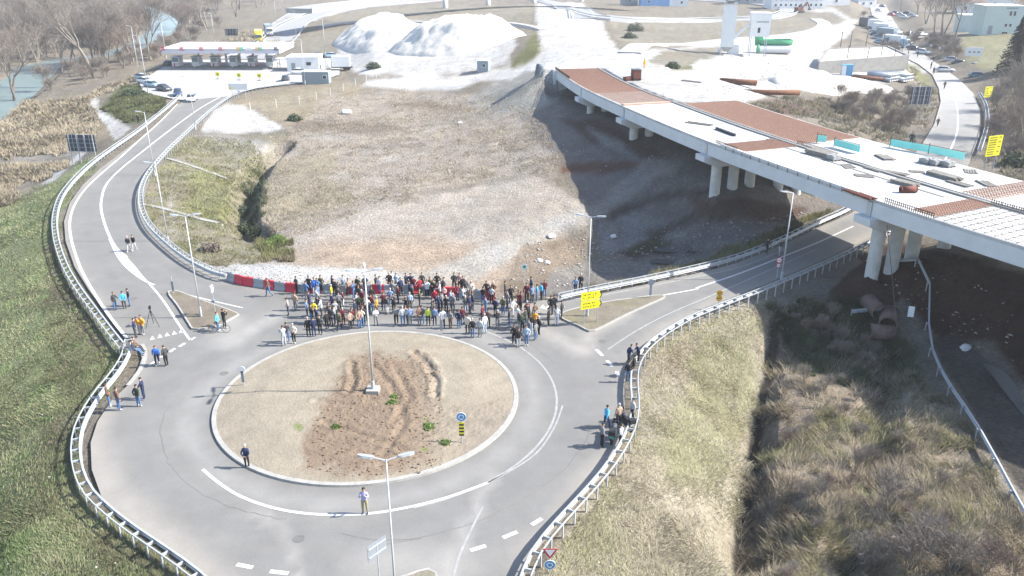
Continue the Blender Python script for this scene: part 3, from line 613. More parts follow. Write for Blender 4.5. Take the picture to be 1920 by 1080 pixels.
mb = MB(); mb.sweep([(SCX + RK * math.cos(t), SCY + RK * math.sin(t), 0) for t in np.linspace(0, 2 * math.pi, 120, endpoint=False)], [(-.17, 0), (-.15, .15), (.15, .16), (.15, -.02)], True); mb.build("kerb", M_kerb, isl)
def splitter(pix, label, rgb, cat="traffic island"):
    P = smooth(PL(pix), 0.5, True); root = thing("splitter_island", label, cat)
    W_ = [(p.x, p.y) for p in P]
    v, f = cdt(W_, [], .35, 0.15); v[:, 2] += fbm(v[:, 0], v[:, 1], 41, 3) * .22 * np.clip(dseg(v[:, 0], v[:, 1], W_, True) / .8, 0, 1)
    c = np.empty((len(v), 3)); c[:] = alb(*rgb); g = np.clip(fbm(v[:, 0] / 2, v[:, 1] / 2, 43, 3) * 3, 0, 1)[:, None]; c = c * (1 - g * .6) + np.array(alb(176, 172, 130)) * g * .6
    c *= (1 + .4 * fbm(v[:, 0] / .7, v[:, 1] / .7, 42, 3))[:, None]
    obj("earth", npmesh("splitter_earth", v, f, M_sand, c), root)
    mb = MB(); mb.sweep(P, [(-.14, 0), (-.13, .14), (.12, .16), (.13, 0)], True); mb.build("kerb", M_kerb, root)
splitter([(318,552),(328,547),(380,566),(440,588),(441,594),(405,612),(366,618),(356,608),(335,575)], "kerbed brown soil triangle island with lamp post and bicycle beside it", (172, 160, 146))
splitter([(1052,592),(1120,572),(1200,560),(1238,556),(1242,560),(1180,588),(1120,618),(1106,622),(1090,614)], "long kerbed grassy triangle island carrying the yellow direction sign", (180, 170, 152))
splitter([(745,1100),(770,1082),(800,1072),(812,1074),(818,1090),(815,1160),(770,1200)], "rounded kerb tip of island beside the double headed lamp", (190, 182, 166))
# ------------------------------------------------------------------ bridge under construction
M_slab = mat("pale_deck_concrete", (0.38, 0.375, 0.365), 0.85, var=0.3, scale=0.35, bump=0.15)
M_girder = mat("girder_concrete", (0.50, 0.51, 0.52), 0.8, var=0.10, scale=0.6, bump=0.1)
M_pier = mat("pier_concrete", (0.44, 0.44, 0.43), 0.85, var=0.2, scale=0.9, bump=0.2)
M_rustbed = mat("rust_stained_formwork", (.37, .24, .185), 0.95, var=0.25, scale=0.8, bump=0.2)
M_rebar = mat("rusty_rebar", (.30, .18, .13), 0.9, var=0.3, scale=3.0)
M_darkbar = mat("dark_rebar", (0.10, 0.075, 0.06), 0.8, var=0.3, scale=3.0)
M_greybed = mat("dusty_rebar_bed", (.46, .44, .42), 0.95, var=0.25, scale=0.6, bump=0.3)
PIERS = [20.2, 38.1, 60.8, 86.1, 111.0, 136.0]
SEND = len(BR_L) - 2.0
bridge = thing("unfinished_bridge", "long concrete viaduct under construction with rusty rebar deck and round columns", "bridge")
def stations(s0, s1, st=1.0):
    n = max(1, int(round((s1 - s0) / st))); return [s0 + (s1 - s0) * i / n for i in range(n + 1)]
def strip(mb, s0, s1, l0, l1, z0, z1, st=1.0):
    ss = stations(s0, s1, st); vs = []
    for s in ss: vs += [BRP(s, l0, z0), BRP(s, l1, z0), BRP(s, l1, z1), BRP(s, l0, z1)]
    fs = [(0, 1, 2, 3), tuple(4 * (len(ss) - 1) + k for k in (3, 2, 1, 0))]
    for i in range(len(ss) - 1):
        for k in range(4): fs.append((4 * i + k, 4 * i + 4 + k, 4 * i + 4 + (k + 1) % 4, 4 * i + (k + 1) % 4))
    mb.add(vs, fs)
DECKS = [(0.0, 8.2, 0.0), (9.0, 17.9, SDECK2)]
for di, (la, lb, st) in enumerate(DECKS):
    mb = MB(); strip(mb, st + 0.2, SEND, la + 0.05, lb, 8.74, 9.0); mb.build("deck_slab", M_slab, bridge)
    cuts = [st + 0.8] + [p for p in PIERS if p > st + 1] + [SEND]
    for a, b in zip(cuts, cuts[1:]):
        for q in ((la, la + 0.55), (la + 2.4, la + 2.9), (la + 5.0, la + 5.5), (lb - 0.6, lb - 0.05)):
            mb = MB(); strip(mb, a + 0.28, b - 0.28, q[0], q[1], 7.42, 8.736); mb.build("girder", M_girder, bridge)
for pi, s in enumerate(PIERS[:5]):
    rz = BRDIR(s)
    for di, (la, lb, st) in enumerate(DECKS):
        if s < st + 2: continue
        mb = MB(); P = lambda l, z, ds: BRP(s, l, z) + Vector((math.cos(rz), math.sin(rz), 0)) * ds
        prof = [(la - 0.75, 7.40), (la - 0.75, 6.75), (la + 0.9, 6.05), (lb - 0.9, 6.05), (lb + 0.3, 6.75), (lb + 0.3, 7.40)]
        vs = [P(l, z, -0.95) for l, z in prof] + [P(l, z, 0.95) for l, z in prof]; n = len(prof)
        mb.add(vs, [tuple(range(n)), tuple(range(2 * n - 1, n - 1, -1))] + [(i, n + i, n + (i + 1) % n, (i + 1) % n) for i in range(n)])
        mb.build("pier_cap", M_girder, bridge)
        mb = MB(); a, b = BRP(s, la - 0.12, 8.07), BRP(s, lb - 0.05, 8.07); mb.beam(a, b, 0.5, 1.30); mb.build("diaphragm", M_pier, bridge)
        for l in (la + 1.7, (la + lb) / 2, lb - 1.7):
            p = BRP(s, l, 0); mb = MB(); mb.smooth = True; mb.cyl((p.x, p.y, -2.5), (p.x, p.y, 6.06), 0.62, 0.62, 20, False); mb.build("column", M_pier, bridge)
# abutment and wing wall
mb = MB(); a, b = BRP(1.6, 0.4, 6.4), BRP(1.6, 8.1, 6.4); mb.beam(a, b, 1.2, 4.6); mb.build("abutment_wall", M_pier, bridge)
mb = MB(); strip(mb, -0.0, 1.6, -0.5, 0.0, 3.0, 9.05); mb.build("wing_wall", M_girder, bridge)
mb = MB(); a, b = BRP(SDECK2 + 1.6, 9.0, 6.4), BRP(SDECK2 + 1.6, 17.8, 6.4); mb.beam(a, b, 1.2, 4.6); mb.build("abutment_wall", M_pier, bridge)
# median gutter and edge upstand
mb = MB(); strip(mb, 0.2, SEND, 8.22, 8.98, 8.55, 8.80); mb.build("median_gutter", M_concdark, bridge)
mb = MB(); strip(mb, 0.2, SEND, 7.9, 8.2, 9.002, 9.16); mb.build("median_kerb", M_concdark, bridge)
mb = MB(); strip(mb, 63.5, 84.5, 0.02, 0.28, 9.002, 9.22); mb.build("edge_kerb", M_girder, bridge)
for s in stations(64.5, 84, 1.5):   # joints of the edge formwork panels
    mb = MB(); strip(mb, s, s + 0.06, -0.03, 0.02, 8.70, 9.21); mb.build("panel_joint", M_concdark, bridge)
# rebar fields
def rebar(s0, s1, l0, l1, bed, bar, sp=0.3, zb=9.012, slantl=0.0):
    mb = MB(); strip(mb, s0, s1, l0, l1, 9.002, zb); mb.build("formwork_bed", bed, bridge)
    mb = MB()
    for s in stations(s0 + .1, s1 - .1, sp):
        a, b = BRP(s, l0 + .05, zb + .05), BRP(s, l1 - .05, zb + .05); mb.beam(a, b, .045, .04)
    l = l0 + .1
    while l < l1:
        ss = stations(s0, s1, 4.0)
        for a, b in zip(ss, ss[1:]): mb.beam(BRP(a, l, zb + .09), BRP(b, l, zb + .09), .045, .04)
        l += sp
    o = mb.build("rebar_mat", bar, bridge); o["kind"] = "stuff"
rebar(0.4, 26.5, 0.25, 7.85, M_rustbed, M_rebar, 0.35)
rebar(26.5, 37.0, 0.25, 7.85, M_greybed, M_rebar, 0.45)
rebar(63.0, 67.0, 0.4, 7.8, M_rustbed, M_rebar, 0.3)
rebar(90.0, 92.4, 0.8, 7.8, M_rustbed, M_rebar, 0.3)
rebar(92.4, 112.0, 0.2, 7.8, M_greybed, M_concdark, 0.9)
rebar(SDECK2 + 0.4, 66.0, 9.2, 17.6, M_rustbed, M_rebar, 0.35)
rebar(88.0, 91.0, 9.2, 17.6, M_greybed, M_rebar, 0.35)
rebar(95.0, 97.5, 9.2, 17.6, M_greybed, M_rebar, 0.4)
mb = MB(); strip(mb, 36.4, 37.4, 0.3, 7.6, 9.003, 9.14); mb.build("joint_timber", M_rustbed, bridge)
for s0, s1, l in ((62.5, 66.5, 0.1), (87.5, 92.5, 0.1), (92.0, 97.0, 8.1), (66.0, 72.0, 8.6), (0.2, 12.0, 0.1)):   # starter bars standing on the edges
    mb = MB()
    for s in stations(s0, s1, .22):
        p = BRP(s, l, 9.0); mb.box((p.x, p.y, 9.26), (.05, .05, .5))
    for z in (9.2, 9.42): mb.beam(BRP(s0, l, z), BRP((s0 + s1) / 2, l, z), .04, .04); mb.beam(BRP((s0 + s1) / 2, l, z), BRP(s1, l, z), .04, .04)
    o = mb.build("starter_bars", M_darkbar, bridge); o["kind"] = "stuff"
mb = MB(); p = BRP(88.5, -0.3, 7.3); mb.cyl(p, (p.x + .15, p.y - 4.5, 0.2), .03, .03, 5); mb.build("hanging_cable", M_darkbar, bridge)
mb = MB(); strip(mb, 66.5, 88.5, 6.2, 6.45, 9.004, 9.05); mb.build("deck_groove", M_concdark, bridge)

# ------------------------------------------------------------------ things lying on the deck
M_net = mat("turquoise_net", (.22, .62, .56), 0.9, var=0.12, scale=1.0)
M_timber = mat("weathered_timber", alb(190, 184, 176), 0.9, var=0.3, scale=3.0)
M_redbrown = mat("red_brown_paint", alb(160, 95, 80), 0.8, var=0.25, scale=2.0)
M_dksteel = mat("dark_steel", (0.05, 0.055, 0.065), 0.6, var=0.2, scale=2.0)
def netfence(pts, label):
    root = thing("safety_net_fence", label, "fence", pts[0], 0, "turquoise net fences on the bridge deck"); o = pts[0]
    for a, b in zip(pts, pts[1:]):
        a = a - o; b = b - o; n = max(1, int((b - a).length / 2.4))
        for i in range(n):
            p, q = a.lerp(b, i / n), a.lerp(b, (i + 1) / n); sag = Vector((0, 0, -.06 * (i % 2)))
            mb = MB(); mb.beam(p + Vector((0, 0, .56)) + sag, q + Vector((0, 0, .56)) + sag, .03, .74); mb.build("net_panel", M_net, root)
            mb = MB(); mb.box((p.x, p.y, .6), (.07, .07, 1.2)); mb.build("fence_post", M_darkbar, root)
        mb = MB(); mb.beam(a + Vector((0, 0, 1.0)), b + Vector((0, 0, 1.0)), .06, .06); mb.build("top_rail", M_darkbar, root)
netfence([V(1668,276,9.0), V(1740,289,9.0), V(1806,303,9.0)], "long turquoise net fence along the edge of the bridge deck")
netfence([V(1563,276,9.0), V(1611,289,9.0)], "short turquoise net fence standing across the middle of the deck")
netfence([V(1531,268,9.0), V(1548,270,9.0)], "single turquoise net panel beside the rusty rebar field")
def stack(px, py, label, name, cat, n, dims, m, rz, group=None, z=9.0, gap=1.12):
    p = V(px, py, z + .01); root = thing(name, label, cat, p, rz, group); h = 0; random.seed(px * 7 + py)
    per = 5
    for i in range(n):
        r, c = divmod(i, per); mb = MB()
        mb.box((random.uniform(-.15, .15), (c - per / 2 + .5) * dims[1] * gap, dims[2] * (r + .5) * 1.03), dims, random.uniform(-.05, .05)); mb.build("plank", m, root)
bd = BRDIR(75)
stack(1770, 332, "pile of grey formwork boards on the deck beside pallets", "board_pile", "boards", 14, (3.2, .26, .12), M_timber, bd)
stack(1697, 345, "heap of short grey planks near the median kerb", "board_pile", "boards", 12, (2.4, .24, .1), M_timber, bd + .15)
stack(1540, 291, "grey stacked shuttering timber at start of white slab", "board_pile", "boards", 15, (3.0, .3, .16), M_timber, bd + .1)
stack(1660, 296, "loose boards beside the white cement bags", "board_pile", "boards", 8, (2.2, .25, .09), M_timber, bd - .3)
stack(1612, 366, "thin rusty bars piled on the deck edge above the pier", "bar_pile", "bars", 10, (3.4, .1, .08), M_redbrown, bd, gap=1.6)
def pallet(px, py, label, z=9.0):
    p = V(px, py, z + .005); root = thing("material_pallet", label, "pallet", p, bd, "pallets of grey blocks on the deck")
    for y in (-.45, 0, .45): mb = MB(); mb.box((0, y, .06), (1.2, .12, .12)); mb.build("runner", M_timber, root)
    for i in range(8):
        mb = MB(); mb.box((-.42 + .28 * (i % 4), -.25 + .5 * (i // 4), .33 + .02 * (i % 3)), (.26, .46, .4 + .04 * (i % 3))); mb.build("concrete_block", M_conc, root)
for x, y, l in ((1736,306,"first pallet of pale blocks from the net fence"),(1752,309,"pallet of pale blocks between two other pallets"),(1776,312,"pallet of pale blocks nearest the long boards"),(1562,300,"pallet of pale blocks on white slab by the shuttering timber")):
    pallet(x, y, l)
p = V(1360, 249, 9.0); mb = MB(); rzb = BRDIR(55)
for z in (.03, .27): mb.box((0, 0, z), (4.4, .3, .05))
mb.box((0, 0, .15), (4.4, .05, .2)); tag(mb.build("steel_beam", M_dksteel, None, loc=p + Vector((0, 0, .01)), rz=rzb), "long dark steel beam lying on the white slab", "steel beam")
def drum(px, py, z, label, ln, r, m, rz, name="steel_pipe", cat="pipe"):
    p = V(px, py, z); root = thing(name, label, cat, p + Vector((0, 0, r)), rz); n = 20; mb = MB(); mb.smooth = True; vs = []
    for x, rr in ((-ln / 2, r), (ln / 2, r), (ln / 2, r * .88), (-ln / 2, r * .88)):
        for k in range(n): t = 2 * math.pi * k / n; vs.append((x, rr * math.cos(t), rr * math.sin(t)))
    mb.add(vs, [(i * n + k, i * n + (k + 1) % n, ((i + 1) % 4) * n + (k + 1) % n, ((i + 1) % 4) * n + k) for i in range(4) for k in range(n)]); mb.build("pipe_wall", m, root)
    for x in (-ln / 2 + .04, ln / 2 - .04): mb = MB(); mb.cyl((x - .04, 0, 0), (x + .04, 0, 0), r * 1.05, r * 1.05, n, False); mb.build("end_collar", m, root)
    return root
drum(1702, 361, 9.0, "short red brown pipe section lying on the white slab", 1.5, .3, M_redbrown, 0.05)
for i, (px, py) in enumerate(((1500,274),(1590,312),(1640,318),(1680,325),(1720,322),(1820,322),(1850,345),(1800,345),(1450,262),(1620,330))):
    stack(px, py, ("loose planks on the deck, the pile nearest the rusty strip", "loose planks beside the net fence", "loose planks in the middle of white slab", "loose planks left of the red pipe", "loose planks beside the pallets", "loose planks at the right deck edge", "dark loose planks at deck end", "loose planks across the median", "short planks by the edge kerb", "planks near the deck groove")[i], "board_pile", "boards", 4 + i % 4, (1.4 + .3 * (i % 4), .16, .07), M_timber, bd + .4 * (i % 5) - .8, gap=1.5)
# compressor box and small kit beside the embankment
p = V(1192, 150, 8.95); root = thing("site_compressor", "red brown site machine standing on white gravel beside deck", "machine", p, .2)
mb = MB(); mb.box((0, 0, .95), (1.3, 1.5, 1.5)); mb.build("housing", M_redbrown, root)
mb = MB(); mb.box((0, 0, 1.73), (1.4, 1.6, .06)); mb.build("lid", M_dksteel, root)
for x in (-.5, .5): mb = MB(); mb.cyl((x, -.8, .2), (x, .8, .2), .2, .2, 12); mb.build("wheel", M_black, root)
mb = MB(); mb.box((-1.4, -.2, .35), (1.5, .9, .5), .3); mb.box((-1.9, -.5, .2), (.8, .5, .35), -.2); mb.build("tool_tray", M_redbrown, root)
for px, py, l in ((1300, 152, "two grey timbers lying on the white gravel behind the machine"), (1318, 231, "thin grey timber lying across the white slab")):
    stack(px, py, l, "board_pile", "boards", 2, (3.5, .2, .15), M_timber, bd + .5, z=8.97, gap=3)
# ------------------------------------------------------------------ guard rails
M_rail = mat("guard_rail_steel", (0.34, 0.355, 0.37), 0.45, 0.15, var=0.1, scale=1.0, spec=0.4)
M_raildull = mat("dull_guard_rail_steel", (0.34, 0.36, 0.38), 0.55, 0.2, var=0.15, scale=1.0)
WPROF = [(-.04, .43), (.035, .47), (-.03, .55), (-.03, .63), (.035, .71), (-.04, .75), (-.065, .75), (-.005, .70), (-.06, .63), (-.06, .55), (-.005, .47), (-.065, .43)]
def post_mesh(off, h=.74, deep=1.3):
    mb = MB(); mb.box((0, off, h / 2 - deep / 2), (.11, .07, h + deep)); mb.box((0, off / 2, .66), (.09, abs(off), .07)); mb.add([(-.035, 0, .44), (.035, 0, .44), (.035, off, .62), (-.035, off, .62), (-.035, 0, .70), (.035, 0, .70), (.035, off, .70), (-.035, off, .70)], [(0,1,2,3),(4,7,6,5),(0,3,7,4),(1,5,6,2)])
    return mb.mesh("rail_post", M_rail)
PM = {}
def guardrail(pts, label, side=1, step=1.35, rear=True, m=None, off=.5, zf=None):
    """side=+1: posts stand to the left of the direction of travel"""
    P = smooth(pts, step)
    if zf: P = [Vector((p.x, p.y, zf(p))) for p in P]
    o = P[0].copy(); root = thing("guard_rail", label, "guard rail", o); P = [p - o for p in P]; m = m or M_rail
    mb = MB(); mb.sweep(P, [(x * side, z) for x, z in WPROF]); mb.build("front_beam", m, root)
    mb = MB(); mb.sweep(P, [(-.06, .752), (.05, .752), (.05, .77), (-.06, .77)]); mb.build("beam_cap", m, root)
    if rear: mb = MB(); mb.sweep(P, [((off - .03) * side, .70), ((off + .04) * side, .70), ((off + .04) * side, .77), ((off - .03) * side, .77)]); mb.build("rear_rail", m, root)
    key = (off * side,)
    if key not in PM: PM[key] = post_mesh(off * side)
    for i, p in enumerate(P):
        a, b = P[max(i - 1, 0)], P[min(i + 1, len(P) - 1)]; obj("post", PM[key], root, p, math.atan2(b.y - a.y, b.x - a.x))
    return root
flat = lambda pix: PL(pix)
guardrail(flat([(340,184),(318,205),(288,230),(258,254),(218,282),(180,310),(148,340),(122,374),(110,412),(112,455),(128,505),(152,548),(184,592),(214,632),(238,662)]), "curved guard rail on the outer edge of the toll road above grass bank", -1)
guardrail(flat([(250,650),(246,672),(240,688),(222,716),(196,748),(170,790),(156,830),(156,880),(174,930),(212,970),(258,1006),(316,1046),(374,1088),(430,1140)]), "white guard rail curving beside the roundabout above left grass bank", -1)
guardrail(flat([(442,180),(414,198),(384,222),(354,250),(322,280),(292,312),(271,342),(262,370),(264,400),(279,432),(309,463),(348,494),(396,520),(424,528)]), "grey guard rail on inner side of the curve ending at barriers", 1, m=M_raildull)
guardrail(flat([(970,1120),(992,1062),(1022,1018),(1060,975),(1110,920),(1150,868),(1176,818),(1184,775),(1182,730),(1188,694),(1210,662),(1244,635),(1290,608),(1350,583),(1420,556),(1500,522),(1580,486),(1650,452),(1710,420)]), "long white guard rail beside roundabout at top of dry slope", -1)
guardrail(flat([(1052,568),(1100,557),(1200,537),(1300,515),(1380,494),(1460,463),(1540,424),(1592,400),(1650,364)]), "pale guard rail along road edge above the muddy pit", 1)
guardrail(flat([(1838,290),(1852,240),(1850,205),(1838,180)]), "short dark guard rail on the far road near yellow signs", 1, m=M_raildull)
guardrail(flat([(450,176),(490,166),(545,158)]), "low guard rail on the edge of the toll plaza", 1)
LOWRAIL = [(1668,562,-1.6),(1682,556,-1.6),(1702,572,-1.7),(1728,600,-1.7),(1738,640,-1.8),(1758,690,-1.8),(1790,746,-1.6),(1826,806,-1.5),(1860,862,-1.5),(1898,930,-1.5),(1935,1000,-1.6)]
guardrail([V(x, y, z) for x, y, z in LOWRAIL], "bent silver guard rail along the muddy lower road", -1, step=3.4, rear=False, off=.2, zf=lambda p: gz(p.x, p.y) + .05)
pts = [onground(x, y) + Vector((0, 0, .1)) for x, y in ((1653,592),(1625,594),(1596,597))]
guardrail(pts, "broken piece of guard rail lying beside rusty pipes", -1, step=2.0, rear=False, off=.2, m=M_raildull)

# ------------------------------------------------------------------ lamps
M_pole = mat("pale_lamp_steel", (0.38, 0.40, 0.41), 0.45, 0.2, var=0.06, scale=0.5)
M_head = mat("lamp_head_grey", (0.34, 0.36, 0.38), 0.4, 0.2, var=0.1)
def lamp(base, h, heads, label, r=.10, slab=False, group="street lamps round the junction"):
    root = thing("street_lamp", label, "street lamp", base, 0, group)
    mb = MB(); mb.smooth = True; mb.cyl((0, 0, -.3), (0, 0, h), r * .85, r * .4, 10); mb.build("pole", M_pole, root)
    mb = MB(); mb.cyl((0, 0, 0), (0, 0, .9), r * 1.35, r * 1.3, 10); mb.build("base_sleeve", M_pole, root)
    if slab: mb = MB(); mb.box((0, 0, .06), (.9, .9, .5)); mb.build("footing", M_kerb, root)
    for a in heads:
        ar = MB(); d = Vector((math.cos(R(a)), math.sin(R(a)), 0)); ar.cyl((0, 0, h - .05), d * .55 + Vector((0, 0, h + .08)), r * .45, r * .4, 6); ao = ar.build("arm", M_pole, root)
        hm = MB(); c = d * .9 + Vector((0, 0, h + .12)); q = Matrix.Translation(c) @ Matrix.Rotation(R(a), 4, 'Z') @ Matrix.Rotation(R(-6), 4, 'Y')
        pr = [(-.36, .07), (-.22, .11), (.14, .12), (.36, .06)]
        vs = []
        for x, wd in pr: vs += [q @ Vector((x, -wd, -.04)), q @ Vector((x, wd, -.04)), q @ Vector((x, wd * .7, .06)), q @ Vector((x, -wd * .7, .06))]
        fs = [(0, 1, 2, 3), (15, 14, 13, 12)] + [(4 * i + k, 4 * i + 4 + k, 4 * i + 4 + (k + 1) % 4, 4 * i + (k + 1) % 4) for i in range(3) for k in range(4)]
        hm.add(vs, fs); ho = hm.build("lamp_head", M_head, root)
    return root
lamp(V(700,735,.3), 9.3, (10, 100, 190, 280), "tall four headed lamp standing in centre of sandy island", .10, True)
b = V(724,862,9.2); lamp(Vector((b.x, b.y, 0)), 9.2, (175, 15), "double headed lamp rising from the rounded kerb tip island", .08)
lamp(V(377,593,.15), 9.1, (185, 10), "double headed lamp on the brown soil triangle island", .085)
lamp(V(1101,592,.15), 9.0, (170, 340), "double headed lamp behind the yellow direction sign", .085)
lamp(V(1465,526,-.1), 8.8, (185,), "single headed lamp by guard rail in front of the bridge", .11)
lamp(V(316,457,-.3), 9.0, (185,), "slim lamp on the dry bank inside the road curve", .09)
lamp(V(291,331,-.2), 9.0, (185,), "slim lamp beside rail halfway up the toll road", .09)
lamp(V(367,243,0), 9.0, (185,), "slim lamp by white slope below the toll plaza", .09)
for x, y, h, l in ((278,175,12,"tall lamp at the green mound corner of plaza"),(262,146,12,"tall lamp behind cars parked at the plaza edge"),(312,110,10,"tall lamp at river end of toll canopy"),(403,80,9,"thin lamp behind the toll canopy"),(572,158,10,"thin lamp beside pale containers on plaza"),(610,102,10,"thin lamp on brown verge by white gravel heap"),(556,72,9,"thin lamp on verge of motorway past the toll"),(518,40,9,"far thin lamp beside motorway curve"),(530,18,9,"farthest thin lamp on motorway curve")):
    lamp(V(x, y, 0), h, (190,), l, .1, group="thin lamps round the toll plaza")

# ------------------------------------------------------------------ signs
M_yellow = mat("sign_yellow", (0.62, 0.56, 0.01), 0.5, var=0.06); M_signblk = mat("sign_black", (0.02, 0.02, 0.02), 0.6, var=0)
M_orange = mat("sign_orange", (0.55, 0.30, 0.03), 0.5, var=0.08); M_red = mat("sign_red", (0.42, 0.03, 0.05), 0.5, var=0.05)
M_blue = mat("sign_blue", (0.05, 0.20, 0.42), 0.5, var=0.05); M_signback = mat("sign_back_grey", (0.20, 0.22, 0.25), 0.6, 0.2, var=0.1)
M_dkback = mat("dark_sign_back", (0.045, 0.055, 0.075), 0.5, 0.1, var=0.2, scale=1.0); M_greens = mat("sign_green", (0.08, 0.3, 0.14), 0.5, var=0.05)
def disc(mb, c, r, th=.03, n=24, y=0.0): mb.cyl((c[0], y, c[1]), (c[0], y - th, c[1]), r, r, n)
def signpost(base, label, h, rz=0.0, cat="road sign", group=None, r=.035, name="road_sign"):
    root = thing(name, label, cat, base, rz, group); mb = MB(); mb.cyl((0, .03, -.2), (0, .03, h), r, r, 8); mb.build("post", M_galv, root); return root
def roundarrows(mb, c, r, y):
    for k in range(3):
        a0 = R(90 + 120 * k); pts = []; 
        vs = []; n = 8
        for i in range(n + 1):
            t = a0 + R(78) * i / n
            for rr in (r * .42, r * .62): vs.append((c[0] + rr * math.cos(t), y, c[1] + rr * math.sin(t)))
        fs = [(2 * i, 2 * i + 1, 2 * i + 3, 2 * i + 2) for i in range(n)]
        t = a0 + R(78); e = len(vs); vs += [(c[0] + r * .28 * math.cos(t), y, c[1] + r * .28 * math.sin(t)), (c[0] + r * .78 * math.cos(t), y, c[1] + r * .78 * math.sin(t)), (c[0] + r * .52 * math.cos(t + R(34)), y, c[1] + r * .52 * math.sin(t + R(34)))]
        fs.append((e, e + 1, e + 2)); mb.add(vs, fs)
# roundabout sign with striped board, on the island
root = signpost(V(866,828,.3), "blue roundabout sign above yellow and black striped board on island", 1.9)
mb = MB(); disc(mb, (0, 1.85), .33); mb.build("rim", M_white, root); mb = MB(); disc(mb, (0, 1.85), .29, .035); mb.build("sign_face", M_blue, root)
mb = MB(); roundarrows(mb, (0, 1.85), .3, -.04); mb.build("white_arrows", M_white, root)
for k in range(8):
    mb = MB(); mb.box((0, -.01, .52 + k * .125), (.32, .03, .125)); mb.build("board_stripe", M_yellow if k % 2 else M_signblk, root)
# give way + roundabout, on right rail
root = signpost(V(1030,1098,-.9), "red edged give way triangle over blue roundabout disc by guard rail", 2.35, 0.0)
def tri(mb, c, s, y): mb.add([(c[0] - s, y, c[1] + s * .62), (c[0] + s, y, c[1] + s * .62), (c[0], y, c[1] - s * 1.0), (c[0] - s, y + .02, c[1] + s * .62), (c[0] + s, y + .02, c[1] + s * .62), (c[0], y + .02, c[1] - s * 1.0)], [(2, 1, 0), (3, 4, 5), (0, 1, 4, 3), (1, 2, 5, 4), (2, 0, 3, 5)])
mb = MB(); tri(mb, (0, 2.15), .40, -.01); mb.build("red_border", M_red, root); mb = MB(); tri(mb, (0, 2.17), .26, -.016); mb.build("white_field", M_white, root)
mb = MB(); disc(mb, (0, 1.38), .30); mb.build("rim", M_white, root); mb = MB(); disc(mb, (0, 1.38), .265, .035); mb.build("sign_face", M_blue, root)
mb = MB(); roundarrows(mb, (0, 1.38), .27, -.04); mb.build("white_arrows", M_white, root)
# orange discs
root = signpost(V(1345,592,-.6), "two round orange warning plates on a thin post by rail", 2.4)
for z in (2.2, 1.7):
    mb = MB(); disc(mb, (0, z), .28); mb.build("orange_plate", M_orange, root); mb = MB(); mb.add([(-.17, -.04, z - .05), (.15, -.04, z + .0), (.17, -.04, z + .06), (-.15, -.04, z + .02)], [(0, 1, 2, 3)]); mb.build("dark_mark", M_signblk, root)
# red and white prohibition discs
root = signpost(V(1455,532,-.5), "two round red edged signs beside lamp at guard rail", 2.7)
for z, r in ((2.45, .30), (1.9, .22)):
    mb = MB(); disc(mb, (0, z), r); mb.build("red_border", M_red, root); mb = MB(); disc(mb, (0, z), r * .74, .034); mb.build("white_field", M_white, root)
    mb = MB(); mb.box((0, -.04, z), (r * .9, .006, r * .2), 0); mb.build("dark_mark", M_signblk, root)
# grey keep sides seen from behind / bollards
def bollard(px, py, label, disc_=True, rz=0.0):
    root = signpost(V(px, py, .1), label, 1.75, rz, "bollard sign"); mb = MB(); mb.box((0, 0, .8), (.22, .05, .95)); mb.build("marker_board", M_signback, root)
    if disc_: mb = MB(); disc(mb, (0, 1.55), .3, .03); mb.build("round_plate_back", M_signback, root)
bollard(1219, 559, "grey round plate over marker board at island far tip", True, .1)
bollard(326, 551, "narrow grey marker board at the tip of brown triangle island", False)
bollard(828, 626, "narrow grey marker on island edge among the crowd", False)
bollard(1044, 607, "thin grey marker post at the nose of the grassy island", False)
root = signpost(V(457,722,.2), "white round sign on a striped post at left island kerb", 1.5); mb = MB(); mb.box((0, -.01, .7), (.2, .04, .9)); mb.build("marker_board", M_signback, root); mb = MB(); disc(mb, (0, 1.3), .26); mb.build("round_plate", M_white, root)
root = signpost(V(404,590,.15), "thin pole with white plate edge on brown triangle island", 2.8); mb = MB(); mb.box((0, 0, 2.45), (.12, .5, .62)); mb.build("plate", M_white, root); mb = MB(); mb.box((0, 0, 1.3), (.25, .25, .2)); mb.build("bracket", M_signback, root)
root = signpost(V(983,552,-.6), "small white sign with green mark above the crowd", 3.0); mb = MB(); disc(mb, (0, 2.8), .3); mb.build("round_plate", M_white, root); mb = MB(); disc(mb, (0, 2.8), .16, .036); mb.build("green_mark", M_greens, root)
b = V(714,1110,0); root = signpost(b, "road sign plates seen edge on beside double headed lamp", 3.1, R(50))
for z in (2.95, 2.45): mb = MB(); mb.box((0, 0, z), (1.1, .03, .06)); mb.build("bracket", M_galv, root)
mb = MB(); mb.box((0, .03, 2.7), (1.2, .025, .95)); mb.build("plate", M_signback, root)
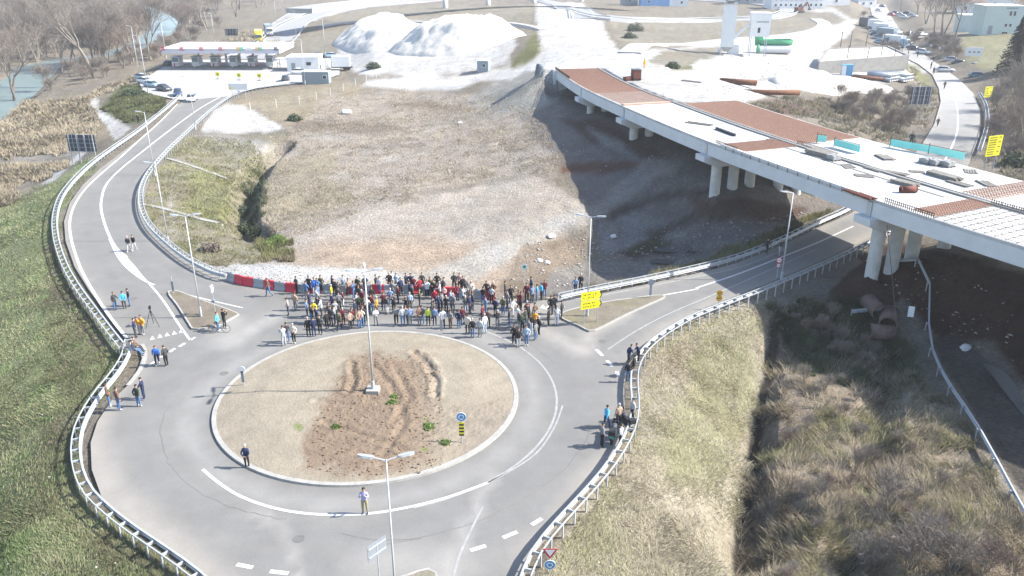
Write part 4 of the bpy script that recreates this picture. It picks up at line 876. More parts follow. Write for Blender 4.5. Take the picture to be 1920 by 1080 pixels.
# yellow arrow direction sign
root = thing("direction_sign", "bright yellow two panel arrow direction sign on grassy island", "road sign", V(1107,606,.15), R(20))
for x in (-.62, .62): mb = MB(); mb.cyl((x, .05, -.2), (x, .05, 2.5), .035, .035, 8); mb.build("post", M_galv, root)
for z in (1.75, 2.55):
    mb = MB(); pr = [(-.95, -.36), (.75, -.36), (1.02, 0), (.75, .36), (-.95, .36)]
    vs = [(x, -.03, z + q) for x, q in pr] + [(x, .02, z + q) for x, q in pr]
    mb.add(vs, [(0, 1, 2, 3, 4), (9, 8, 7, 6, 5)] + [(i, i + 5, (i + 1) % 5 + 5, (i + 1) % 5) for i in range(5)]); pn = mb.build("arrow_panel", M_yellow, root)
    mb = MB(); mb.add([(.72, -.034, z - .3), (.80, -.034, z - .3), (1.0, -.034, z), (.80, -.034, z + .3), (.72, -.034, z + .3), (.88, -.034, z)], [(0, 1, 2, 5), (5, 2, 3, 4)]); mb.build("arrow_tip", M_signblk, pn)
    random.seed(int(z * 10))
    for q in (.14, -.14):
        x = -.75; mb = MB()
        while x < .35:
            wl = random.uniform(.05, .11); hh = random.choice((.09, .12)); mb.add([(x, -.034, z + q - hh / 2), (x + wl, -.034, z + q - hh / 2), (x + wl, -.034, z + q + hh / 2), (x, -.034, z + q + hh / 2)], [(0, 1, 2, 3)]); x += wl + random.choice((.05, .05, .14))
        mb.build("lettering", M_signblk, pn)
# big yellow boards by the far road
def yboard(base, wd, ht, z0, rz, rows, label):
    root = thing("direction_board", label, "road sign", base, rz)
    for x in (-wd * .3, wd * .3): mb = MB(); mb.cyl((x, .1, -.5), (x, .1, z0 + ht), .07, .07, 8); mb.build("post", M_galv, root)
    mb = MB(); mb.box((0, 0, z0 + ht / 2), (wd, .08, ht)); pn = mb.build("panel", M_yellow, root)
    random.seed(int(wd * 100))
    for r in range(rows):
        z = z0 + ht * (1 - (r + .8) / (rows + .6)); mb = MB(); x = -wd * .42; e = random.uniform(-.05, .12) * wd
        while x < e:
            wl = random.uniform(.08, .16); mb.add([(x, -.045, z - .09), (x + wl, -.045, z - .09), (x + wl, -.045, z + .09), (x, -.045, z + .09)], [(0, 1, 2, 3)]); x += wl + .06
        if r % 2 == 0:
            for k in range(3): x = wd * (.24 + .06 * k); mb.add([(x, -.045, z - .09), (x + .12, -.045, z - .09), (x + .12, -.045, z + .09), (x, -.045, z + .09)], [(0, 1, 2, 3)])
        mb.build("lettering", M_signblk, pn)
yboard(onground(1853, 322), 2.75, 2.9, 2.3, R(22), 8, "large yellow direction board with rows of names near the deck end")
yboard(onground(1848, 196), 2.0, 2.1, 1.5, R(22), 5, "smaller yellow direction board beyond the large one by conifer")
# large sign backs with grid of ribs
def signback(base, wd, ht, z0, rz, nx, ny, posts, label):
    root = thing("sign_back", label, "road sign", base, rz)
    cw, ch = wd / nx, ht / ny
    for i in range(nx):
        for j in range(ny):
            mb = MB(); mb.box((-wd / 2 + cw * (i + .5), 0, z0 + ch * (j + .5)), (cw - .05, .05, ch - .05)); mb.build("panel", M_dkback, root)
    for i in range(1, nx): mb = MB(); mb.box((-wd / 2 + cw * i, -.05, z0 + ht / 2), (.06, .06, ht)); mb.build("rib", M_galv, root)
    for j in range(ny + 1): mb = MB(); mb.box((0, -.02, z0 + ch * j), (wd, .05, .05)); mb.build("crossbar", M_galv, root)
    for i in range(posts): mb = MB(); x = -wd * .42 + wd * .84 * i / (posts - 1); mb.beam((x, -.12, -.8), (x, -.12, z0 + ht), .12, .12); mb.build("post", M_galv, root)
    return root
signback(onground(160, 303), 4.6, 2.6, 1.6, R(-6), 5, 4, 4, "large dark sign seen from behind with ribs on grass bank by the left road curve")
signback(onground(1722, 207), 4.4, 3.4, 1.2, R(8), 6, 4, 4, "large dark sign seen from behind in brush left of the far road")
signback(onground(437, 84), 4.4, 2.2, 3.0, 0, 5, 2, 2, "small dark sign seen from behind beyond the toll canopy")
root = thing("toll_sign", "white toll sign board on thin legs by plaza guard rail", "road sign", V(449,186,-.3), R(0))
for x in (-1.4, 0, 1.4): mb = MB(); mb.cyl((x, .06, -.5), (x, .06, 3.2), .05, .05, 6); mb.build("post", M_galv, root)
mb = MB(); mb.box((0, 0, 2.6), (4.0, .06, 1.3)); pn = mb.build("panel", M_white, root)
mb = MB(); mb.box((-1.6, -.04, 2.3), (.5, .02, .4)); mb.build("yellow_mark", M_yellow, pn)

# ------------------------------------------------------------------ red and white barriers
M_bwhite = mat("barrier_white_plastic", alb(222, 232, 238), 0.5, var=0.06); M_bred = mat("barrier_red_plastic", (0.46, 0.03, 0.055), 0.5, var=0.1)
def barrier_mesh(m):
    mb = MB(); pr = [(-.26, .0), (.26, .0), (.26, .12), (.14, .32), (.11, .80), (.07, .86), (-.07, .86), (-.11, .80), (-.14, .32), (-.26, .12)]; n = len(pr); L = 1.12
    xs = (-L / 2, -L / 2 + .03, -.03, 0, .03, L / 2 - .03, L / 2); vs = []
    for k, x in enumerate(xs):
        s = .90 if k in (0, 6) else (.93 if k == 3 else 1)
        vs += [(x, y * s, z * (.97 if s < 1 else 1)) for y, z in pr]
    fs = [tuple(range(n)), tuple(range(7 * n - 1, 6 * n - 1, -1))] + [(i * n + k, i * n + (k + 1) % n, (i + 1) * n + (k + 1) % n, (i + 1) * n + k) for i in range(6) for k in range(n)]
    mb.add(vs, [tuple(reversed(f)) for f in fs]); return mb.mesh("barrier_body", m)
BW, BRd = barrier_mesh(M_bwhite), barrier_mesh(M_bred)
plug = MB(); plug.cyl((0, 0, .86), (0, 0, .90), .07, .06, 10); plugm = plug.mesh("plug", M_signblk)
P = smoothpx([(428,524),(455,533),(485,537.5),(520,543),(560,547.5),(640,549.5),(720,549),(790,550),(845,554.5),(900,559.5),(928,562)], .003, 1.17)
pat = "WRRWRWRWRWWRWRWWRWRRWWRWRWWRRWRWWRWRRW"
BN = {True: 0, False: 0}
for i in range(len(P) - 1):
    a, b = P[i], P[i + 1]; c = (a + b) / 2; w_ = pat[i % len(pat)] == "W"
    if 24 < i < 27: continue
    ORD = "first second third fourth fifth sixth seventh eighth ninth tenth eleventh twelfth thirteenth fourteenth fifteenth sixteenth seventeenth eighteenth".split()
    bn = BN[w_]; BN[w_] += 1
    lab = f"{'white' if w_ else 'red'} plastic road barrier, {ORD[bn]} {'white' if w_ else 'red'} one from the guard rail end"
    root = thing("road_barrier", lab, "barrier", c, math.atan2(b.y - a.y, b.x - a.x), "white barriers in the row" if w_ else "red barriers in the row")
    obj("barrier_body", BW if w_ else BRd, root); obj("filler_plug", plugm, root)
# ------------------------------------------------------------------ people
PAL = {"bk":("black",(.016,.016,.019)),"dg":("dark grey",(.04,.042,.047)),"gy":("grey",(.16,.16,.165)),"lg":("light grey",(.34,.35,.36)),"wh":("white",(.60,.60,.60)),"cr":("cream",(.50,.44,.38)),
 "nv":("navy",(.018,.026,.07)),"bl":("blue",(.03,.13,.42)),"sb":("bright blue",(.06,.34,.58)),"cy":("turquoise",(.08,.42,.50)),"dn":("denim blue",(.14,.20,.32)),"lj":("pale blue",(.30,.38,.48)),"jn":("blue",(.075,.14,.27)),
 "rd":("red",(.38,.03,.045)),"mr":("dark red",(.11,.02,.03)),"br":("brown",(.12,.07,.05)),"tn":("tan",(.30,.22,.16)),"ol":("olive",(.09,.09,.05)),"gn":("dark green",(.03,.045,.03)),"or":("orange",(.60,.27,.03)),
 "ye":("yellow",(.62,.50,.02)),"ny":("neon yellow",(.50,.56,.05)),"pk":("pale pink",(.48,.32,.29)),"kh":("khaki",(.26,.22,.13)),"lv":("lavender",(.28,.28,.45))}
def pmat(k): return mat("cloth_" + PAL[k][0].replace(" ", "_") + "_" + k, PAL[k][1], .9, var=.2, scale=9.0)
M_skin = [mat("skin_a", (.42, .27, .20), .6, var=.08, scale=20), mat("skin_b", (.34, .21, .15), .6, var=.08, scale=20)]
M_hair = [mat("hair_dark", (.018, .014, .012), .7, var=.2, scale=20), mat("hair_brown", (.06, .035, .02), .7, var=.2, scale=20), mat("hair_grey", (.30, .30, .30), .8, var=.2, scale=20)]
M_shoe = [mat("dark_shoe", (.02, .018, .016), .6, var=.1), mat("pale_shoe", (.42, .42, .41), .7, var=.1)]
def person_mesh(name, arms, legs, lean=0.0, drop=0.0, coat=1.0, headturn=0.0):
    J = {}; L = Vector((0, math.sin(lean), math.cos(lean)))
    pel = Vector((0, 0, .95 - drop)); sp = lambda d, y=0: pel + L * d + Vector((0, y, 0))
    nodes = [("pel", pel, (.155, .115)), ("waist", sp(.16), (.145, .11)), ("chest", sp(.36), (.175 * coat, .125 * coat)), ("collar", sp(.47), (.10, .09)), ("neck", sp(.54, .01), (.055, .06)), ("head", sp(.66, .03), (.083, .098)), ("top", sp(.75, .025), (.062, .075))]
    edges = [("pel", "waist", 0), ("waist", "chest", 0), ("chest", "collar", 0), ("collar", "neck", 2), ("neck", "head", 2), ("head", "top", 2)]
    for sd, nm in ((-1, "l"), (1, "r")):
        sh = sp(.435) + Vector((.165 * sd, 0, 0)); el, wr, hd = [sp(p[2]) + Vector((p[0] * sd, p[1], 0)) if False else Vector((p[0] * sd, p[1], p[2] - drop)) + (sp(.435) - (pel + Vector((0, 0, .435)))) for p in arms[0 if sd < 0 else 1]]
        nodes += [("sh" + nm, sh, (.075 * coat, .075 * coat)), ("el" + nm, el, (.056 * coat, .056 * coat)), ("wr" + nm, wr, (.042, .042)), ("hd" + nm, hd, (.038, .028))]
        edges += [("chest", "sh" + nm, 0), ("sh" + nm, "el" + nm, 0), ("el" + nm, "wr" + nm, 0), ("wr" + nm, "hd" + nm, 2)]
        hp, kn, an, to = [Vector((p[0] * sd, p[1], p[2])) for p in legs[0 if sd < 0 else 1]]
        nodes += [("hp" + nm, hp, (.098, .10)), ("kn" + nm, kn, (.066, .07)), ("an" + nm, an, (.047, .05)), ("to" + nm, to, (.042, .035))]
        edges += [("pel", "hp" + nm, 1), ("hp" + nm, "kn" + nm, 1), ("kn" + nm, "an" + nm, 1), ("an" + nm, "to" + nm, 4)]
    idx = {n: i for i, (n, _, _) in enumerate(nodes)}
    me = bpy.data.meshes.new(name); me.from_pydata([tuple(p) for _, p, _ in nodes], [(idx[a], idx[b]) for a, b, _ in edges], [])
    o = bpy.data.objects.new(name, me); COL.objects.link(o); o.modifiers.new("skin", 'SKIN'); ss = o.modifiers.new("sub", 'SUBSURF'); ss.levels = 1; ss.render_levels = 1
    for i, (_, _, r) in enumerate(nodes): me.skin_vertices[0].data[i].radius = r
    me.skin_vertices[0].data[0].use_root = True
    dg = bpy.context.evaluated_depsgraph_get(); ev = o.evaluated_get(dg); em = ev.to_mesh()
    vs = [v.co.copy() for v in em.vertices]; fs = [tuple(p.vertices) for p in em.polygons]; ev.to_mesh_clear()
    pos = {n: p for n, p, _ in nodes}; mb = MB(); mb.smooth = True; mi = []
    for f in fs:
        c = sum((vs[i] for i in f), Vector()) / len(f); best = (9, 0)
        for a, b, m in edges:
            A, B = pos[a], pos[b]; d = B - A; t = max(0, min(1, (c - A).dot(d) / d.length_squared)); q = (A + d * t - c).length - (.04 if m in (0, 1) and a in ("pel", "waist", "chest", "hpl", "hpr") else 0)
            if a == "wrl" or a == "wrr": q += .02 if t < .25 else 0
            if q < best[0]: best = (q, m)
        m = best[1]
        if m == 1 and c.z > .80 - drop and coat > 1.05: m = 0
        if m == 4 and c.z > .14 + min(pos["anl"].z, pos["anr"].z): m = 1
        mi.append(m)
    mb.v = [tuple(v) for v in vs]; mb.f = fs; mb.m = [3 if m == 4 else m for m in mi]; mb.sm = [True] * len(fs)
    mb.mi = 2; mb.smooth = False
    for nm, sd in (("l", -1), ("r", 1)):     # fingers and thumb
        h = pos["hd" + nm]; d = (h - pos["wr" + nm]).normalized(); sdv = d.cross(Vector((sd, 0, 0)))
        if sdv.length < .2: sdv = d.cross(Vector((0, 0, 1)))
        sdv.normalize(); cu = sdv.cross(d)
        for k, ln in enumerate((.062, .075, .07, .055)):
            a = h + sdv * (.027 - .018 * k) - d * .01; b = a + d * ln * .55; c = b + (d * .8 + cu * .5 * sd).normalized() * ln * .5; mb.cyl(a, b, .0095, .009, 5); mb.cyl(b, c, .009, .007, 5)
        a = h - d * .045 + sdv * .03; mb.cyl(a, a + (d * .6 + sdv * .7).normalized() * .055, .011, .008, 5)
    # face: nose, ears, eyes line
    hd = pos["head"]; F = Vector((0, 1, 0))
    mb.cyl(hd + F * .085 + Vector((0, 0, .0)), hd + F * .115 + Vector((0, 0, -.02)), .012, .014, 5)
    for s_ in (-1, 1): mb.box(hd + Vector((.082 * s_, -.005, -.005)), (.015, .035, .055))
    mb.mi = 4
    for s_ in (-1, 1): mb.box(hd + F * .090 + Vector((.032 * s_, 0, .018)), (.022, .012, .010))
    mb.box(hd + F * .088 + Vector((0, 0, -.052)), (.04, .012, .007))
    bm_ = mb.mesh(name, [M_skin[0]] * 5); bpy.data.objects.remove(o, do_unlink=True)
    hb = MB(); hb.smooth = True; c = pos["top"] + Vector((0, -.016, -.025)); n, m_ = 10, 6; vv = []
    for i in range(m_):
        t = math.pi * .60 * i / (m_ - 1)
        for k in range(n): p = 2 * math.pi * k / n; fr = 1 - .35 * max(0, math.sin(p)) * (i / (m_ - 1)); vv.append(c + Vector((.088 * math.sin(t * fr) * math.cos(p), .104 * math.sin(t * fr) * math.sin(p), .092 * math.cos(t * fr))))
    hb.add(vv, [(i * n + k, (i + 1) * n + k, (i + 1) * n + (k + 1) % n, i * n + (k + 1) % n) for i in range(m_ - 1) for k in range(n)])
    return bm_, hb.mesh(name + "_hair", M_hair[0])
AD = [(.235, -.03, 1.13), (.25, .05, .90), (.25, .07, .81)]; AP = [(.27, -.07, 1.14), (.20, .10, .96), (.165, .13, .90)]; AC = [(.25, .06, 1.14), (.06, .22, 1.19), (-.06, .22, 1.21)]
AU = [(.23, .12, 1.18), (.12, .30, 1.38), (.09, .32, 1.47)]; AB = [(.25, -.10, 1.13), (.11, -.16, .96), (.03, -.17, .92)]; AF = [(.23, .14, 1.14), (.14, .34, 1.10), (.10, .42, 1.10)]; AW1 = [(.235, .10, 1.14), (.23, .26, .96), (.22, .33, .90)]; AW2 = [(.235, -.15, 1.14), (.25, -.22, .92), (.25, -.23, .83)]
LS = [(.095, 0, .90), (.11, .015, .49), (.115, -.02, .085), (.135, .13, .05)]; LN = [(.095, 0, .90), (.095, .02, .49), (.085, -.02, .085), (.10, .13, .05)]
LF = [(.095, 0, .90), (.10, .17, .52), (.10, .22, .10), (.105, .37, .06)]; LB = [(.095, 0, .90), (.10, -.04, .49), (.10, -.30, .13), (.105, -.19, .05)]
SIT = [(.10, .02, .62), (.12, .40, .56), (.12, .55, .12), (.13, .70, .06)]
POSES = {"stand": person_mesh("person_stand", (AD, AD), (LS, LS)), "narrow": person_mesh("person_narrow", (AP, AP), (LN, LN), .02), "pockets": person_mesh("person_pockets", (AP, AP), (LS, LS), -.02, coat=1.12), "crossed": person_mesh("person_crossed", (AC, AC), (LS, LS)),
 "walk": person_mesh("person_walk", (AW1, AW2), (LB, LF), .06), "phone": person_mesh("person_phone", (AU, AU), (LS, LS), -.02), "behind": person_mesh("person_behind", (AB, AB), (LN, LS), .03, coat=1.1), "talk": person_mesh("person_talk", (AF, AD), (LN, LS), .04, coat=1.08),
 "sit": person_mesh("person_sit", ([(.24, .02, 1.13), (.22, .22, .98), (.18, .30, .96)], [(.24, .02, 1.13), (.22, .22, .98), (.18, .30, .96)]), (SIT, SIT), -.08, .28), "lean": person_mesh("person_lean", (AB, AC), (LN, LN), .22), "bend": person_mesh("person_bend", (AF, AF), (LS, LN), .45)}
POSETXT = {"stand": "standing", "narrow": "standing upright", "pockets": "hands in pockets", "crossed": "arms folded", "walk": "walking", "phone": "holding a phone", "behind": "hands behind back", "talk": "gesturing", "sit": "sitting", "lean": "leaning over", "bend": "bending forward"}
NPER = [0]; CLOTHSET = {}
def person(px, py, jk, tr, pose, yaw, place, group, hair=None, z=0.0, base=None, scl=None, shoe=None):
    random.seed(px * 131 + py * 17); NPER[0] += 1
    b = base if base is not None else V(px, py, z)
    body, hairm = POSES[pose]
    lab = f"person in {PAL[jk][0]} top and {PAL[tr][0]} trousers {POSETXT[pose]} {place}"
    o = obj("person", body, None, b, R(yaw)); tag(o, lab, "person", group); s = scl or random.uniform(.96, 1.06); o.scale = (s * random.uniform(.97, 1.1), s * random.uniform(.97, 1.08), s)
    sk = random.choice(M_skin); hk = hair if hair is not None else random.choice((0, 0, 0, 1, 1, 2)); sh = M_shoe[shoe if shoe is not None else random.choice((0, 0, 0, 1))]
    for i, m in enumerate((pmat(jk), pmat(tr), sk, sh, M_hair[0])):
        o.material_slots[i].link = 'OBJECT'; o.material_slots[i].material = m
    h = obj("hair", hairm, o); h.material_slots[0].link = 'OBJECT'; h.material_slots[0].material = M_hair[hk]
    return o
random.seed(5)
def crowd(lst, x0, y0, s, grp):
    for e in lst:
        x, y, jk, tr = e[:4]; px, py = x / s + x0, y / s + y0
        random.seed(int(x * 13 + y * 7))
        opt = e[4] if len(e) > 4 else None
        r = random.random(); pose = opt or random.choice(("stand", "narrow", "pockets", "pockets", "crossed", "behind", "behind", "talk", "narrow", "stand", "phone" if r < .5 else "stand", "walk" if r < .35 else "narrow"))
        d = math.hypot(V(px, py).x - SCX, V(px, py).y - SCY)
        if py < 562: place, yaw = "before the plastic barriers", random.choice((180, 180, 170, 200, 240, 120)) + random.uniform(-25, 25)
        elif d < 13.0: place, yaw = "at sandy island kerb", random.choice((0, 0, 10, -20, 30, 180)) + random.uniform(-25, 25)
        elif px > 955: place, yaw = "by grassy triangle island", random.uniform(0, 360)
        elif px < 640: place, yaw = "near brown triangle island", random.uniform(0, 360)
        else: place, yaw = "amid the crowd", random.choice((0, 20, -30, 90, 180, 270)) + random.uniform(-30, 30)
        person(px, py, jk, tr, pose, yaw, place, "crowd " + place)
A_ = [(150,275,"br","jn","walk"),(465,245,"dg","bk","crossed"),(605,240,"bk","dg"),(665,265,"bl","lj","talk"),(740,240,"ol","dg"),(870,235,"nv","gy"),(885,272,"bk","bk"),(935,315,"dg","jn"),(990,235,"lj","jn","phone"),(1045,265,"tn","bk"),
 (1105,305,"jn","jn"),(1150,250,"gn","bk"),(1185,300,"br","br"),(1235,240,"nv","nv"),(1355,225,"bk","dg"),(1395,245,"wh","jn"),(1200,390,"mr","bk"),(1140,430,"wh","tn"),(1262,482,"lg","nv"),(1300,462,"mr","jn"),(1365,485,"or","gn","stand"),
 (1438,440,"mr","nv"),(1472,468,"dg","wh"),(1520,392,"dn","dn"),(1556,457,"dg","bk"),(1602,352,"mr","bk"),(1582,600,"gy","bk"),(1655,605,"wh","jn"),(1688,588,"tn","bk"),(1735,606,"dn","gy"),(1735,422,"lj","dg"),
 (367,490,"pk","nv"),(450,436,"tn","gy"),(580,512,"dn","nv"),(612,430,"nv","nv"),(658,522,"ye","bk","stand"),(692,395,"lg","dg"),(742,500,"wh","dg","talk"),(858,345,"ye","jn"),(862,432,"nv","bk"),(984,412,"mr","wh"),(940,434,"gy","bk"),
 (803,646,"bk","bk"),(850,606,"dg","bk"),(892,590,"lg","nv"),(942,660,"ol","bk","walk"),(986,602,"mr","mr"),(1066,646,"tn","dg"),(1168,636,"tn","jn"),(1197,622,"cr","jn"),(596,727,"bk","bk"),(656,727,"nv","nv"),(727,702,"dg","bk"),
 (320,830,"lg","lg"),(356,786,"dg","jn"),(432,802,"cr","bk"),(1505,205,"bk","dg"),(1532,180,"wh","gy"),(1582,205,"lj","bk"),(1632,266,"nv","bk"),(1692,202,"dg","bk"),(1745,216,"nv","nv"),(1777,240,"mr","jn"),(700,262,"jn","lj")]
B_ = [(46,266,"rd","bk"),(72,196,"dg","bk"),(128,286,"wh","bk"),(162,262,"ol","bk"),(200,292,"gn","bk"),(272,302,"wh","gy"),(285,262,"dg","dg"),(318,258,"gy","bk"),(240,205,"bk","bk"),(432,205,"dg","mr"),(466,322,"mr","nv"),(492,196,"pk","dg"),(526,242,"bk","bk"),(560,272,"dg","bk"),
 (388,402,"lj","jn"),(342,462,"bk","bk"),(212,392,"rd","nv"),(258,452,"nv","nv"),(296,436,"gy","dg"),(416,452,"gy","dg"),(318,352,"pk","bk"),(532,362,"wh","lj"),(552,482,"dg","lj"),(606,472,"nv","nv"),(634,432,"dg","dg"),(622,304,"cr","tn"),
 (755,362,"bk","jn"),(792,292,"bk","bk"),(852,362,"lg","bk"),(838,332,"bk","dg","walk"),(892,492,"nv","bk"),(980,482,"ol","jn"),(1002,306,"dg","bk"),(1026,412,"gy","nv"),(1066,352,"bk","bk"),(1086,502,"wh","wh"),(1152,406,"br","bk"),(1176,432,"mr","bk"),
 (1246,332,"mr","bk"),(1295,256,"nv","jn"),(1306,346,"dn","dg"),(1360,332,"sb","jn"),(1410,316,"sb","bk"),(1446,286,"mr","jn"),(1790,242,"dn","nv","walk"),(1852,222,"dg","bk"),(1490,612,"bk","bk"),(1516,482,"bk","dg"),(1552,472,"bk","bk"),(1582,602,"lg","wh","bend"),(1636,532,"dg","dg","crossed"),
 (40,602,"br","gy"),(72,592,"nv","jn"),(140,602,"ny","gn","stand"),(212,606,"dn","nv"),(188,506,"bk","nv"),(302,632,"wh","bk"),(388,637,"gy","br"),(482,632,"nv","jn","behind"),(526,602,"mr","dg"),(582,692,"cr","bk"),(636,742,"bk","jn","behind"),(722,732,"lg","gy"),(772,692,"wh","lj"),(748,582,"mr","dg"),(812,622,"br","bk"),(918,637,"bk","gy","phone"),
 (1106,812,"bk","bk"),(1152,842,"bk","lg","talk"),(1242,827,"lj","jn"),(1196,690,"gn","bk"),(1162,652,"dg","lg"),(1272,572,"bk","bk","lean"),(1334,562,"br","bk"),(1338,652,"or","dg"),(1342,767,"gy","jn"),(1382,717,"bk","bk"),(1266,742,"gy","jn")]
crowd(A_, 480, 510, 6, "a"); crowd(B_, 780, 510, 6, "b")
taken = [o.location.copy() for o in COL.objects if o.name.startswith("person")]; rsx = random.Random(99); extra = []
DARK = ("bk", "bk", "bk", "dg", "dg", "nv", "nv", "mr", "gn", "gy", "br", "jn", "lg", "ol", "wh", "dn"); LEGS = ("bk", "bk", "bk", "jn", "jn", "nv", "dg", "dg", "gy", "br", "lj")
tries = 0
while len(extra) < 30 and tries < 6000:
    tries += 1; px, py = rsx.choice(((rsx.gauss(770, 75), rsx.gauss(562, 9)), (rsx.gauss(660, 60), rsx.gauss(566, 12)), (rsx.gauss(880, 50), rsx.gauss(580, 14)), (rsx.gauss(640, 40), rsx.gauss(598, 10)), (rsx.gauss(985, 22), rsx.gauss(615, 12))))
    p = V(px, py)
    if py < 553 or math.hypot(p.x - SCX, p.y - SCY) < 11.2 or any((p - q).length < .52 for q in taken): continue
    taken.append(p); extra.append((px, py, rsx.choice(DARK), rsx.choice(LEGS)))
crowd(extra, 0, 0, 1, "c")
g = "people walking and standing on the toll road"
for px, py, jk, tr, pose, yaw, pl in ((243,472,"dg","lg","walk",185,"on toll road curve"),(253,470,"bk","lg","walk",178,"on toll road curve"),(217,581,"dg","jn","talk",250,"beside left guard rail"),(234,579,"sb","dg","behind",20,"beside left guard rail"),(244,574,"bk","jn","stand",120,"near left guard rail"),
  (255,633,"nv","dg","narrow",-80,"by broken rail end"),(263,627,"or","lg","lean",160,"by broken rail end"),(269,627,"or","gy","pockets",150,"by broken rail end"),(296,684,"bl","nv","walk",200,"between lane dashes"),(313,686,"dg","bk","narrow",60,"between lane dashes"),
  (206,762,"br","jn","pockets",-60,"against left rail"),(224,769,"br","jn","stand",-40,"near the left rail"),(261,762,"gn","jn","behind",-20,"near the left rail"),(271,749,"nv","nv","talk",100,"near the left rail"),
  (410,621,"cy","jn","narrow",-90,"beside the bicycle"),(422,615,"bk","dg","phone",-30,"beside the bicycle"),(464,877,"nv","bk","behind",0,"alone at island kerb"),(685,963,"lv","kh","phone",180,"alone on ring line"),
  (1178,684,"nv","dg","lean",-70,"by right guard rail"),(1196,682,"nv","bk","lean",100,"leaning on right rail"),(1187,705,"bk","br","pockets",70,"by right guard rail"),(1177,717,"bk","jn","narrow",0,"by right guard rail"),(1185,790,"lg","bk","stand",110,"beside right rail"),
  (1136,803,"sb","nv","walk",-60,"approaching motorcycles"),(1128,838,"gy","bk","narrow",-70,"beside motorcycles"),(1163,838,"lg","bk","narrow",60,"behind motorcycles"),(1159,800,"tn","dg","stand",30,"between the motorcycles"),(1437,476,"bk","bk","walk",200,"under the bridge shadow"),(1461,478,"dg","lg","walk",180,"under the bridge shadow"),
  (1757,238,"dg","bk","walk",180,"on the far road"),(1770,167,"bk","dg","walk",170,"on shaded far road"),(1750,139,"dg","bk","stand",180,"near far silver car"),(1745,129,"bk","bk","stand",90,"near far silver car"),(1749,118,"dg","gy","walk",180,"below far parked cars"),
  (260,231,"dg","bk","walk",20,"below the green mound"),(1720,108,"bk","dg","walk",0,"ahead of far cars")):
    person(px, py, jk, tr, pose, yaw, pl, "person group " + pl)
for dx, jk, tr in ((0, "br", "dg"), (.55, "dg", "jn")):
    b = V(247,668); person(247 + int(dx * 10), 668, jk, tr, "sit", -75, "on left guard rail", "people sitting on the left rail", base=Vector((b.x + .25 + dx * .25, b.y + .3 - dx, 0.12)))
b = V(1707,276,9.0); person(1707, 276, "dg", "dg", "narrow", 150, "behind deck net fence", "bridge workers", base=b)
b = V(1208,128,8.95); person(1206, 126, "or", "or", "stand", 30, "on white gravel above bridge", "bridge workers", base=b)

# ------------------------------------------------------------------ motorcycles, bicycle, tripod
M_chrome = mat("dark_machine_metal", (.10, .10, .11), .35, .5, var=.1); M_plate = mat("green_plate", (.05, .36, .24), .5, var=.05)
def wheel(mb, c, r, wdt, n=16): mb.cyl((c[0], c[1] - wdt / 2, c[2]), (c[0], c[1] + wdt / 2, c[2]), r, r, n)
def ring(mb, c, r, t, n=20, m=5):
    mb.tube([(c[0] + r * math.cos(2 * math.pi * k / n), c[1], c[2] + r * math.sin(2 * math.pi * k / n)) for k in range(n + 1)], t, m)
def motorcycle(px, py, rz, label, plate):
    root = thing("motorcycle", label, "motorcycle", V(px, py, .005), rz, "motorcycles at the right guard rail")
    for x in (-.72, .72):
        mb = MB(); mb.smooth = True; ring(mb, (x, 0, .31), .24, .075); w_ = mb.build("wheel", M_black, root); mb = MB(); wheel(mb, (x, 0, .31), .19, .06); mb.build("rim", M_chrome, w_)
    mb = MB(); mb.box((-.02, 0, .45), (.6, .34, .36)); mb.cyl((-.7, .16, .3), (.1, .16, .32), .05, .05, 8); mb.build("engine", M_chrome, root)
    mb = MB(); mb.ball((.22, 0, .82), (.34, .20, .17), 10, 6); mb.build("tank", M_dksteel, root)
    mb = MB(); mb.box((-.42, 0, .80), (.75, .30, .12)); mb.box((-.75, 0, .86), (.25, .24, .1)); mb.build("seat", M_black, root)
    mb = MB(); mb.box((-.92, 0, .98), (.36, .42, .3)); mb.build("top_box", M_black, root)
    mb = MB(); mb.add([(.62, -.22, .7), (.62, .22, .7), (.82, .12, .9), (.82, -.12, .9), (.58, -.16, 1.2), (.58, .16, 1.2)], [(0, 1, 2, 3), (3, 2, 5, 4), (0, 3, 4), (1, 5, 2)]); mb.build("fairing", M_dksteel, root)
    mb = MB(); mb.tube([(.42, -.38, 1.02), (.52, -.15, 1.05), (.52, .15, 1.05), (.42, .38, 1.02)], .02, 6); mb.cyl((.52, 0, 1.04), (.72, 0, .32), .035, .035, 6); mb.build("handlebar", M_chrome, root)
    mb = MB(); mb.box((-.90, 0, .62), (.03, .24, .18)); mb.build("number_plate", plate, root)
motorcycle(1150, 822, R(75), "black motorcycle with green plate parked by right guard rail", M_plate)
motorcycle(1172, 800, R(110), "black motorcycle parked against the right guard rail", M_white)
root = thing("bicycle", "thin framed bicycle held beside brown triangle island", "bicycle", V(412,624,.005), R(8))
for x in (-.55, .55):
    mb = MB(); ring(mb, (x, 0, .345), .335, .018, 24, 5); w_ = mb.build("wheel", M_black, root); mb = MB()
    for k in range(8): t = math.pi * k / 8; mb.cyl((x - .32 * math.cos(t), 0, .345 - .32 * math.sin(t)), (x + .32 * math.cos(t), 0, .345 + .32 * math.sin(t)), .003, .003, 3)
    mb.build("spokes", M_chrome, w_)
mb = MB()
for a, b in (((-.55, 0, .345), (-.08, 0, .30)), ((-.08, 0, .30), (.42, 0, .82)), ((-.2, 0, .85), (.40, 0, .86)), ((-.08, 0, .30), (-.22, 0, .93)), ((-.55, 0, .345), (-.2, 0, .83)), ((.55, 0, .345), (.38, 0, .98))): mb.cyl(a, b, .018, .018, 6)
mb.build("frame", M_dksteel, root)
mb = MB(); mb.tube([(.34, -.26, 1.02), (.38, 0, 1.0), (.34, .26, 1.02)], .014, 6); mb.build("handlebar", M_chrome, root)
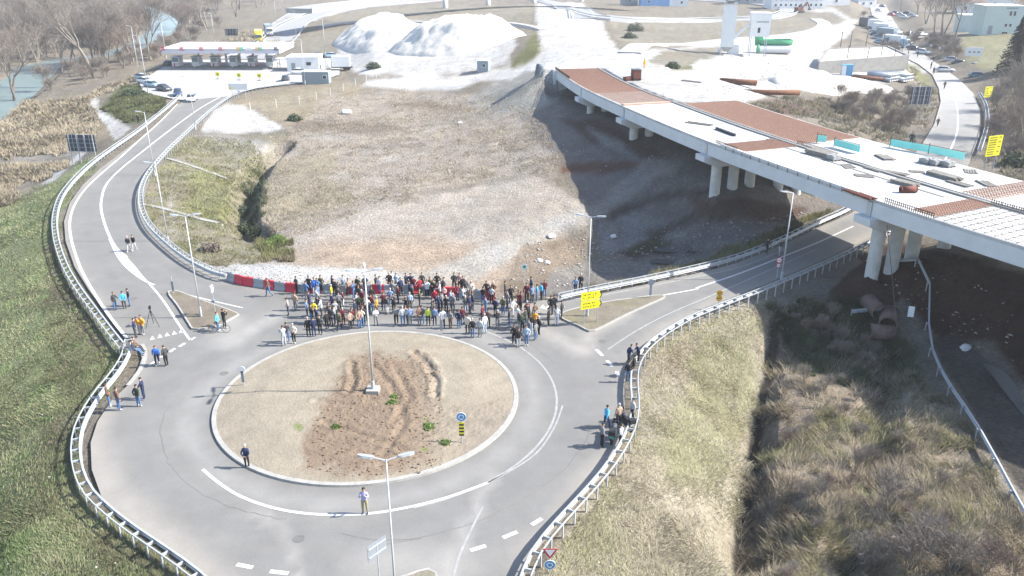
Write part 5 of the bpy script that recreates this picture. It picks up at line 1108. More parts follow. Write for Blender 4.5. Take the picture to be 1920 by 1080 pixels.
mb = MB(); mb.box((-.24, 0, .95), (.26, .13, .06)); mb.build("saddle", M_black, root)
root = thing("camera_tripod", "tall black tripod with video camera standing on the toll road lane", "tripod", V(287,612,.005), .3)
for k in range(3): t = R(90 + 120 * k); mb = MB(); mb.cyl((.62 * math.cos(t), .62 * math.sin(t), 0), (.03 * math.cos(t), .03 * math.sin(t), 1.5), .022, .028, 6); mb.build("leg", M_signblk, root)
mb = MB(); mb.cyl((0, 0, 1.0), (0, 0, 1.62), .03, .03, 8); mb.build("centre_column", M_signblk, root)
mb = MB(); mb.box((0, 0, 1.75), (.17, .36, .2)); mb.cyl((0, .18, 1.75), (0, .36, 1.75), .07, .07, 10); mb.box((0, -.06, 1.9), (.06, .2, .06)); mb.build("video_camera", M_signblk, root)
# ------------------------------------------------------------------ toll plaza
M_fascia = mat("toll_fascia", (.46, .45, .50), .6, var=.05); M_tred = mat("signal_red", (.45, .03, .08), .5, var=0); M_tgreen = mat("signal_green", (.05, .42, .25), .5, var=0)
M_bluegl = mat("tinted_glass", (.10, .16, .19), .15, var=0, spec=.6)
c0, c1 = V(303, 97, 4.6), V(524, 97, 4.6); cy0 = c0.y; cd = 15.0
toll = thing("toll_station", "long white toll canopy with signal boxes spanning the booths", "toll station", (0, 0, 0))
mb = MB(); x0, x1 = c0.x, c1.x; mb.box(((x0 + x1) / 2, cy0 + cd / 2, 4.7), (x1 - x0, cd, 1.1)); mb.build("canopy_fascia", M_fascia, toll)
mb = MB(); mb.box(((x0 + x1) / 2, cy0 + cd / 2, 5.31), (x1 - x0 + .5, cd + .5, .12)); mb.build("canopy_roof", M_white, toll)
for px, m in ((305, M_tred), (340, M_tred), (377, M_tred), (413, M_tred), (446, M_orange), (453, M_tgreen), (466, M_white), (482, M_orange), (488, M_tgreen), (517, M_signblk)):
    p = VD(px, 91.5, cy0 - .1); mb = MB(); mb.box((p.x, cy0 - .08, p.z), (1.0 if m is not M_white else 1.7, .14, .8)); mb.build("signal_box", m, toll)
for k in range(6):
    x = x0 + 6 + (x1 - x0 - 12) * k / 5; mb = MB(); mb.box((x, cy0 + 9, 2.08), (.5, .5, 4.1)); mb.build("canopy_column", M_white, toll)
for i, px in enumerate((334, 371, 406, 441, 475, 509)):
    b = V(px, 124, .012); ordn = ("nearest the river end", "second from the river end", "third from the river end", "fourth from the river end", "fifth from the river end", "sixth from the river end")[i]
    root = thing("toll_booth", f"small glazed toll booth {ordn} of the canopy", "booth", b, 0, "toll booths")
    mb = MB(); mb.box((0, .5, .1), (2.1, 12, .2)); mb.cyl((0, -5.5, 0), (0, -5.5, .22), 1.05, 1.05, 14); mb.build("kerb_island", M_kerb, root)
    mb = MB(); mb.box((0, 0, .75), (1.9, 3.0, 1.1)); mb.build("booth_wall", M_white, root)
    mb = MB(); mb.box((0, 0, 1.85), (1.8, 2.9, 1.1)); mb.build("window_band", M_bluegl, root)
    mb = MB(); mb.box((0, 0, 2.5), (2.2, 3.3, .2)); mb.build("roof", M_fascia, root)
    for sx in (-.85, .85):
        for sy in (-1.4, 1.4): mb = MB(); mb.box((sx, sy, 1.85), (.12, .14, 1.1)); mb.build("corner_post", M_white, root)
    mb = MB(); mb.cyl((.4, -3.4, .2), (.4, -3.4, 1.2), .16, .16, 8); mb.box((2.0, -3.4, 1.0), (3.2, .07, .12)); mb.build("boom_gate", M_white if i % 2 else M_red, root)
for i, (px, py) in enumerate(((409, 148), (449, 150), (487, 151))):
    root = thing("arrow_post", ("yellow arrow marker on plaza island, the one nearest the river", "yellow arrow marker on plaza island between two others", "yellow arrow marker on plaza island nearest the white building")[i], "road sign", V(px, py, .02)); mb = MB(); mb.cyl((0, 0, 0), (0, 0, .9), .08, .08, 6); mb.build("post", M_galv, root)
    mb = MB(); mb.box((0, 0, 1.15), (.95, .12, .9)); mb.build("yellow_plate", M_yellow, root); mb = MB(); mb.add([(-.25, -.07, 1.0), (.25, -.07, 1.0), (0, -.07, 1.4)], [(0, 1, 2)]); mb.build("dark_arrow", M_signblk, root)
    mb = MB(); mb.box((0, 2.5, .08), (.9, 6, .16)); mb.build("kerb_island", M_kerb, root)
def building(base, wd, dp, ht, rz, label, wallm, roofm, wins=(), name="building", roofh=0.0, door=None, over=.3):
    root = thing(name, label, "building", base, rz)
    mb = MB(); mb.box((0, dp / 2, ht / 2 - .4), (wd, dp, ht + .8)); mb.build("wall", wallm, root)
    if roofh > 0:
        a, b, c = wd / 2 + over, -over, dp + over; mb = MB(); mb.add([(-a, b, ht + .02), (a, b, ht + .02), (a, c, ht + .02), (-a, c, ht + .02), (-a, dp / 2, ht + roofh), (a, dp / 2, ht + roofh)], [(0, 1, 5, 4), (2, 3, 4, 5), (0, 4, 3), (1, 2, 5), (3, 2, 1, 0)]); ro = mb.build("roof", roofm, root)
    else: mb = MB(); mb.box((0, dp / 2, ht + .1), (wd + over, dp + over, .2)); mb.build("roof", roofm, root)
    for x, z, ww, hh in wins:
        mb = MB(); mb.box((x, -.03, z), (ww + .16, .08, hh + .16)); wo = mb.build("window", M_white, root); mb = MB(); mb.box((x, -.08, z), (ww, .04, hh)); mb.build("pane", M_glassdark, wo)
    if door: mb = MB(); mb.box((door[0], -.05, door[2] / 2), (door[1], .1, door[2])); mb.build("door", M_signback, root)
    return root
M_wall = mat("white_render", (.60, .60, .59), .9, var=.08, scale=.5)
p = V(569, 134, .012); building(p, 8.0, 6.5, 3.4, R(3), "white flat roofed toll office beside plaza", M_wall, M_white, ((1.5, 1.9, 1.2, .8),), door=(-2.4, 1.0, 2.1))
p = V(592, 157, .012); building(p, 6.2, 2.5, 2.6, R(-2), "white and pale blue container at edge of plaza", M_pale, M_white, ((2.2, 1.5, .8, .7),), name="site_container", over=.05)
p = V(536, 130, .012); root = thing("shade_shelter", "open shelter beside the white toll office", "shelter", p); mb = MB(); mb.box((0, 1.5, 2.6), (5, 3.4, .14)); mb.build("roof", M_fascia, root)
for sx in (-2.2, 2.2):
    for sy in (.2, 2.8): mb = MB(); mb.box((sx, sy, 1.27), (.12, .12, 2.52)); mb.build("post", M_galv, root)

# ------------------------------------------------------------------ vehicles
CARCOL = {"white": (.62, .62, .62), "silver": (.36, .38, .40), "dark blue": (.03, .05, .11), "dark grey": (.05, .055, .06), "pale blue": (.25, .36, .45), "red": (.35, .04, .05), "teal": (.04, .14, .17), "yellow": (.6, .5, .06)}
def paintm(k): return mat("car_paint_" + k.replace(" ", "_"), CARCOL[k], .3, .1, var=0, spec=.5)
M_tail = mat("tail_light_red", (.4, .02, .02), .3, var=0); M_lens = mat("headlight_glass", (.55, .56, .57), .15, var=0)
def loft(secs):
    mb = MB(); mb.smooth = True; n = len(secs[0]); vs = [p for s in secs for p in s]
    fs = [(i * n + k, (i + 1) * n + k, (i + 1) * n + (k + 1) % n, i * n + (k + 1) % n) for i in range(len(secs) - 1) for k in range(n)] + [tuple(range(n)), tuple(range(len(secs) * n - 1, (len(secs) - 1) * n - 1, -1))]
    mb.add(vs, [tuple(reversed(f)) for f in fs]); return mb
def sec(x, w_, z0, z1, t=.85): return [(x, -w_ * .92, z0), (x, -w_, z0 + (z1 - z0) * .35), (x, -w_, z0 + (z1 - z0) * .65), (x, -w_ * t, z1), (x, w_ * t, z1), (x, w_, z0 + (z1 - z0) * .65), (x, w_, z0 + (z1 - z0) * .35), (x, w_ * .92, z0)]
bodym = loft([sec(-2.15, .78, .34, .80), sec(-2.05, .84, .24, .93), sec(-1.5, .88, .2, .98), sec(-.6, .89, .2, .97), (sec(.6, .89, .2, .95)), sec(1.3, .87, .2, .88), sec(1.95, .82, .24, .76), sec(2.12, .74, .34, .64)]).mesh("car_body", paintm("white"))
cabm = loft([sec(-1.85, .72, .9, 1.0, .9), sec(-1.35, .74, .9, 1.36, .78), sec(-.5, .74, .9, 1.45, .78), sec(.25, .74, .9, 1.40, .78), sec(1.05, .74, .88, .96, .9)]).mesh("car_glass", M_glassdark)
roofm_ = loft([sec(-1.38, .575, 1.34, 1.385, .96), sec(-.5, .585, 1.43, 1.475, .96), sec(.28, .575, 1.38, 1.425, .96)]).mesh("car_roof", paintm("white"))
tb = MB(); tb.smooth = True; tb.cyl((0, -.1, 0), (0, .1, 0), .31, .31, 14); tyrem = tb.mesh("tyre", M_black); tb = MB(); tb.cyl((0, -.11, 0), (0, .11, 0), .19, .19, 12); rimm = tb.mesh("rim", M_galv)
lb = MB(); lb.box((0, 0, 0), (.1, .34, .14)); lensm = lb.mesh("headlight", M_lens); lb = MB(); lb.box((0, 0, 0), (.08, .3, .16)); tailm = lb.mesh("tail_light", M_tail)
def setm(o, m): o.material_slots[0].link = 'OBJECT'; o.material_slots[0].material = m; return o
def car(px, py, rz, col, label, group, z=0.0, base=None, s=1.0):
    root = thing("parked_car", label, "car", base if base is not None else V(px, py, z + .01), R(rz), group); root.scale = (s, s, s)
    setm(obj("body", bodym, root), paintm(col)); obj("windows", cabm, root); setm(obj("roof", roofm_, root), paintm(col))
    for x in (-1.32, 1.32):
        for y in (-.78, .78): w_ = obj("wheel", tyrem, root, (x, y, .31)); obj("rim", rimm, w_)
    for y in (-.6, .6): obj("headlight", lensm, root, (2.02, y, .64)); obj("tail_light", tailm, root, (-2.1, y, .76))
    return root
def lorry(px, py, rz, col, label, group, ln=8.0, z=0.0, boxm=None, boxcol=M_white):
    root = thing("lorry", label, "truck", V(px, py, z + .01), R(rz), group)
    cb = loft([[(1.0, -1.2, .5), (1.0, -1.22, 1.4), (1.0, -1.2, 2.7), (1.0, 1.2, 2.7), (1.0, 1.22, 1.4), (1.0, 1.2, .5)], [(2.6, -1.2, .5), (2.6, -1.22, 1.4), (2.35, -1.15, 2.75), (2.35, 1.15, 2.75), (2.6, 1.22, 1.4), (2.6, 1.2, .5)]]); cb.smooth = False
    setm(obj("cab", cb.mesh("lorry_cab", paintm("white")), root), paintm(col))
    mb = MB(); mb.add([(2.635, -1.05, 1.5), (2.635, 1.05, 1.5), (2.44, 1.0, 2.45), (2.44, -1.0, 2.45)], [(0, 1, 2, 3)]); mb.build("windscreen", M_glassdark, root)
    mb = MB(); mb.box((.8 - ln / 2, 0, 2.2), (ln, 2.4, 2.6)); mb.build("cargo_box", boxcol, root)
    mb = MB(); mb.box((-ln / 2 + 1.2, 0, .7), (ln + 2, .9, .3)); mb.build("chassis", M_dksteel, root)
    for x in (1.8, -ln * .55, -ln * .72):
        for y in (-1.0, 1.0): mb = MB(); wheel(mb, (x, y, .5), .5, .3); mb.build("wheel", M_black, root)
    for y in (-.85, .85): mb = MB(); mb.box((2.63, y, .9), (.06, .35, .2)); mb.build("headlight", M_lens, root)
    return root
gA = "cars at the toll plaza"
for px, py, rz, c, l in ((334,179,-70,"dark blue","dark blue car leaving the toll plaza"),(360,189,-80,"white","white car driving down from the toll plaza"),(308,170,-35,"dark grey","dark car last in the row at plaza edge"),(286,163,-30,"pale blue","pale blue car in the row at plaza edge"),(273,156,-30,"white","white car in the row beside green mound"),(268,149,-25,"silver","silver car at the head of row beside green mound"),(319,123,80,"dark grey","dark car waiting beside the end toll booth"),(562,139,2,"white","white car parked before the toll office"),(536,152,100,"dark grey","dark car on the plaza near pale container"),(600,108,20,"dark grey","dark car behind the toll office"),(624,108,10,"pale blue","blue car behind the white van")):
    car(px, py, rz, c, l, gA)
lorry(630, 131, 185, "white", "white van truck parked at the corner of plaza", gA, 4.5)
lorry(486, 78, -75, "yellow", "yellow truck queuing beyond the toll canopy", gA, 7, boxcol=paintm("yellow"))
lorry(505, 66, -70, "white", "white truck with pale load on motorway past toll", gA, 8, boxcol=M_pale)
gB = "cars on the far road"
for px, py, rz, c, l in ((1772,135,-5,"silver","silver car crossing the far road junction"),(1834,146,-8,"teal","teal car stopped beside the conifer shade"),(1833,128,-6,"silver","pale car parked in lay-by nearest conifer"),(1800,122,-12,"dark grey","dark car parked in the lay-by between two pale ones"),(1786,116,-14,"silver","pale car parked at front of the lay-by hedge"),(1731,101,-62,"white","white car driving away past the hedge"),(1714,94,-60,"dark grey","dark car following the queue on far road"),(1699,83,-62,"dark grey","dark car beside the front lorry"),
   (1706,67,30,"dark grey","dark van parked off the far road"),(1716,70,30,"white","white car parked behind hedge near dark van"),(1728,68,20,"silver","silver car parked at end of hedge row"),(1651,82,-10,"pale blue","pale blue car on verge left of lorries"),(1646,74,-10,"silver","silver car on verge left of lorries"),(1643,67,-10,"dark blue","dark blue car on verge left of lorries"),(1673,98,-15,"red","red and white car on verge by dark posts"),(1688,30,-60,"silver","silver car in far lot"),(1680,27,-60,"dark blue","dark blue car in far lot"),(1695,34,-60,"white","white car in far lot"),(1672,30,-70,"red","red car on the farthest bend"),(1636,36,-60,"dark grey","dark car where the far road bends away"),(1842,58,0,"white","white car parked beside pale green house"),(1660,90,-20,"white","white car on verge nearest the red one"),(1640,60,-15,"silver","silver car on verge behind the dark blue one"),(1638,54,-15,"white","white car on verge at tail of lorries"),(1676,84,-62,"silver","silver car passing beside second lorry"),(1664,76,-62,"dark grey","dark car passing beside third lorry"),(1702,28,-50,"dark grey","dark car in far lot beside white one"),(1710,32,-50,"silver","silver car in far lot nearest trees"),(1648,22,-75,"white","white car on the farthest stretch of road"),(1655,14,-75,"dark blue","dark blue car on the farthest stretch of road"),(1722,74,25,"dark grey","dark car among cars behind hedge")):
    car(px, py, rz, c, l, gB, z=(1.5 if px > 1840 and py < 70 else 0.0), base=(onground(px, py) + Vector((0, 0, .06))) if not (1640 < px < 1850 and 60 < py < 150 and px not in (1706,1716,1728,1651,1646,1643,1673,1660,1640,1638,1722)) else None)
for px, py, c, bx, l in ((1687,89,"pale blue",M_white,"white lorry at the front of the queue"),(1674,74,"white",M_pale,"pale lorry second in the queue"),(1664,64,"white",M_white,"white lorry third in the queue"),(1654,56,"silver",M_white,"last white lorry in the queue"),(1637,52,"dark grey",M_dksteel,"small dark truck behind the queue")):
    lorry(px, py, -64, c, l, "lorries queuing on the far road", 7.0, boxcol=bx)

# ------------------------------------------------------------------ gravel heaps
M_gravel = mat("white_gravel", (.47, .445, .405), .95, var=.25, scale=.5, bump=1.0, bscale=.8)
def heap(pix, H, slope, label, seed, m=None, z0=0.0, st=1.0, name="gravel_heap", jag=2.0):
    P = [(p.x, p.y) for p in smooth(PL(pix, z0), 2.0, True)]; v, f = cdt(P, [], st, 0)
    d = dseg(v[:, 0], v[:, 1], P, True); cx, cyy = v[:, 0].mean(), v[:, 1].mean()
    h = np.minimum(d * slope, H * (1 + .25 * fbm(v[:, 0] / 9, v[:, 1] / 9, seed, 3))) ; h = h * (1 + .25 * fbm(v[:, 0] / 4, v[:, 1] / 4, seed + 1, 3)) + jag * fbm(v[:, 0] / 3, v[:, 1] / 3, seed + 2, 4) * np.clip(d / 2, 0, 1)
    g = HT(v[:, 0], v[:, 1]); v[:, 2] = g + np.where(d < .05, -.4, np.maximum(h, 0))
    me = npmesh(name, v, f, m or M_gravel); o = obj(name, me); return tag(o, label, "gravel heap")
heap([(622,84),(650,104),(720,112),(800,106),(815,80),(790,60),(740,52),(660,58)], 5.2, .62, "white gravel heap with grey shaded flank nearer the toll plaza", 201)
heap([(728,112),(790,128),(880,132),(955,122),(990,100),(965,76),(880,64),(790,76)], 6.2, .62, "largest white gravel heap beside unfinished motorway", 211)
heap([(1440,166),(1500,172),(1570,168),(1610,156),(1560,140),(1500,132),(1450,146)], 2.4, .5, "rough white rubble heap in the gravel yard", 221, jag=2.2, st=.7, z0=4)
heap([(1530,160),(1620,166),(1690,160),(1640,150),(1560,148)], 0.9, .4, "low pale rubble bank near stacked pipes", 231, jag=1.0, z0=2.5)
p = onground(905, 136); building(p, 2.6, 2.4, 2.6, R(-8), "small pale blue site cabin at foot of gravel heap", M_pale, M_white, ((.3, 1.6, .7, .6),), name="site_cabin", over=.1)
p = onground(1586, 141); M_tblue = mat("toilet_blue", (.08, .28, .48), .6, var=.05)
for dx, wd, m, lb_ in ((-.75, .95, M_white, "white portable toilet beside a blue one by concrete bay"), (.5, 1.4, M_tblue, "blue portable toilet beside a white one by concrete bay")):
    root = thing("portable_toilet", lb_, "toilet", p + Vector((dx, 0, 0)), R(-6)); mb = MB(); mb.box((0, 0, 1.1), (wd, 1.2, 2.3)); mb.build("cabin", m, root); mb = MB(); mb.box((0, 0, 2.32), (wd + .1, 1.3, .12)); mb.build("roof", M_tblue, root); mb = MB(); mb.box((0, -.62, 1.05), (wd * .6, .05, 1.9)); mb.build("door", m, root)

# ------------------------------------------------------------------ concrete plant
def legs(root, m, w_, d, z0, z1, t=.16):
    for x in (-w_, w_):
        for y in (-d, d): mb = MB(); mb.box((x, y, (z0 + z1) / 2), (t, t, z1 - z0)); mb.build("leg", m, root)
M_green = mat("plant_green", (.10, .36, .20), .6, var=.12, scale=.6)
p = onground(1361, 104); root = thing("cement_silo", "tall white cement silo standing on legs in gravel yard", "silo", p, R(-12))
mb = MB(); mb.box((0, 0, 7.0), (3.0, 3.0, 9.8)); mb.build("silo_body", M_white, root); mb = MB(); mb.add([(-1.5, -1.5, 2.1), (1.5, -1.5, 2.1), (1.5, 1.5, 2.1), (-1.5, 1.5, 2.1), (-.4, -.4, .9), (.4, -.4, .9), (.4, .4, .9), (-.4, .4, .9)], [(0, 4, 5, 1), (1, 5, 6, 2), (2, 6, 7, 3), (3, 7, 4, 0), (4, 7, 6, 5)]); mb.build("hopper_cone", M_galv, root)
legs(root, M_white, 1.4, 1.4, -.5, 2.1); mb = MB(); mb.box((0, 0, 12.3), (1.6, 1.6, .8)); mb.box((0, 0, 11.98), (3.3, 3.3, .12)); mb.build("top_filter", M_concdark, root)
p = onground(1418, 106); root = thing("batching_tower", "white boxy concrete mixing tower on legs with conveyor", "mixing plant", p, R(-8))
mb = MB(); mb.box((0, 0, 7.6), (4.6, 3.6, 5.4)); mb.build("tower_housing", M_white, root); mb = MB(); mb.box((0, 0, 10.36), (4.8, 3.8, .12)); mb.build("roof", M_white, root)
mb = MB(); mb.box((-.3, -1.83, 6.4), (.6, .06, 1.2)); mb.build("window", M_glassdark, root); mb = MB()
for k in range(11): mb.box((-.9 + k * .26, -1.83, 8.35), (.17, .05, .26))
mb.build("lettering", M_signback, root)
legs(root, M_galv, 1.9, 1.5, -.5, 4.9)
mb = MB(); mb.beam((-9.5, 0, .9), (-2.4, 0, 7.6), 1.1, .5); mb.build("conveyor", M_white, root); mb = MB(); mb.box((-5.8, 0, 1.3), (2.6, 2.2, 2.6)); mb.build("control_cabin", M_white, root)
p = onground(1452, 100); root = thing("aggregate_drum", "long green trough with white drum beside mixing tower", "mixing plant", p, R(-4)); root.scale = (.8, .8, .8)
mb = MB(); mb.smooth = True; n = 12
vs = []
for x in (-5.5, 5.0):
    for k in range(n + 1): t = math.pi + math.pi * k / n; vs.append((x, 2.2 * math.cos(t), 4.4 + 1.9 * math.sin(t)))
mb.add(vs, [(k, k + 1, n + 2 + k, n + 1 + k) for k in range(n)] + [tuple(range(n, -1, -1)), tuple(range(n + 1, 2 * n + 2))]); mb.build("trough", M_green, root)
mb = MB(); mb.cyl((-5.5, -1.5, 1.4), (4.5, -1.5, 1.4), 1.3, 1.3, 18); mb.build("drum", M_white, root); mb = MB(); mb.cyl((-6.0, -1.5, 1.4), (-5.5, -1.5, 1.4), 1.7, 1.7, 18); mb.build("green_collar", M_green, root)
mb = MB(); mb.add([(-6.5, 0, 2.4), (-3.5, 0, 2.4), (-4.6, 0, 6.6), (-7.2, 0, 7.4), (-6.5, .6, 2.4), (-3.5, .6, 2.4), (-4.6, .6, 6.6), (-7.2, .6, 7.4)], [(3, 2, 1, 0), (4, 5, 6, 7), (0, 1, 5, 4), (1, 2, 6, 5), (2, 3, 7, 6), (3, 0, 4, 7)]); mb.build("chute", M_green, root); legs(root, M_galv, 3.5, 1.8, -.5, 4.0)
# walled concrete bay and posts
a, b, c, d_ = onground(1532, 136), onground(1697, 137), onground(1660, 112), onground(1552, 112)
zb = max(a.z, b.z, c.z, d_.z) + .2; root = thing("concrete_bay", "low concrete walled bay filled level with white gravel", "storage bay", (0, 0, 0))
mb = MB(); mb.prism([(p.x, p.y) for p in (a, b, c, d_)], min(a.z, b.z) - 1, zb + 1.9); mb.build("gravel_fill", M_gravel, root)
for p, q in ((a, b), (b, c), (c, d_), (d_, a)): mb = MB(); p2 = Vector((p.x, p.y, zb + .6)); q2 = Vector((q.x, q.y, zb + .6)); mb.beam(p2, q2, .5, 3.2); mb.build("bay_wall", M_concdark, root)
for i, (px, py) in enumerate(((1585,130),(1622,134),(1647,131),(1672,132),(1574,98),(1592,97),(1620,104),(1652,103),(1688,112),(1700,116))):
    g = onground(px, py); root = thing("timber_post", "thin dark post standing beside the concrete bay", "post", g, 0, "dark posts round the concrete bay"); mb = MB(); mb.cyl((0, 0, -.5), (.1, 0, 5.4), .11, .09, 6); mb.build("post_shaft", M_dksteel, root); mb = MB(); mb.box((.1, 0, 5.3), (.5, .08, .1)); mb.build("cross_piece", M_dksteel, root)
def pipestack(px, py, n, ln, r, rz, label, m, rows=3):
    g = onground(px, py); root = thing("pipe_stack", label, "pipes", g, R(rz)); k = 0; row = 0; cnt = int(math.ceil(n / rows + rows / 2))
    while k < n:
        for j in range(max(1, cnt - row)):
            if k >= n: break
            y = (j - (cnt - row - 1) / 2) * 2 * r; z = r + row * r * 1.73; mb = MB(); mb.smooth = True; ring_ = 12; vs = []
            for x, rr in ((-ln / 2, r), (ln / 2, r), (ln / 2, r * .8), (-ln / 2, r * .8)):
                for q in range(ring_): t = 2 * math.pi * q / ring_; vs.append((x, y + rr * math.cos(t), z + rr * math.sin(t)))
            mb.add(vs, [(i * ring_ + q, i * ring_ + (q + 1) % ring_, ((i + 1) % 4) * ring_ + (q + 1) % ring_, ((i + 1) % 4) * ring_ + q) for i in range(4) for q in range(ring_)]); mb.build("pipe", m, root); k += 1
        row += 1
pipestack(1655, 149, 9, 6, .42, 125, "stack of silver grey pipes left of concrete bay corner", M_galv); pipestack(1680, 149, 8, 6, .42, 125, "stack of silver grey pipes nearest the far road", M_galv)
pipestack(1628, 148, 5, 7, .3, 150, "loose brown pipes beside the silver stacks", M_rust, 1)
pipestack(1385, 158, 1, 6.5, .5, -28, "single brown pipe lying by white gravel edge", M_rust, 1); pipestack(1437, 177, 1, 11, .45, -6, "longest brown pipe lying beyond bridge deck", M_rust, 1)

# ------------------------------------------------------------------ far roads, flyover, buildings
M_road2 = mat("far_asphalt", alb(214, 215, 217), .9, var=.08, scale=.2); M_gravroad = mat("far_gravel_track", alb(240, 238, 233), .95, var=.08, scale=.3)
def farroad(pix, wd, name, m, z=0.25, rails=0):
    ax, ay, az = ongroundN([q[0] for q in pix], [q[1] for q in pix]); P = smooth([Vector(t) for t in zip(ax, ay, az)], 5.0)
    az = HT(np.array([p.x for p in P]), np.array([p.y for p in P])); P = [Vector((p.x, p.y, float(k) + z)) for p, k in zip(P, az)]
    for _ in range(3): P = [P[0]] + [Vector((q.x, q.y, max(q.z, (a.z + b.z) / 2))) for a, q, b in zip(P, P[1:], P[2:])] + [P[-1]]
    mb = MB(); mb.sweep(P, [(-wd / 2, 0), (-wd / 2 - .8, -1.2), (wd / 2 + .8, -1.2), (wd / 2, 0)]); ro = struct(mb.build(name, m))
    mb = MB(); 
    for s in (-1, 1): mb.sweep(P, [(s * (wd / 2 - .5) - .12, .01), (s * (wd / 2 - .5) + .12, .01), (s * (wd / 2 - .5) + .12, .03), (s * (wd / 2 - .5) - .12, .03)])
    if m is M_road2: mb.build("edge_line", M_paint, ro)
    for s in range(rails):
        q = (wd / 2 + .1) * (1 if s else -1); mb = MB(); mb.sweep(P, [(q - .06, .45), (q + .06, .45), (q + .06, .8), (q - .06, .8)]); g = mb.build("guard_rail", M_rail); tag(g, ("pale rail along far side of the distant " if s else "pale rail along near side of the distant ") + name.replace("_", " "), "guard rail")
        gp = MB()
        for i in range(0, len(P)): pass
    return ro
farroad([(470,112),(505,92),(530,70),(555,46),(600,28),(680,14),(780,4),(900,-8)], 11, "motorway_bend", M_road2, rails=2)
farroad([(430,112),(480,92),(506,70),(530,44),(575,20),(660,6),(760,-4)], 8, "motorway_slip_road", M_road2)
farroad([(1000,-2),(1040,8),(1075,22),(1095,35)], 9, "motorway_ramp", M_road2, rails=1)
farroad([(1080,24),(1130,34),(1220,39),(1320,40),(1420,36),(1470,28),(1480,20),(1455,12),(1400,6),(1300,0),(1200,-6)], 8, "loop_road", M_road2, rails=2)
farroad([(1180,100),(1230,88),(1290,84),(1360,76),(1440,70),(1520,60),(1545,46),(1530,36)], 5, "gravel_track", M_gravroad)
farroad([(600,50),(690,40),(800,42),(905,42),(985,48),(1020,56)], 3.5, "service_track", M_gravroad)
fly = thing("flyover", "distant white flyover on round piers at head of gravel cutting", "bridge")
fp = [V(x, y, 9) for x, y in ((560,16),(650,4),(760,-5),(900,-12),(1000,-15),(1080,-14),(1200,-8))]
mb = MB(); mb.sweep(smooth(fp, 8), [(-5, -1.6), (-5.2, 0), (5.2, 0), (5, -1.6)]); mb.build("deck", M_conc, fly)
mb = MB(); mb.sweep(smooth([p + Vector((0, 0, .9)) for p in fp], 8), [(-5.1, -.9), (-5.1, .0), (-4.9, 0), (-4.9, -.9)]); mb.build("parapet", M_rail, fly)
for px, py in ((835, 22), (915, 17), (1001, 13), (1090, 10)):
    g = V(px, py, 0); mb = MB(); mb.smooth = True; mb.cyl((g.x, g.y, -3), (g.x, g.y + 2, 8.6), 1.25, 1.25, 14); mb.build("pier", M_pier, fly)
M_bluer = mat("blue_roof", (.12, .28, .50), .6, var=.08, scale=.3); M_brownr = mat("brown_tile_roof", (.19, .14, .125), .9, var=.2, scale=1.0); M_oranger = mat("orange_tile_roof", (.45, .20, .13), .9, var=.2, scale=1.0); M_palegr = mat("pale_green_render", (.38, .46, .44), .9, var=.06, scale=.5); M_greyr = mat("grey_sheet_roof", (.30, .34, .38), .7, var=.1)
def og(px, py): return onground(px, py)
building(og(1497, 16), 26, 10, 6.0, R(4), "long white industrial hall with rows of windows far behind yard", M_wall, M_bluer, tuple((-11 + 2.4 * k, 1.6 + 2.6 * r, .9, 1.0) for k in range(10) for r in range(2)), name="industrial_hall", roofh=1.6)
building(og(1400, 8), 16, 9, 5.0, R(2), "blue roofed shed left of the white industrial hall", M_pale, M_bluer, ((-4, 2, 1.2, 1), (0, 2, 1.2, 1), (4, 2, 1.2, 1)), name="shed", roofh=2.2)
building(og(1560, 10), 18, 10, 5.0, R(6), "grey sheet shed right of the white industrial hall", M_wall, M_greyr, ((-4, 2, 1.2, 1), (2, 2, 1.2, 1)), name="shed", roofh=1.8)
building(og(1228, 11), 14, 7, 6.2, R(0), "deep blue hall beyond the loop road", M_bluer, M_bluer, ((-3, 2, 1, 1),), name="shed")
building(og(1270, 12), 10, 6, 3.6, R(0), "white low hall beside the deep blue one", M_wall, M_pale, ((2, 1.8, 1, 1),), name="shed")
building(og(1180, 10), 8, 5, 4.6, R(0), "pale blue kiosk left of the deep blue hall", M_pale, M_bluer, ((0, 2, 1, 1),), name="shed")
building(og(1625, 14), 10, 7, 4.6, R(8), "blue roofed house where the far road bends", M_wall, M_bluer, ((-2, 2, 1, 1), (2, 2, 1, 1)), name="house", roofh=2)
h = building(og(1877, 64), 11.5, 9, 8.0, R(-5), "pale green two storey house on the bank above lawn", M_palegr, M_white, ((1.5, 6.0, .7, 1.3), (2.7, 6.0, .7, 1.3), (.8, 2.6, .7, .9), (2.1, 2.6, .7, .9), (.9, .2, 1.6, .9)), name="house", door=(-3.5, 1.2, 2.4))
mb = MB()
for k in range(8): mb.box((.2 + k * .42, -.06, 7.5), (.3, .05, .36))
mb.build("lettering", M_signback, h)
building(og(1826, 60), 8.0, 7, 5.2, R(-5), "pale green flat roofed annex beside the tall house", M_palegr, M_white, ((.5, 3.2, 1.8, .7),), name="house")
building(og(1818, 26), 10, 9, 4.5, R(-18), "brown roofed house behind pale green annex", M_wall, M_brownr, ((-2, 2.2, 1, 1.2), (2, 2.2, 1, 1.2)), name="house", roofh=3.4, over=.6)
building(og(1872, 18), 13, 9, 4.5, R(-10), "long brown roofed house behind the pale green house", M_wall, M_brownr, ((-2, 2.2, 1, 1.2),), name="house", roofh=3.2, over=.6)
building(og(1846, 8), 9, 8, 5.5, R(10), "orange roofed house farthest up the bank", M_wall, M_oranger, ((0, 2.4, 1, 1.2),), name="house", roofh=3.2, over=.6)
g = og(1822, 116); root = thing("billboard", "white billboard on posts at foot of the lawn", "billboard", g, R(-8))
for x in (-1.4, 1.4): mb = MB(); mb.cyl((x, .1, -.5), (x, .1, 3.5), .08, .08, 6); mb.build("post", M_galv, root)
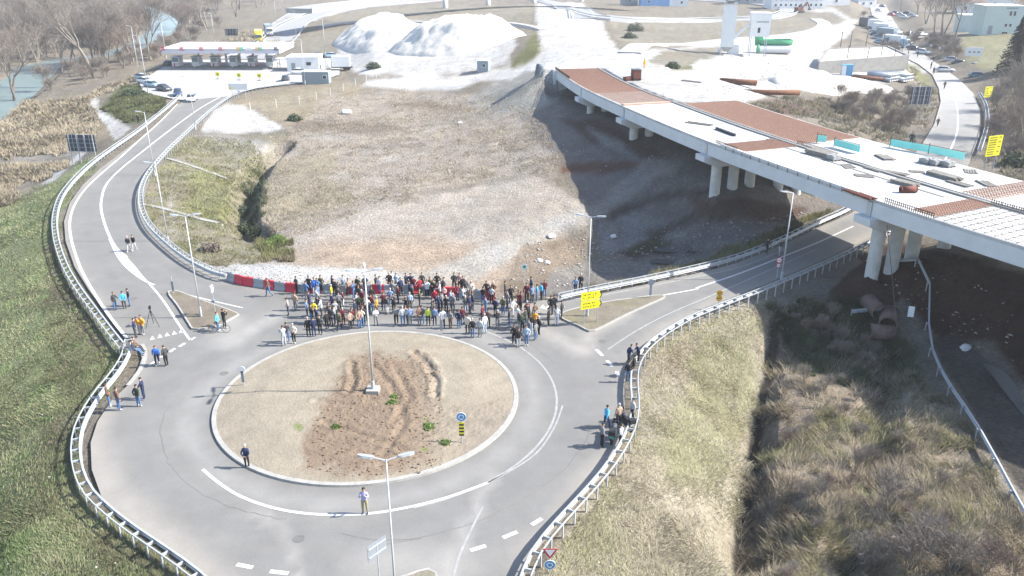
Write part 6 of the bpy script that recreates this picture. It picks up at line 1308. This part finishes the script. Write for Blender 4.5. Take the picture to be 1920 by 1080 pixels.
mb = MB(); mb.box((0, 0, 2.6), (4.2, .1, 2.2)); pn = mb.build("panel", M_white, root); mb = MB()
for k in range(3): mb.box((-1.0 + k * 1.1, -.06, 2.5), (.6, .02, .4))
mb.build("picture_mark", M_signback, pn)
for px, py, lab in ((1743, 100, "white round sign plate on thin post in hedge"), (1759, 106, "second white round plate on post by lay-by cars")):
    root = signpost(og(px, py), lab, 2.4); mb = MB(); disc(mb, (0, 2.3), .4); mb.build("round_plate", M_white, root)
# excavator far
g = og(1498, 24); root = thing("excavator", "red brown excavator working at end of gravel track", "excavator", g, .4)
for y in (-1.1, 1.1): mb = MB(); mb.box((0, y, .5), (3.6, .6, .9)); mb.build("track", M_black, root)
mb = MB(); mb.box((-.3, 0, 1.7), (3.0, 2.4, 1.3)); mb.build("engine_body", M_redbrown, root); mb = MB(); mb.box((.9, .6, 2.5), (1.2, 1.0, 1.5)); mb.build("cab", M_glassdark, root)
mb = MB(); mb.beam((1.0, -.4, 2.0), (3.6, -.4, 4.4), .4, .5); mb.beam((3.6, -.4, 4.4), (5.4, -.4, 1.8), .35, .45); mb.build("boom", M_redbrown, root); mb = MB(); mb.box((5.3, -.4, 1.4), (.9, 1.0, .8)); mb.build("bucket", M_dksteel, root)
# rusty culvert pipes by the lower rail
def gdrum(px, py, ln, r, rz, tilt, label):
    g = og(px, py); d = drum(0, 0, 0, label, ln, r, M_culv, rz, "culvert_pipe", "pipe"); d.location = (g.x, g.y, g.z + r * .8); d.rotation_euler = (0, tilt, rz)
M_culv = mat("rusty_concrete_culvert", alb(158, 134, 124), .9, var=.35, scale=1.2, bump=.3)
gdrum(1636, 586, 2.0, .72, R(-80), R(8), "rusty culvert pipe section lying nearest the bridge column"); gdrum(1664, 610, 2.3, .78, R(-115), R(6), "rusty culvert pipe section with a hole between two others"); gdrum(1650, 634, 2.0, .72, R(170), 0, "rusty culvert pipe section lying sideways in brush")
g = og(1706, 598); mb = MB(); mb.beam((0, 0, .1), (.1, .25, 1.0), .5, .05); tag(mb.build("white_plastic_sheet", M_white, None, loc=g + Vector((0, 0, .1))), "pale torn plastic sheet hanging at bent rail", "plastic sheet")
# ------------------------------------------------------------------ grass and dry brush (real blades)
def blades(name, polys, n, h, wd, cols, seed, lean=.5, swirl=4.0, label=None, avoid=True, dens=None):
    """many single blades, each a thin upright triangle, on the ground inside photo outlines"""
    rs = np.random.RandomState(seed); PX_, PY_ = [], []
    ar = [abs(sum(p[i][0] * p[(i + 1) % len(p)][1] - p[(i + 1) % len(p)][0] * p[i][1] for i in range(len(p)))) for p in polys]
    for p, a in zip(polys, ar):
        k = int(n * a / sum(ar)); x0, x1 = min(q[0] for q in p), max(q[0] for q in p); y0, y1 = min(q[1] for q in p), max(q[1] for q in p)
        x = rs.uniform(x0, x1, k * 4); y = rs.uniform(y0, y1, k * 4); m = inpoly(x + 70 * fbm(x / 40, y / 25, seed, 3), y + 40 * fbm(x / 40, y / 25, seed + 1, 3), p); PX_.append(x[m][:k]); PY_.append(y[m][:k])
    X, Y, Z = ongroundN(np.concatenate(PX_), np.concatenate(PY_), 7)
    m = np.ones(len(X), bool)
    if avoid: m = ~inpoly(X, Y, ROADW) & (dseg(X, Y, ROADW, True) > .25) & ~inpoly(X, Y, PLAZAW)
    cl = fbm(X / 1.3, Y / 1.3, seed + 5, 3) + .6 * fbm(X / 5, Y / 5, seed + 6, 3)
    m &= cl > (dens if dens is not None else -.25) * rs.uniform(.3, 1.4, len(X))
    X, Y, Z, cl = X[m], Y[m], Z[m], cl[m]; k = len(X)
    hh = rs.uniform(h[0], h[1], k) * (1 + 1.2 * np.clip(cl, -.4, .6)); ww = rs.uniform(wd[0], wd[1], k) * np.clip(Y / 60, .7, 4)
    a = rs.uniform(0, 2 * math.pi, k); ld = 2 * math.pi * (fbm(X / swirl, Y / swirl, seed + 9, 2) * 2.2) + rs.uniform(-1.5, 1.5, k); ll = hh * lean * rs.uniform(.3, 1.6, k)
    dx, dy = np.cos(a) * ww, np.sin(a) * ww; v = np.empty((k, 3, 3))
    v[:, 0] = np.stack([X - dx, Y - dy, Z - .03], -1); v[:, 1] = np.stack([X + dx, Y + dy, Z - .03], -1); v[:, 2] = np.stack([X + np.cos(ld) * ll, Y + np.sin(ld) * ll, Z + hh * np.clip(1.1 - lean * .35, .3, 1)], -1)
    C = np.array([alb(*c) for c in cols]); t = np.clip((fbm(X / 4, Y / 4, seed + 20, 3) + .5) * len(C) + rs.normal(0, .7, k), 0, len(C) - 1.001).astype(int)
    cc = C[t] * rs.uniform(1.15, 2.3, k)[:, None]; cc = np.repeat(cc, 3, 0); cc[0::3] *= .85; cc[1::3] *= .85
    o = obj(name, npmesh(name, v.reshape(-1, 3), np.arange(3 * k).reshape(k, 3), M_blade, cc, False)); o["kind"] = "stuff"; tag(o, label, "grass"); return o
def translucent(m, f=.45):
    n = m.node_tree; b = n.nodes["Principled BSDF"]; t = n.nodes.new("ShaderNodeBsdfTranslucent"); mx = n.nodes.new("ShaderNodeMixShader"); mx.inputs[0].default_value = f
    src = b.inputs["Base Color"].links[0].from_socket if b.inputs["Base Color"].links else None
    if src: n.links.new(src, t.inputs["Color"])
    else: t.inputs["Color"].default_value = b.inputs["Base Color"].default_value
    n.links.new(b.outputs[0], mx.inputs[1]); n.links.new(t.outputs[0], mx.inputs[2]); n.links.new(mx.outputs[0], n.nodes["Material Output"].inputs["Surface"]); return m
def upnormal(m, k=.75):
    n = m.node_tree; gm = n.nodes.new("ShaderNodeNewGeometry"); mx = n.nodes.new("ShaderNodeMix"); mx.data_type = 'VECTOR'; mx.inputs["Factor"].default_value = k
    n.links.new(gm.outputs["Normal"], mx.inputs[4]); mx.inputs[5].default_value = (0, 0, 1); nz = n.nodes.new("ShaderNodeVectorMath"); nz.operation = 'NORMALIZE'; n.links.new(mx.outputs[1], nz.inputs[0])
    for q in n.nodes:
        if q.type in ('BSDF_PRINCIPLED', 'BSDF_TRANSLUCENT') and q.type == 'BSDF_PRINCIPLED': n.links.new(nz.outputs[0], q.inputs["Normal"])
    return m
M_blade = translucent(matattr("grass_blades", .9, .1, 2.0, 0, 1, .1, .05, 9), .25)
upnormal(M_blade)
GREEN_P = [[(-60,420),(0,392),(90,346),(150,306),(190,288),(150,340),(116,400),(106,460),(146,548),(205,625),(232,672),(196,742),(146,800),(134,880),(164,945),(380,1105),(300,1110),(-60,1110)]]
blades("bank_grass", GREEN_P, 90000, (.10, .26), (.02, .045), ((158,178,122),(140,166,108),(172,182,134),(196,190,154),(150,170,116),(188,184,146)), 301, .7, 5.0, "short green grass covering the left bank", dens=-.3)
blades("bank_grass", [[(104,440),(150,550),(214,640),(196,742),(140,780),(90,700),(80,560),(90,470)],[(132,770),(140,900),(170,950),(380,1105),(250,1105),(120,1010),(60,900),(80,800)]], 26000, (.1, .3), (.016, .03), ((160,150,130),(146,138,118),(150,152,112),(176,168,150)), 303, .8, 3.0, "dry brown grass strip along the left guard rail")
blades("slope_grass", [[(1222,652),(1330,588),(1440,566),(1448,620),(1430,760),(1400,900),(1380,1110),(1000,1110),(1070,980),(1166,872),(1196,760)]], 70000, (.1, .3), (.02, .042), ((222,212,184),(212,204,170),(200,198,152),(226,214,190),(204,194,166),(190,194,140)), 311, 1.1, 3.5, "pale dry grass covering slope below right guard rail", dens=-.3)
blades("brush_grass", [[(1448,590),(1560,570),(1600,640),(1700,680),(1790,760),(1860,860),(1930,980),(1960,1110),(1380,1110),(1400,950),(1430,760)]], 80000, (.25, .9), (.015, .035), ((200,182,158),(184,168,144),(214,198,172),(190,178,154),(178,176,132),(214,194,166)), 321, .8, 2.2, "tangled brown brush filling the lower ground", dens=-.1)
blades("field_grass", [[(500,255),(620,180),(760,172),(930,182),(1010,215),(1060,290),(1040,325),(960,330),(800,362),(600,435),(500,450),(490,350)]], 50000, (.1, .28), (.02, .045), ((214,200,182),(204,190,172),(198,188,160),(220,206,188)), 331, .9, 4.0, "thin dry grass over the field between roads", dens=-.05)
blades("verge_grass", [[(270,410),(262,350),(330,262),(420,256),(510,280),(470,350),(452,440),(480,468),(548,480),(400,505),(330,470)]], 36000, (.12, .36), (.018, .035), ((196,188,162),(186,182,146),(178,178,128),(204,194,170)), 341, .8, 3.0, "dry yellow grass on bank inside the road curve", dens=-.1)
blades("river_grass", [[(-40,300),(-40,215),(60,190),(160,178),(290,124),(300,134),(230,162),(170,190),(200,240),(120,284)],[(-40,400),(80,345),(130,300),(-40,306)],[(330,110),(480,56),(560,30),(480,100)]], 40000, (.3, .9), (.03, .06), ((206,190,162),(190,176,152),(196,184,160),(176,164,142)), 351, .7, 6.0, "straw coloured dry grass beside the river", dens=-.15)
blades("mound_grass", [[(188,204),(208,178),(238,162),(262,162),(282,178),(310,188),(300,210),(262,230),(214,220)]], 16000, (.2, .6), (.03, .05), ((140,144,108),(124,132,92),(160,154,118)), 361, .6, 3.0, "dark green grass on the mound by toll plaza", dens=-.3)
blades("yard_brush", [[(1390,205),(1460,184),(1640,176),(1750,155),(1762,180),(1734,238),(1690,286),(1600,260),(1480,222)],[(1845,290),(1850,190),(1925,150),(1990,250),(1960,350),(1880,335)],[(1676,116),(1720,124),(1756,170),(1750,190),(1736,160),(1700,128)]], 40000, (.2, .8), (.02, .05), ((184,174,158),(172,162,146),(160,154,128),(190,182,164)), 371, .7, 3.0, "dry brush beyond the bridge deck", dens=-.05)
blades("pit_grass", [[(1110,555),(1200,532),(1300,510),(1380,488),(1370,478),(1290,500),(1190,522),(1100,545)],[(1330,480),(1450,430),(1560,392),(1570,402),(1450,450),(1340,492)],[(470,455),(545,448),(552,490),(490,492)]], 16000, (.2, .7), (.015, .03), ((196,176,150),(150,152,104),(170,160,130)), 381, .5, 2.0, "reedy dry grass along edge of the muddy pit", avoid=True, dens=-.3)
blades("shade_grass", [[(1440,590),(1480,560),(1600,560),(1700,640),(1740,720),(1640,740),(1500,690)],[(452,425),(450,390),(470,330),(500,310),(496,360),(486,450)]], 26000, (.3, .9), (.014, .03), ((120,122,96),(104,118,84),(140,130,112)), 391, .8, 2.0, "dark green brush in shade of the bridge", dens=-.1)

# ------------------------------------------------------------------ stones
M_stone = mat("pale_stone", (.27, .25, .23), .9, var=.25, scale=3.0, bump=.3)
def rubble(name, polys, n, r, seed, label, m=None):
    rs = np.random.RandomState(seed); xs, yy = [], []
    for p in polys:
        x0, x1 = min(q[0] for q in p), max(q[0] for q in p); y0, y1 = min(q[1] for q in p), max(q[1] for q in p); k = n // len(polys)
        x = rs.uniform(x0, x1, k * 4); y = rs.uniform(y0, y1, k * 4); mm = inpoly(x, y, p); xs.append(x[mm][:k]); yy.append(y[mm][:k])
    X, Y, Z = ongroundN(np.concatenate(xs), np.concatenate(yy), 7); mm = ~inpoly(X, Y, ROADW); X, Y, Z = X[mm], Y[mm], Z[mm]; k = len(X)
    oc = np.array([(1,0,0),(-1,0,0),(0,1,0),(0,-1,0),(0,0,1),(0,0,-.6)], float); of = np.array([(0,2,4),(2,1,4),(1,3,4),(3,0,4),(2,0,5),(1,2,5),(3,1,5),(0,3,5)])
    rr = r[0] + (r[1] - r[0]) * rs.power(.35, k); a = rs.uniform(0, 6.28, k); v = oc[None] * rs.uniform(.6, 1.3, (k, 6, 1)); v = v * (rr[:, None, None] * np.stack([rs.uniform(.7, 1.5, k), rs.uniform(.7, 1.2, k), rs.uniform(.5, .9, k)], -1)[:, None])
    c, s = np.cos(a)[:, None], np.sin(a)[:, None]; v = np.stack([v[..., 0] * c - v[..., 1] * s + X[:, None], v[..., 0] * s + v[..., 1] * c + Y[:, None], v[..., 2] + Z[:, None] + rr[:, None] * .15], -1)
    f = (of[None] + 6 * np.arange(k)[:, None, None]).reshape(-1, 3); o = obj(name, npmesh(name, v.reshape(-1, 3), f, m or M_stone, None, False)); o["kind"] = "stuff"; tag(o, label, "stones"); return o
rubble("rubble", [[(950,545),(990,455),(1100,440),(1330,420),(1480,400),(1560,395),(1440,450),(1330,480),(1120,540)]], 1100, (.03, .24), 401, "scattered stones in the muddy pit and below the bridge")
rubble("rubble", [[(560,450),(760,380),(1010,330),(1100,400),(960,530),(560,520)],[(400,505),(560,500),(780,520),(560,540)]], 900, (.02, .12), 402, "small stones over pale churned gravel")
rubble("rubble", [[(1060,200),(1200,280),(1340,350),(1250,360),(1060,300),(960,230)],[(1560,500),(1700,470),(1900,560),(1900,700),(1700,560)]], 260, (.03, .2), 403, "stones on dark earth under the bridge")
rubble("rubble", [[(1440,120),(1600,130),(1600,176),(1300,180)]], 300, (.08, .4), 404, "loose rubble at edges of white gravel", M_gravel)
rubble("rubble", [[(-20,420),(90,360),(110,460),(200,640),(140,800),(160,950),(340,1090),(-20,1090)],[(1230,660),(1420,580),(1420,760),(1380,1080),(1040,1080),(1180,870)],[(1460,620),(1700,680),(1860,900),(1880,1070),(1440,1070)]], 210, (.03, .12), 405, "pale stones and litter specks on the grass banks", M_gravel)
M_boul = mat("boulder_stone", (.52, .50, .48), .9, var=.15, scale=2.0, bump=.3)
def boulder(px, py, r, label, seed):
    g = onground(px, py); rs = random.Random(seed); bm = bmesh.new(); bmesh.ops.create_icosphere(bm, subdivisions=2, radius=r)
    for v in bm.verts: v.co *= rs.uniform(.8, 1.15); v.co.z *= .65; v.co.x *= 1.35
    me = bpy.data.meshes.new("boulder"); bm.to_mesh(me); bm.free(); me.materials.append(M_boul); tag(obj("boulder", me, None, g + Vector((0, 0, r * .3)), rs.uniform(0, 3)), label, "boulder")
for i, (px, py, r, l) in enumerate(((650,213,.9,"lone white boulder in the dry field"),(1810,654,.42,"single pale boulder beside the lower muddy road"),(1033,445,.5,"pale boulder on the pit rim"),(1012,490,.35,"tan boulder on sunny side of pit"),(1026,494,.32,"smaller tan boulder beside another in pit"),(1150,445,.4,"white boulder in shaded pit"),(1632,518,.35,"pale stone at foot of bridge column"),(1636,674,.2,"small white stone in shaded brush"),(862,232,.4,"pale stone at field edge by embankment"))): boulder(px, py, r, l, i)

# ------------------------------------------------------------------ bare trees, shrubs, conifer
M_bark = mat("pale_bark", alb(200, 188, 172), .9, var=.2, scale=2.0); M_barkd = mat("grey_brown_bark", alb(184, 170, 156), .9, var=.2, scale=2.0); M_twig = mat("grey_twigs", alb(196, 184, 172), .95, var=.12, scale=2.0); M_twigr = mat("reddish_twigs", alb(192, 172, 158), .95, var=.12, scale=2.0)
class TW:
    def __init__(s): s.v = []; s.f = []
    def seg(s, a, b, r0, r1, n=3):
        d = (b - a).normalized(); q = d.to_track_quat('Z', 'Y'); o = len(s.v)
        for p, r in ((a, r0), (b, r1)):
            for k in range(n): t = 2 * math.pi * k / n; s.v.append(tuple(p + q @ Vector((math.cos(t) * r, math.sin(t) * r, 0))))
        for k in range(n): s.f.append((o + k, o + (k + 1) % n, o + n + (k + 1) % n, o + n + k))
    def mesh(s, name, m):
        me = bpy.data.meshes.new(name); me.from_pydata(s.v, [], s.f); me.materials.append(m); me.update(); return me
def tree_mesh(seed, H, spread, levels, kids, trunk_n, barkm, twigm, base=.28, tipr=.014):
    rs = random.Random(seed); T, Cn = TW(), TW()
    def grow(p, d, ln, r, lv, into):
        pts = 3 if lv < 3 else 2; 
        for i in range(pts):
            d2 = (d + Vector((rs.gauss(0, .12), rs.gauss(0, .12), rs.gauss(.04, .08)))).normalized(); q = p + d2 * ln / pts; r2 = max(tipr * .6, r * (.86 if lv < 3 else .7)); (T if lv == 0 else Cn).seg(p, q, r, r2, 6 if lv == 0 else (4 if lv == 1 else 3)); p, d, r = q, d2, r2
            if lv >= 1 and lv < levels and rs.random() < .8: side(p, d, ln, r, lv)
        if lv < levels:
            for k in range(kids if lv else kids + 2): side(p, d, ln, r, lv)
    def side(p, d, ln, r, lv):
        a = rs.uniform(0, 6.283); t = rs.uniform(.35, .95) * spread; u = d.orthogonal().normalized(); w_ = d.cross(u); nd = (d * math.cos(t) + (u * math.cos(a) + w_ * math.sin(a)) * math.sin(t)); nd.z += .18; nd.normalize()
        grow(p, nd, ln * rs.uniform(.58, .82), max(tipr, r * rs.uniform(.5, .7)), lv + 1, Cn)
    for k in range(trunk_n):
        t = 2 * math.pi * k / max(1, trunk_n) + rs.random(); d = Vector((math.cos(t) * .22 * (trunk_n > 1), math.sin(t) * .22 * (trunk_n > 1), 1)).normalized(); grow(Vector((0, 0, -.3)), d, H * .34, base, 0, T)
    return T.mesh("tree_trunk", barkm), Cn.mesh("tree_crown", twigm)
TREES = [tree_mesh(11, 14, 1.0, 5, 2, 1, M_bark, M_twig), tree_mesh(12, 13, .9, 5, 2, 2, M_barkd, M_twig, .22), tree_mesh(13, 12, 1.15, 5, 2, 1, M_barkd, M_twigr, .24), tree_mesh(14, 15, .8, 5, 2, 3, M_bark, M_twig, .2), tree_mesh(15, 10, 1.1, 5, 2, 2, M_barkd, M_twigr, .16)]
print('TREETRIS', [len(c.polygons) * 2 for _, c in TREES])
SHRUBS = [tree_mesh(21, 3.4, 1.0, 4, 2, 5, M_barkd, M_twigr, .05, .009), tree_mesh(22, 3.0, 1.2, 4, 2, 6, M_barkd, M_twig, .045, .009), tree_mesh(23, 4.2, .8, 4, 2, 5, M_barkd, M_twig, .05, .009)]
def tree(g, k, s, rz, label, group, name="bare_tree", sets=None, cat="tree"):
    t, c = (sets or TREES)[k]; root = thing(name, label, cat, g, rz, group); root.scale = (s, s, s); obj("trunk", t, root); obj("crown", c, root); return root
rs = random.Random(77)
def scatter(polys, n, seed):
    q = np.random.RandomState(seed); out = []
    for p in polys:
        x0, x1 = min(a[0] for a in p), max(a[0] for a in p); y0, y1 = min(a[1] for a in p), max(a[1] for a in p); k = n // len(polys); x = q.uniform(x0, x1, k * 6); y = q.uniform(y0, y1, k * 6); m = inpoly(x, y, p); out += list(zip(x[m][:k], y[m][:k]))
    X, Y, Z = ongroundN([a for a, b in out], [b for a, b in out]); d = dseg(X, Y, RIVER); return [(Vector((a, b, c)), o) for a, b, c, o, e in zip(X, Y, Z, out, d) if e > 5.5]
tree(onground(179, 146), 0, 1.9, .4, "tallest pale bare tree leaning over the river bank", "bare trees by the river"); tree(onground(27, 195), 1, 1.6, 1.4, "bare grey tree on river bank near the frame of dry grass", "bare trees by the river"); tree(onground(232, 128), 4, 1.2, 2, "small bare tree between river and toll plaza", "bare trees by the river")
KIND = ("pale barked", "twin stemmed", "reddish", "many stemmed", "low reddish")
for g, o in scatter([[(-80,120),(60,60),(240,50),(330,30),(360,70),(300,110),(240,120),(150,130),(60,170),(-80,200)],[(-80,60),(-80,-5),(300,-5),(520,0),(470,30),(380,60),(250,45),(60,55)]], 230, 500):
    k = rs.randrange(5); far_ = g.y > 330; tree(g, k, rs.uniform(.95, 1.6), rs.uniform(0, 6), f"{KIND[k]} bare tree in the wood {'far beyond' if far_ else 'along'} the river", f"{KIND[k]} trees {'beyond' if far_ else 'along'} river")
for g, o in scatter([[(-60,215),(40,180),(200,150),(300,110),(380,80),(360,60),(200,110),(60,150),(-60,190)],[(-60,60),(200,40),(420,20),(420,50),(250,90),(60,100)]], 120, 510):
    k = rs.randrange(3); tree(g, k, rs.uniform(.9, 1.9), rs.uniform(0, 6), f"{('reddish', 'grey', 'upright grey')[k]} leafless shrub on the river bank", f"river shrubs {k}", "bare_shrub", SHRUBS, "shrub")
for px, py, k, s, l in ((1768,70,3,.95,"tall dark bare tree behind the hedge at far road"),(1790,74,0,.85,"bare tree right of another behind the hedge"),(1752,60,1,.8,"bare tree left of the tall hedge tree"),(1810,50,2,.7,"reddish bare tree beside pale green annex"),(1905,60,2,.75,"reddish bare tree right of the pale green house"),(1945,50,1,.6,"grey bare tree behind conifer"),(1900,235,4,.45,"pale bare tree below the conifer"),(1915,260,3,.6,"many stemmed bare tree right of large yellow board"),(1890,290,4,.6,"low bare tree behind large yellow board"),(1945,200,1,.5,"grey bare tree beside the conifer"),(1930,330,2,.6,"reddish bare tree at end of bridge deck"),(1690,20,2,.8,"far bare tree beside lot of cars"),(1720,30,1,.8,"far bare tree left of brown roofed house"),(1735,45,3,.7,"far many stemmed tree by hedge"),(1780,20,0,.8,"far pale tree before brown roofed house")):
    tree(onground(px, py), k, s * 1.5, rs.uniform(0, 6), l, "bare trees by the far road")
for g, o in scatter([[(1690,70),(1740,66),(1800,80),(1812,112),(1780,110),(1740,96)],[(1850,180),(1925,150),(1960,250),(1950,330),(1890,320),(1852,260)],[(1560,190),(1720,180),(1700,260),(1600,240)],[(1615,30),(1650,60),(1655,110),(1690,112),(1640,60)]], 124, 520):
    k = rs.randrange(3); pl = "in hedge by lay-by cars" if o[1] < 130 and o[0] > 1688 else ("on bank near yellow boards" if o[0] > 1800 else ("in brush beyond bridge deck" if o[1] > 150 else "on verge beside lorries"))
    tree(g, k, rs.uniform(.55, 1.2), rs.uniform(0, 6), f"{('reddish', 'grey', 'upright grey')[k]} leafless shrub {pl}", f"shrubs {k} {pl}", "bare_shrub", SHRUBS, "shrub")
for g, o in scatter([[(1470,700),(1560,690),(1620,740),(1640,860),(1560,1000),(1480,1090),(1440,1090),(1450,850)],[(1640,780),(1740,800),(1830,960),(1880,1070),(1620,1090),(1600,950)],[(1480,600),(1580,600),(1660,680),(1560,690)]], 60, 530):
    k = rs.randrange(3); sh = "in bridge shade" if o[1] < 695 else ("near lower rail" if o[0] > 1620 else "along dark ditch"); tree(g, k, rs.uniform(.28, .55), rs.uniform(0, 6), f"{('reddish', 'grey', 'upright grey')[k]} leafless shrub {sh} on lower ground", f"low shrubs {k} {sh}", "bare_shrub", SHRUBS, "shrub")
for px, py, k, s, l in ((1700,1075,2,1.0,"tall pale leafless shrub with long upright stems"),(1780,1080,2,.9,"pale leafless shrub right of the tallest one"),(1640,1060,1,.9,"spreading grey leafless shrub beside the tallest one"),(1840,1078,0,.8,"reddish leafless shrub nearest the lower rail end"),(1665,960,2,.85,"leafless shrub with yellowish stems in middle of brush"),(1740,1010,1,.8,"grey leafless shrub between tall ones")):
    tree(onground(px, py), k, s, rs.uniform(0, 6), l, "tall leafless shrubs in brush", "bare_shrub", SHRUBS, "shrub")
# conifer
M_needle = mat("conifer_needles", (.022, .035, .025), .9, var=.4, scale=1.5)
def conifer(g, H, rad, label, seed):
    r = random.Random(seed); root = thing("conifer", label, "tree", g); mb = MB(); mb.cyl((0, 0, -.5), (0, 0, H * .97), .3, .04, 8); mb.build("trunk", M_barkd, root); vs, fs = [], []
    z = .7
    while z < H:
        R_ = rad * (1 - z / H) ** .85 + .15
        for k in range(max(6, int(15 * R_ / rad) + 4)):
            a = r.uniform(0, 6.283); L = R_ * r.uniform(.75, 1.12); dp = L * r.uniform(.15, .4); d = Vector((math.cos(a), math.sin(a), 0)); s = Vector((-d.y, d.x, 0))
            for j in range(6):
                t = (j + .5) / 6; c = Vector((0, 0, z)) + d * L * t + Vector((0, 0, -dp * t * t)); wd = .30 + .5 * (1 - t)
                for sg in (-1, 1, 0):
                    e = c + s * sg * wd * r.uniform(.6, 1.1) + d * r.uniform(.1, .5) + Vector((0, 0, r.uniform(-.35, .12))); o = len(vs); w_ = d * .16 + Vector((0, 0, .1)); vs += [tuple(c - w_), tuple(c + w_), tuple(e)]; fs.append((o, o + 1, o + 2))
        z += .34
    me = bpy.data.meshes.new("conifer_crown"); me.from_pydata(vs, [], fs); me.materials.append(M_needle); obj("crown", me, root)
conifer(onground(1899, 138), 13.0, 4.4, "dark green conifer standing beside the far road", 1); conifer(onground(1948, 130), 13, 3.8, "second dark conifer behind the first by lawn", 2)
# evergreen bushes: leaf clumps
M_leaf = mat("dark_leaf", (.06, .08, .045), .8, var=.4, scale=2.0); M_leafg = translucent(mat("fresh_leaf", (.17, .23, .07), .8, var=.35, scale=2.0), .4)
def bush(g, rx, rz_, n, m, label, seed, group=None):
    q = np.random.RandomState(seed); p = q.normal(0, 1, (n, 3)); p /= np.linalg.norm(p, axis=1)[:, None]; p *= (q.uniform(.45, 1.05, n) * (1 + .5 * (vnoise(p[:, 0] * 2 + 9, p[:, 1] * 2 + p[:, 2], seed) - .5)))[:, None]; p *= np.array([rx, rx, rz_]); p[:, 2] = np.abs(p[:, 2])
    a = q.normal(0, .09, (n, 3, 3)) * (1 + rx * .3); v = p[:, None] + a; root = thing("evergreen_bush", label, "bush", g, 0, group); obj("foliage", npmesh("bush_foliage", v.reshape(-1, 3), np.arange(3 * n).reshape(n, 3), m, None, False), root)
    mb = MB(); mb.cyl((0, 0, -.3), (0, 0, rz_ * .6), .06, .03, 5); mb.build("stem", M_barkd, root)
for i, (px, py, r, m, l) in enumerate(((462,432,1.1,M_leaf,"dark bush at the wide end of trench"),(458,400,1.0,M_leaf,"dark bush in middle of the trench"),(466,365,.9,M_leaf,"dark bush where the trench narrows"),(480,440,.9,M_leaf,"dark bush against trench bank"),(520,456,1.0,M_leafg,"bright green bush beyond the trench end"),(505,462,.6,M_leafg,"small bright green bush at trench end"),(246,178,1.6,M_leaf,"dark bush on top of green mound"),(262,178,1.2,M_leaf,"smaller dark bush on green mound"),(1905,310,2.2,M_leaf,"dark green bush behind deck end"),(1262,128,1.3,M_leaf,"green bush at corner of gravel track"),(700,128,1.8,M_leaf,"dark bush by the plaza fence"),(552,226,1.3,M_leaf,"dark bush at top of the trench"),(1190,58,3.0,M_leaf,"dark hedge on bank of the gravel cutting"),(1180,72,2.2,M_leaf,"dark hedge low on bank of gravel cutting"),(395,470,1.0,M_barkd,"heap of dark cut brushwood by lamp"))):
    bush(onground(px, py), r, r * .8, 1400, m, l, 600 + i)
# bright weeds on the island
for i, (px, py, r) in enumerate(((628,803,.32),(735,757,.35),(804,802,.4),(738,745,.2),(836,831,.22))):
    p = V(px, py, .3); bush(p, r, r * .35, 200, M_leafg, "bright green weed tuft growing on the ploughed island earth", 700 + i, "weed tufts on the island")

# clods on the ploughed earth
rsn = np.random.RandomState(808); cx_ = rsn.uniform(575, 830, 1400); cy_ = rsn.uniform(665, 888, 1400); mm = inpoly(cx_, cy_, br_poly); cx_, cy_ = cx_[mm], cy_[mm]
mb = MB()
for x, y in zip(cx_, cy_):
    p = V(x, y, .42); r_ = .02 + .07 * rsn.power(.4); q = int(np.clip(math.hypot(p.x - SCX, p.y - SCY) / 9.6 * 129, 0, 129)); t_ = int(((math.atan2(p.y - SCY, p.x - SCX)) % (2 * math.pi)) / (2 * math.pi) * 420) % 420
    mb.ball((p.x, p.y, IZ[q, t_] + r_ * .2), (r_ * rsn.uniform(.8, 1.5), r_, r_ * .7), 5, 3)
o = mb.build("earth_clods", mat("earth_clod", alb(178, 152, 128), .95, var=.3, scale=4.0), isl); o["kind"] = "stuff"
# field fence posts
X_, Y_, Z_ = ongroundN([470,560,640,700,720], [208,196,172,150,138]); P = smooth([Vector(t) for t in zip(X_, Y_, Z_)], 5.0); root = thing("field_fence", "line of thin pale fence posts across field below plaza", "fence", P[0])
for p in P:
    mb = MB(); mb.cyl((0, 0, -.3), (0, 0, 1.7), .05, .05, 5); mb.build("fence_post", M_white, root, loc=Vector((p.x, p.y, gz(p.x, p.y))) - P[0])
for h_ in (.6, 1.1, 1.6):
    mb = MB(); mb.tube([Vector((p.x, p.y, gz(p.x, p.y) + h_)) - P[0] for p in P], .008, 3); mb.build("wire", M_galv, root)
# ------------------------------------------------------------------ haze
mb = MB(); mb.box((0, 700, 18), (2600, 1700, 66)); hz = mb.build("haze", None); hz["kind"] = "stuff"; hz["label"] = "thin pale daylight haze over the whole place"; hz["category"] = "haze"
hm = bpy.data.materials.new("haze_air"); hm.use_nodes = True; hn = hm.node_tree; hn.nodes.remove(hn.nodes["Principled BSDF"])
pv_ = hn.nodes.new("ShaderNodeVolumePrincipled"); pv_.inputs["Color"].default_value = (.93, .95, 1, 1); pv_.inputs["Density"].default_value = 0.00022; pv_.inputs["Anisotropy"].default_value = .2
hn.links.new(pv_.outputs[0], hn.nodes["Material Output"].inputs["Volume"]); hz.data.materials.clear(); hz.data.materials.append(hm)
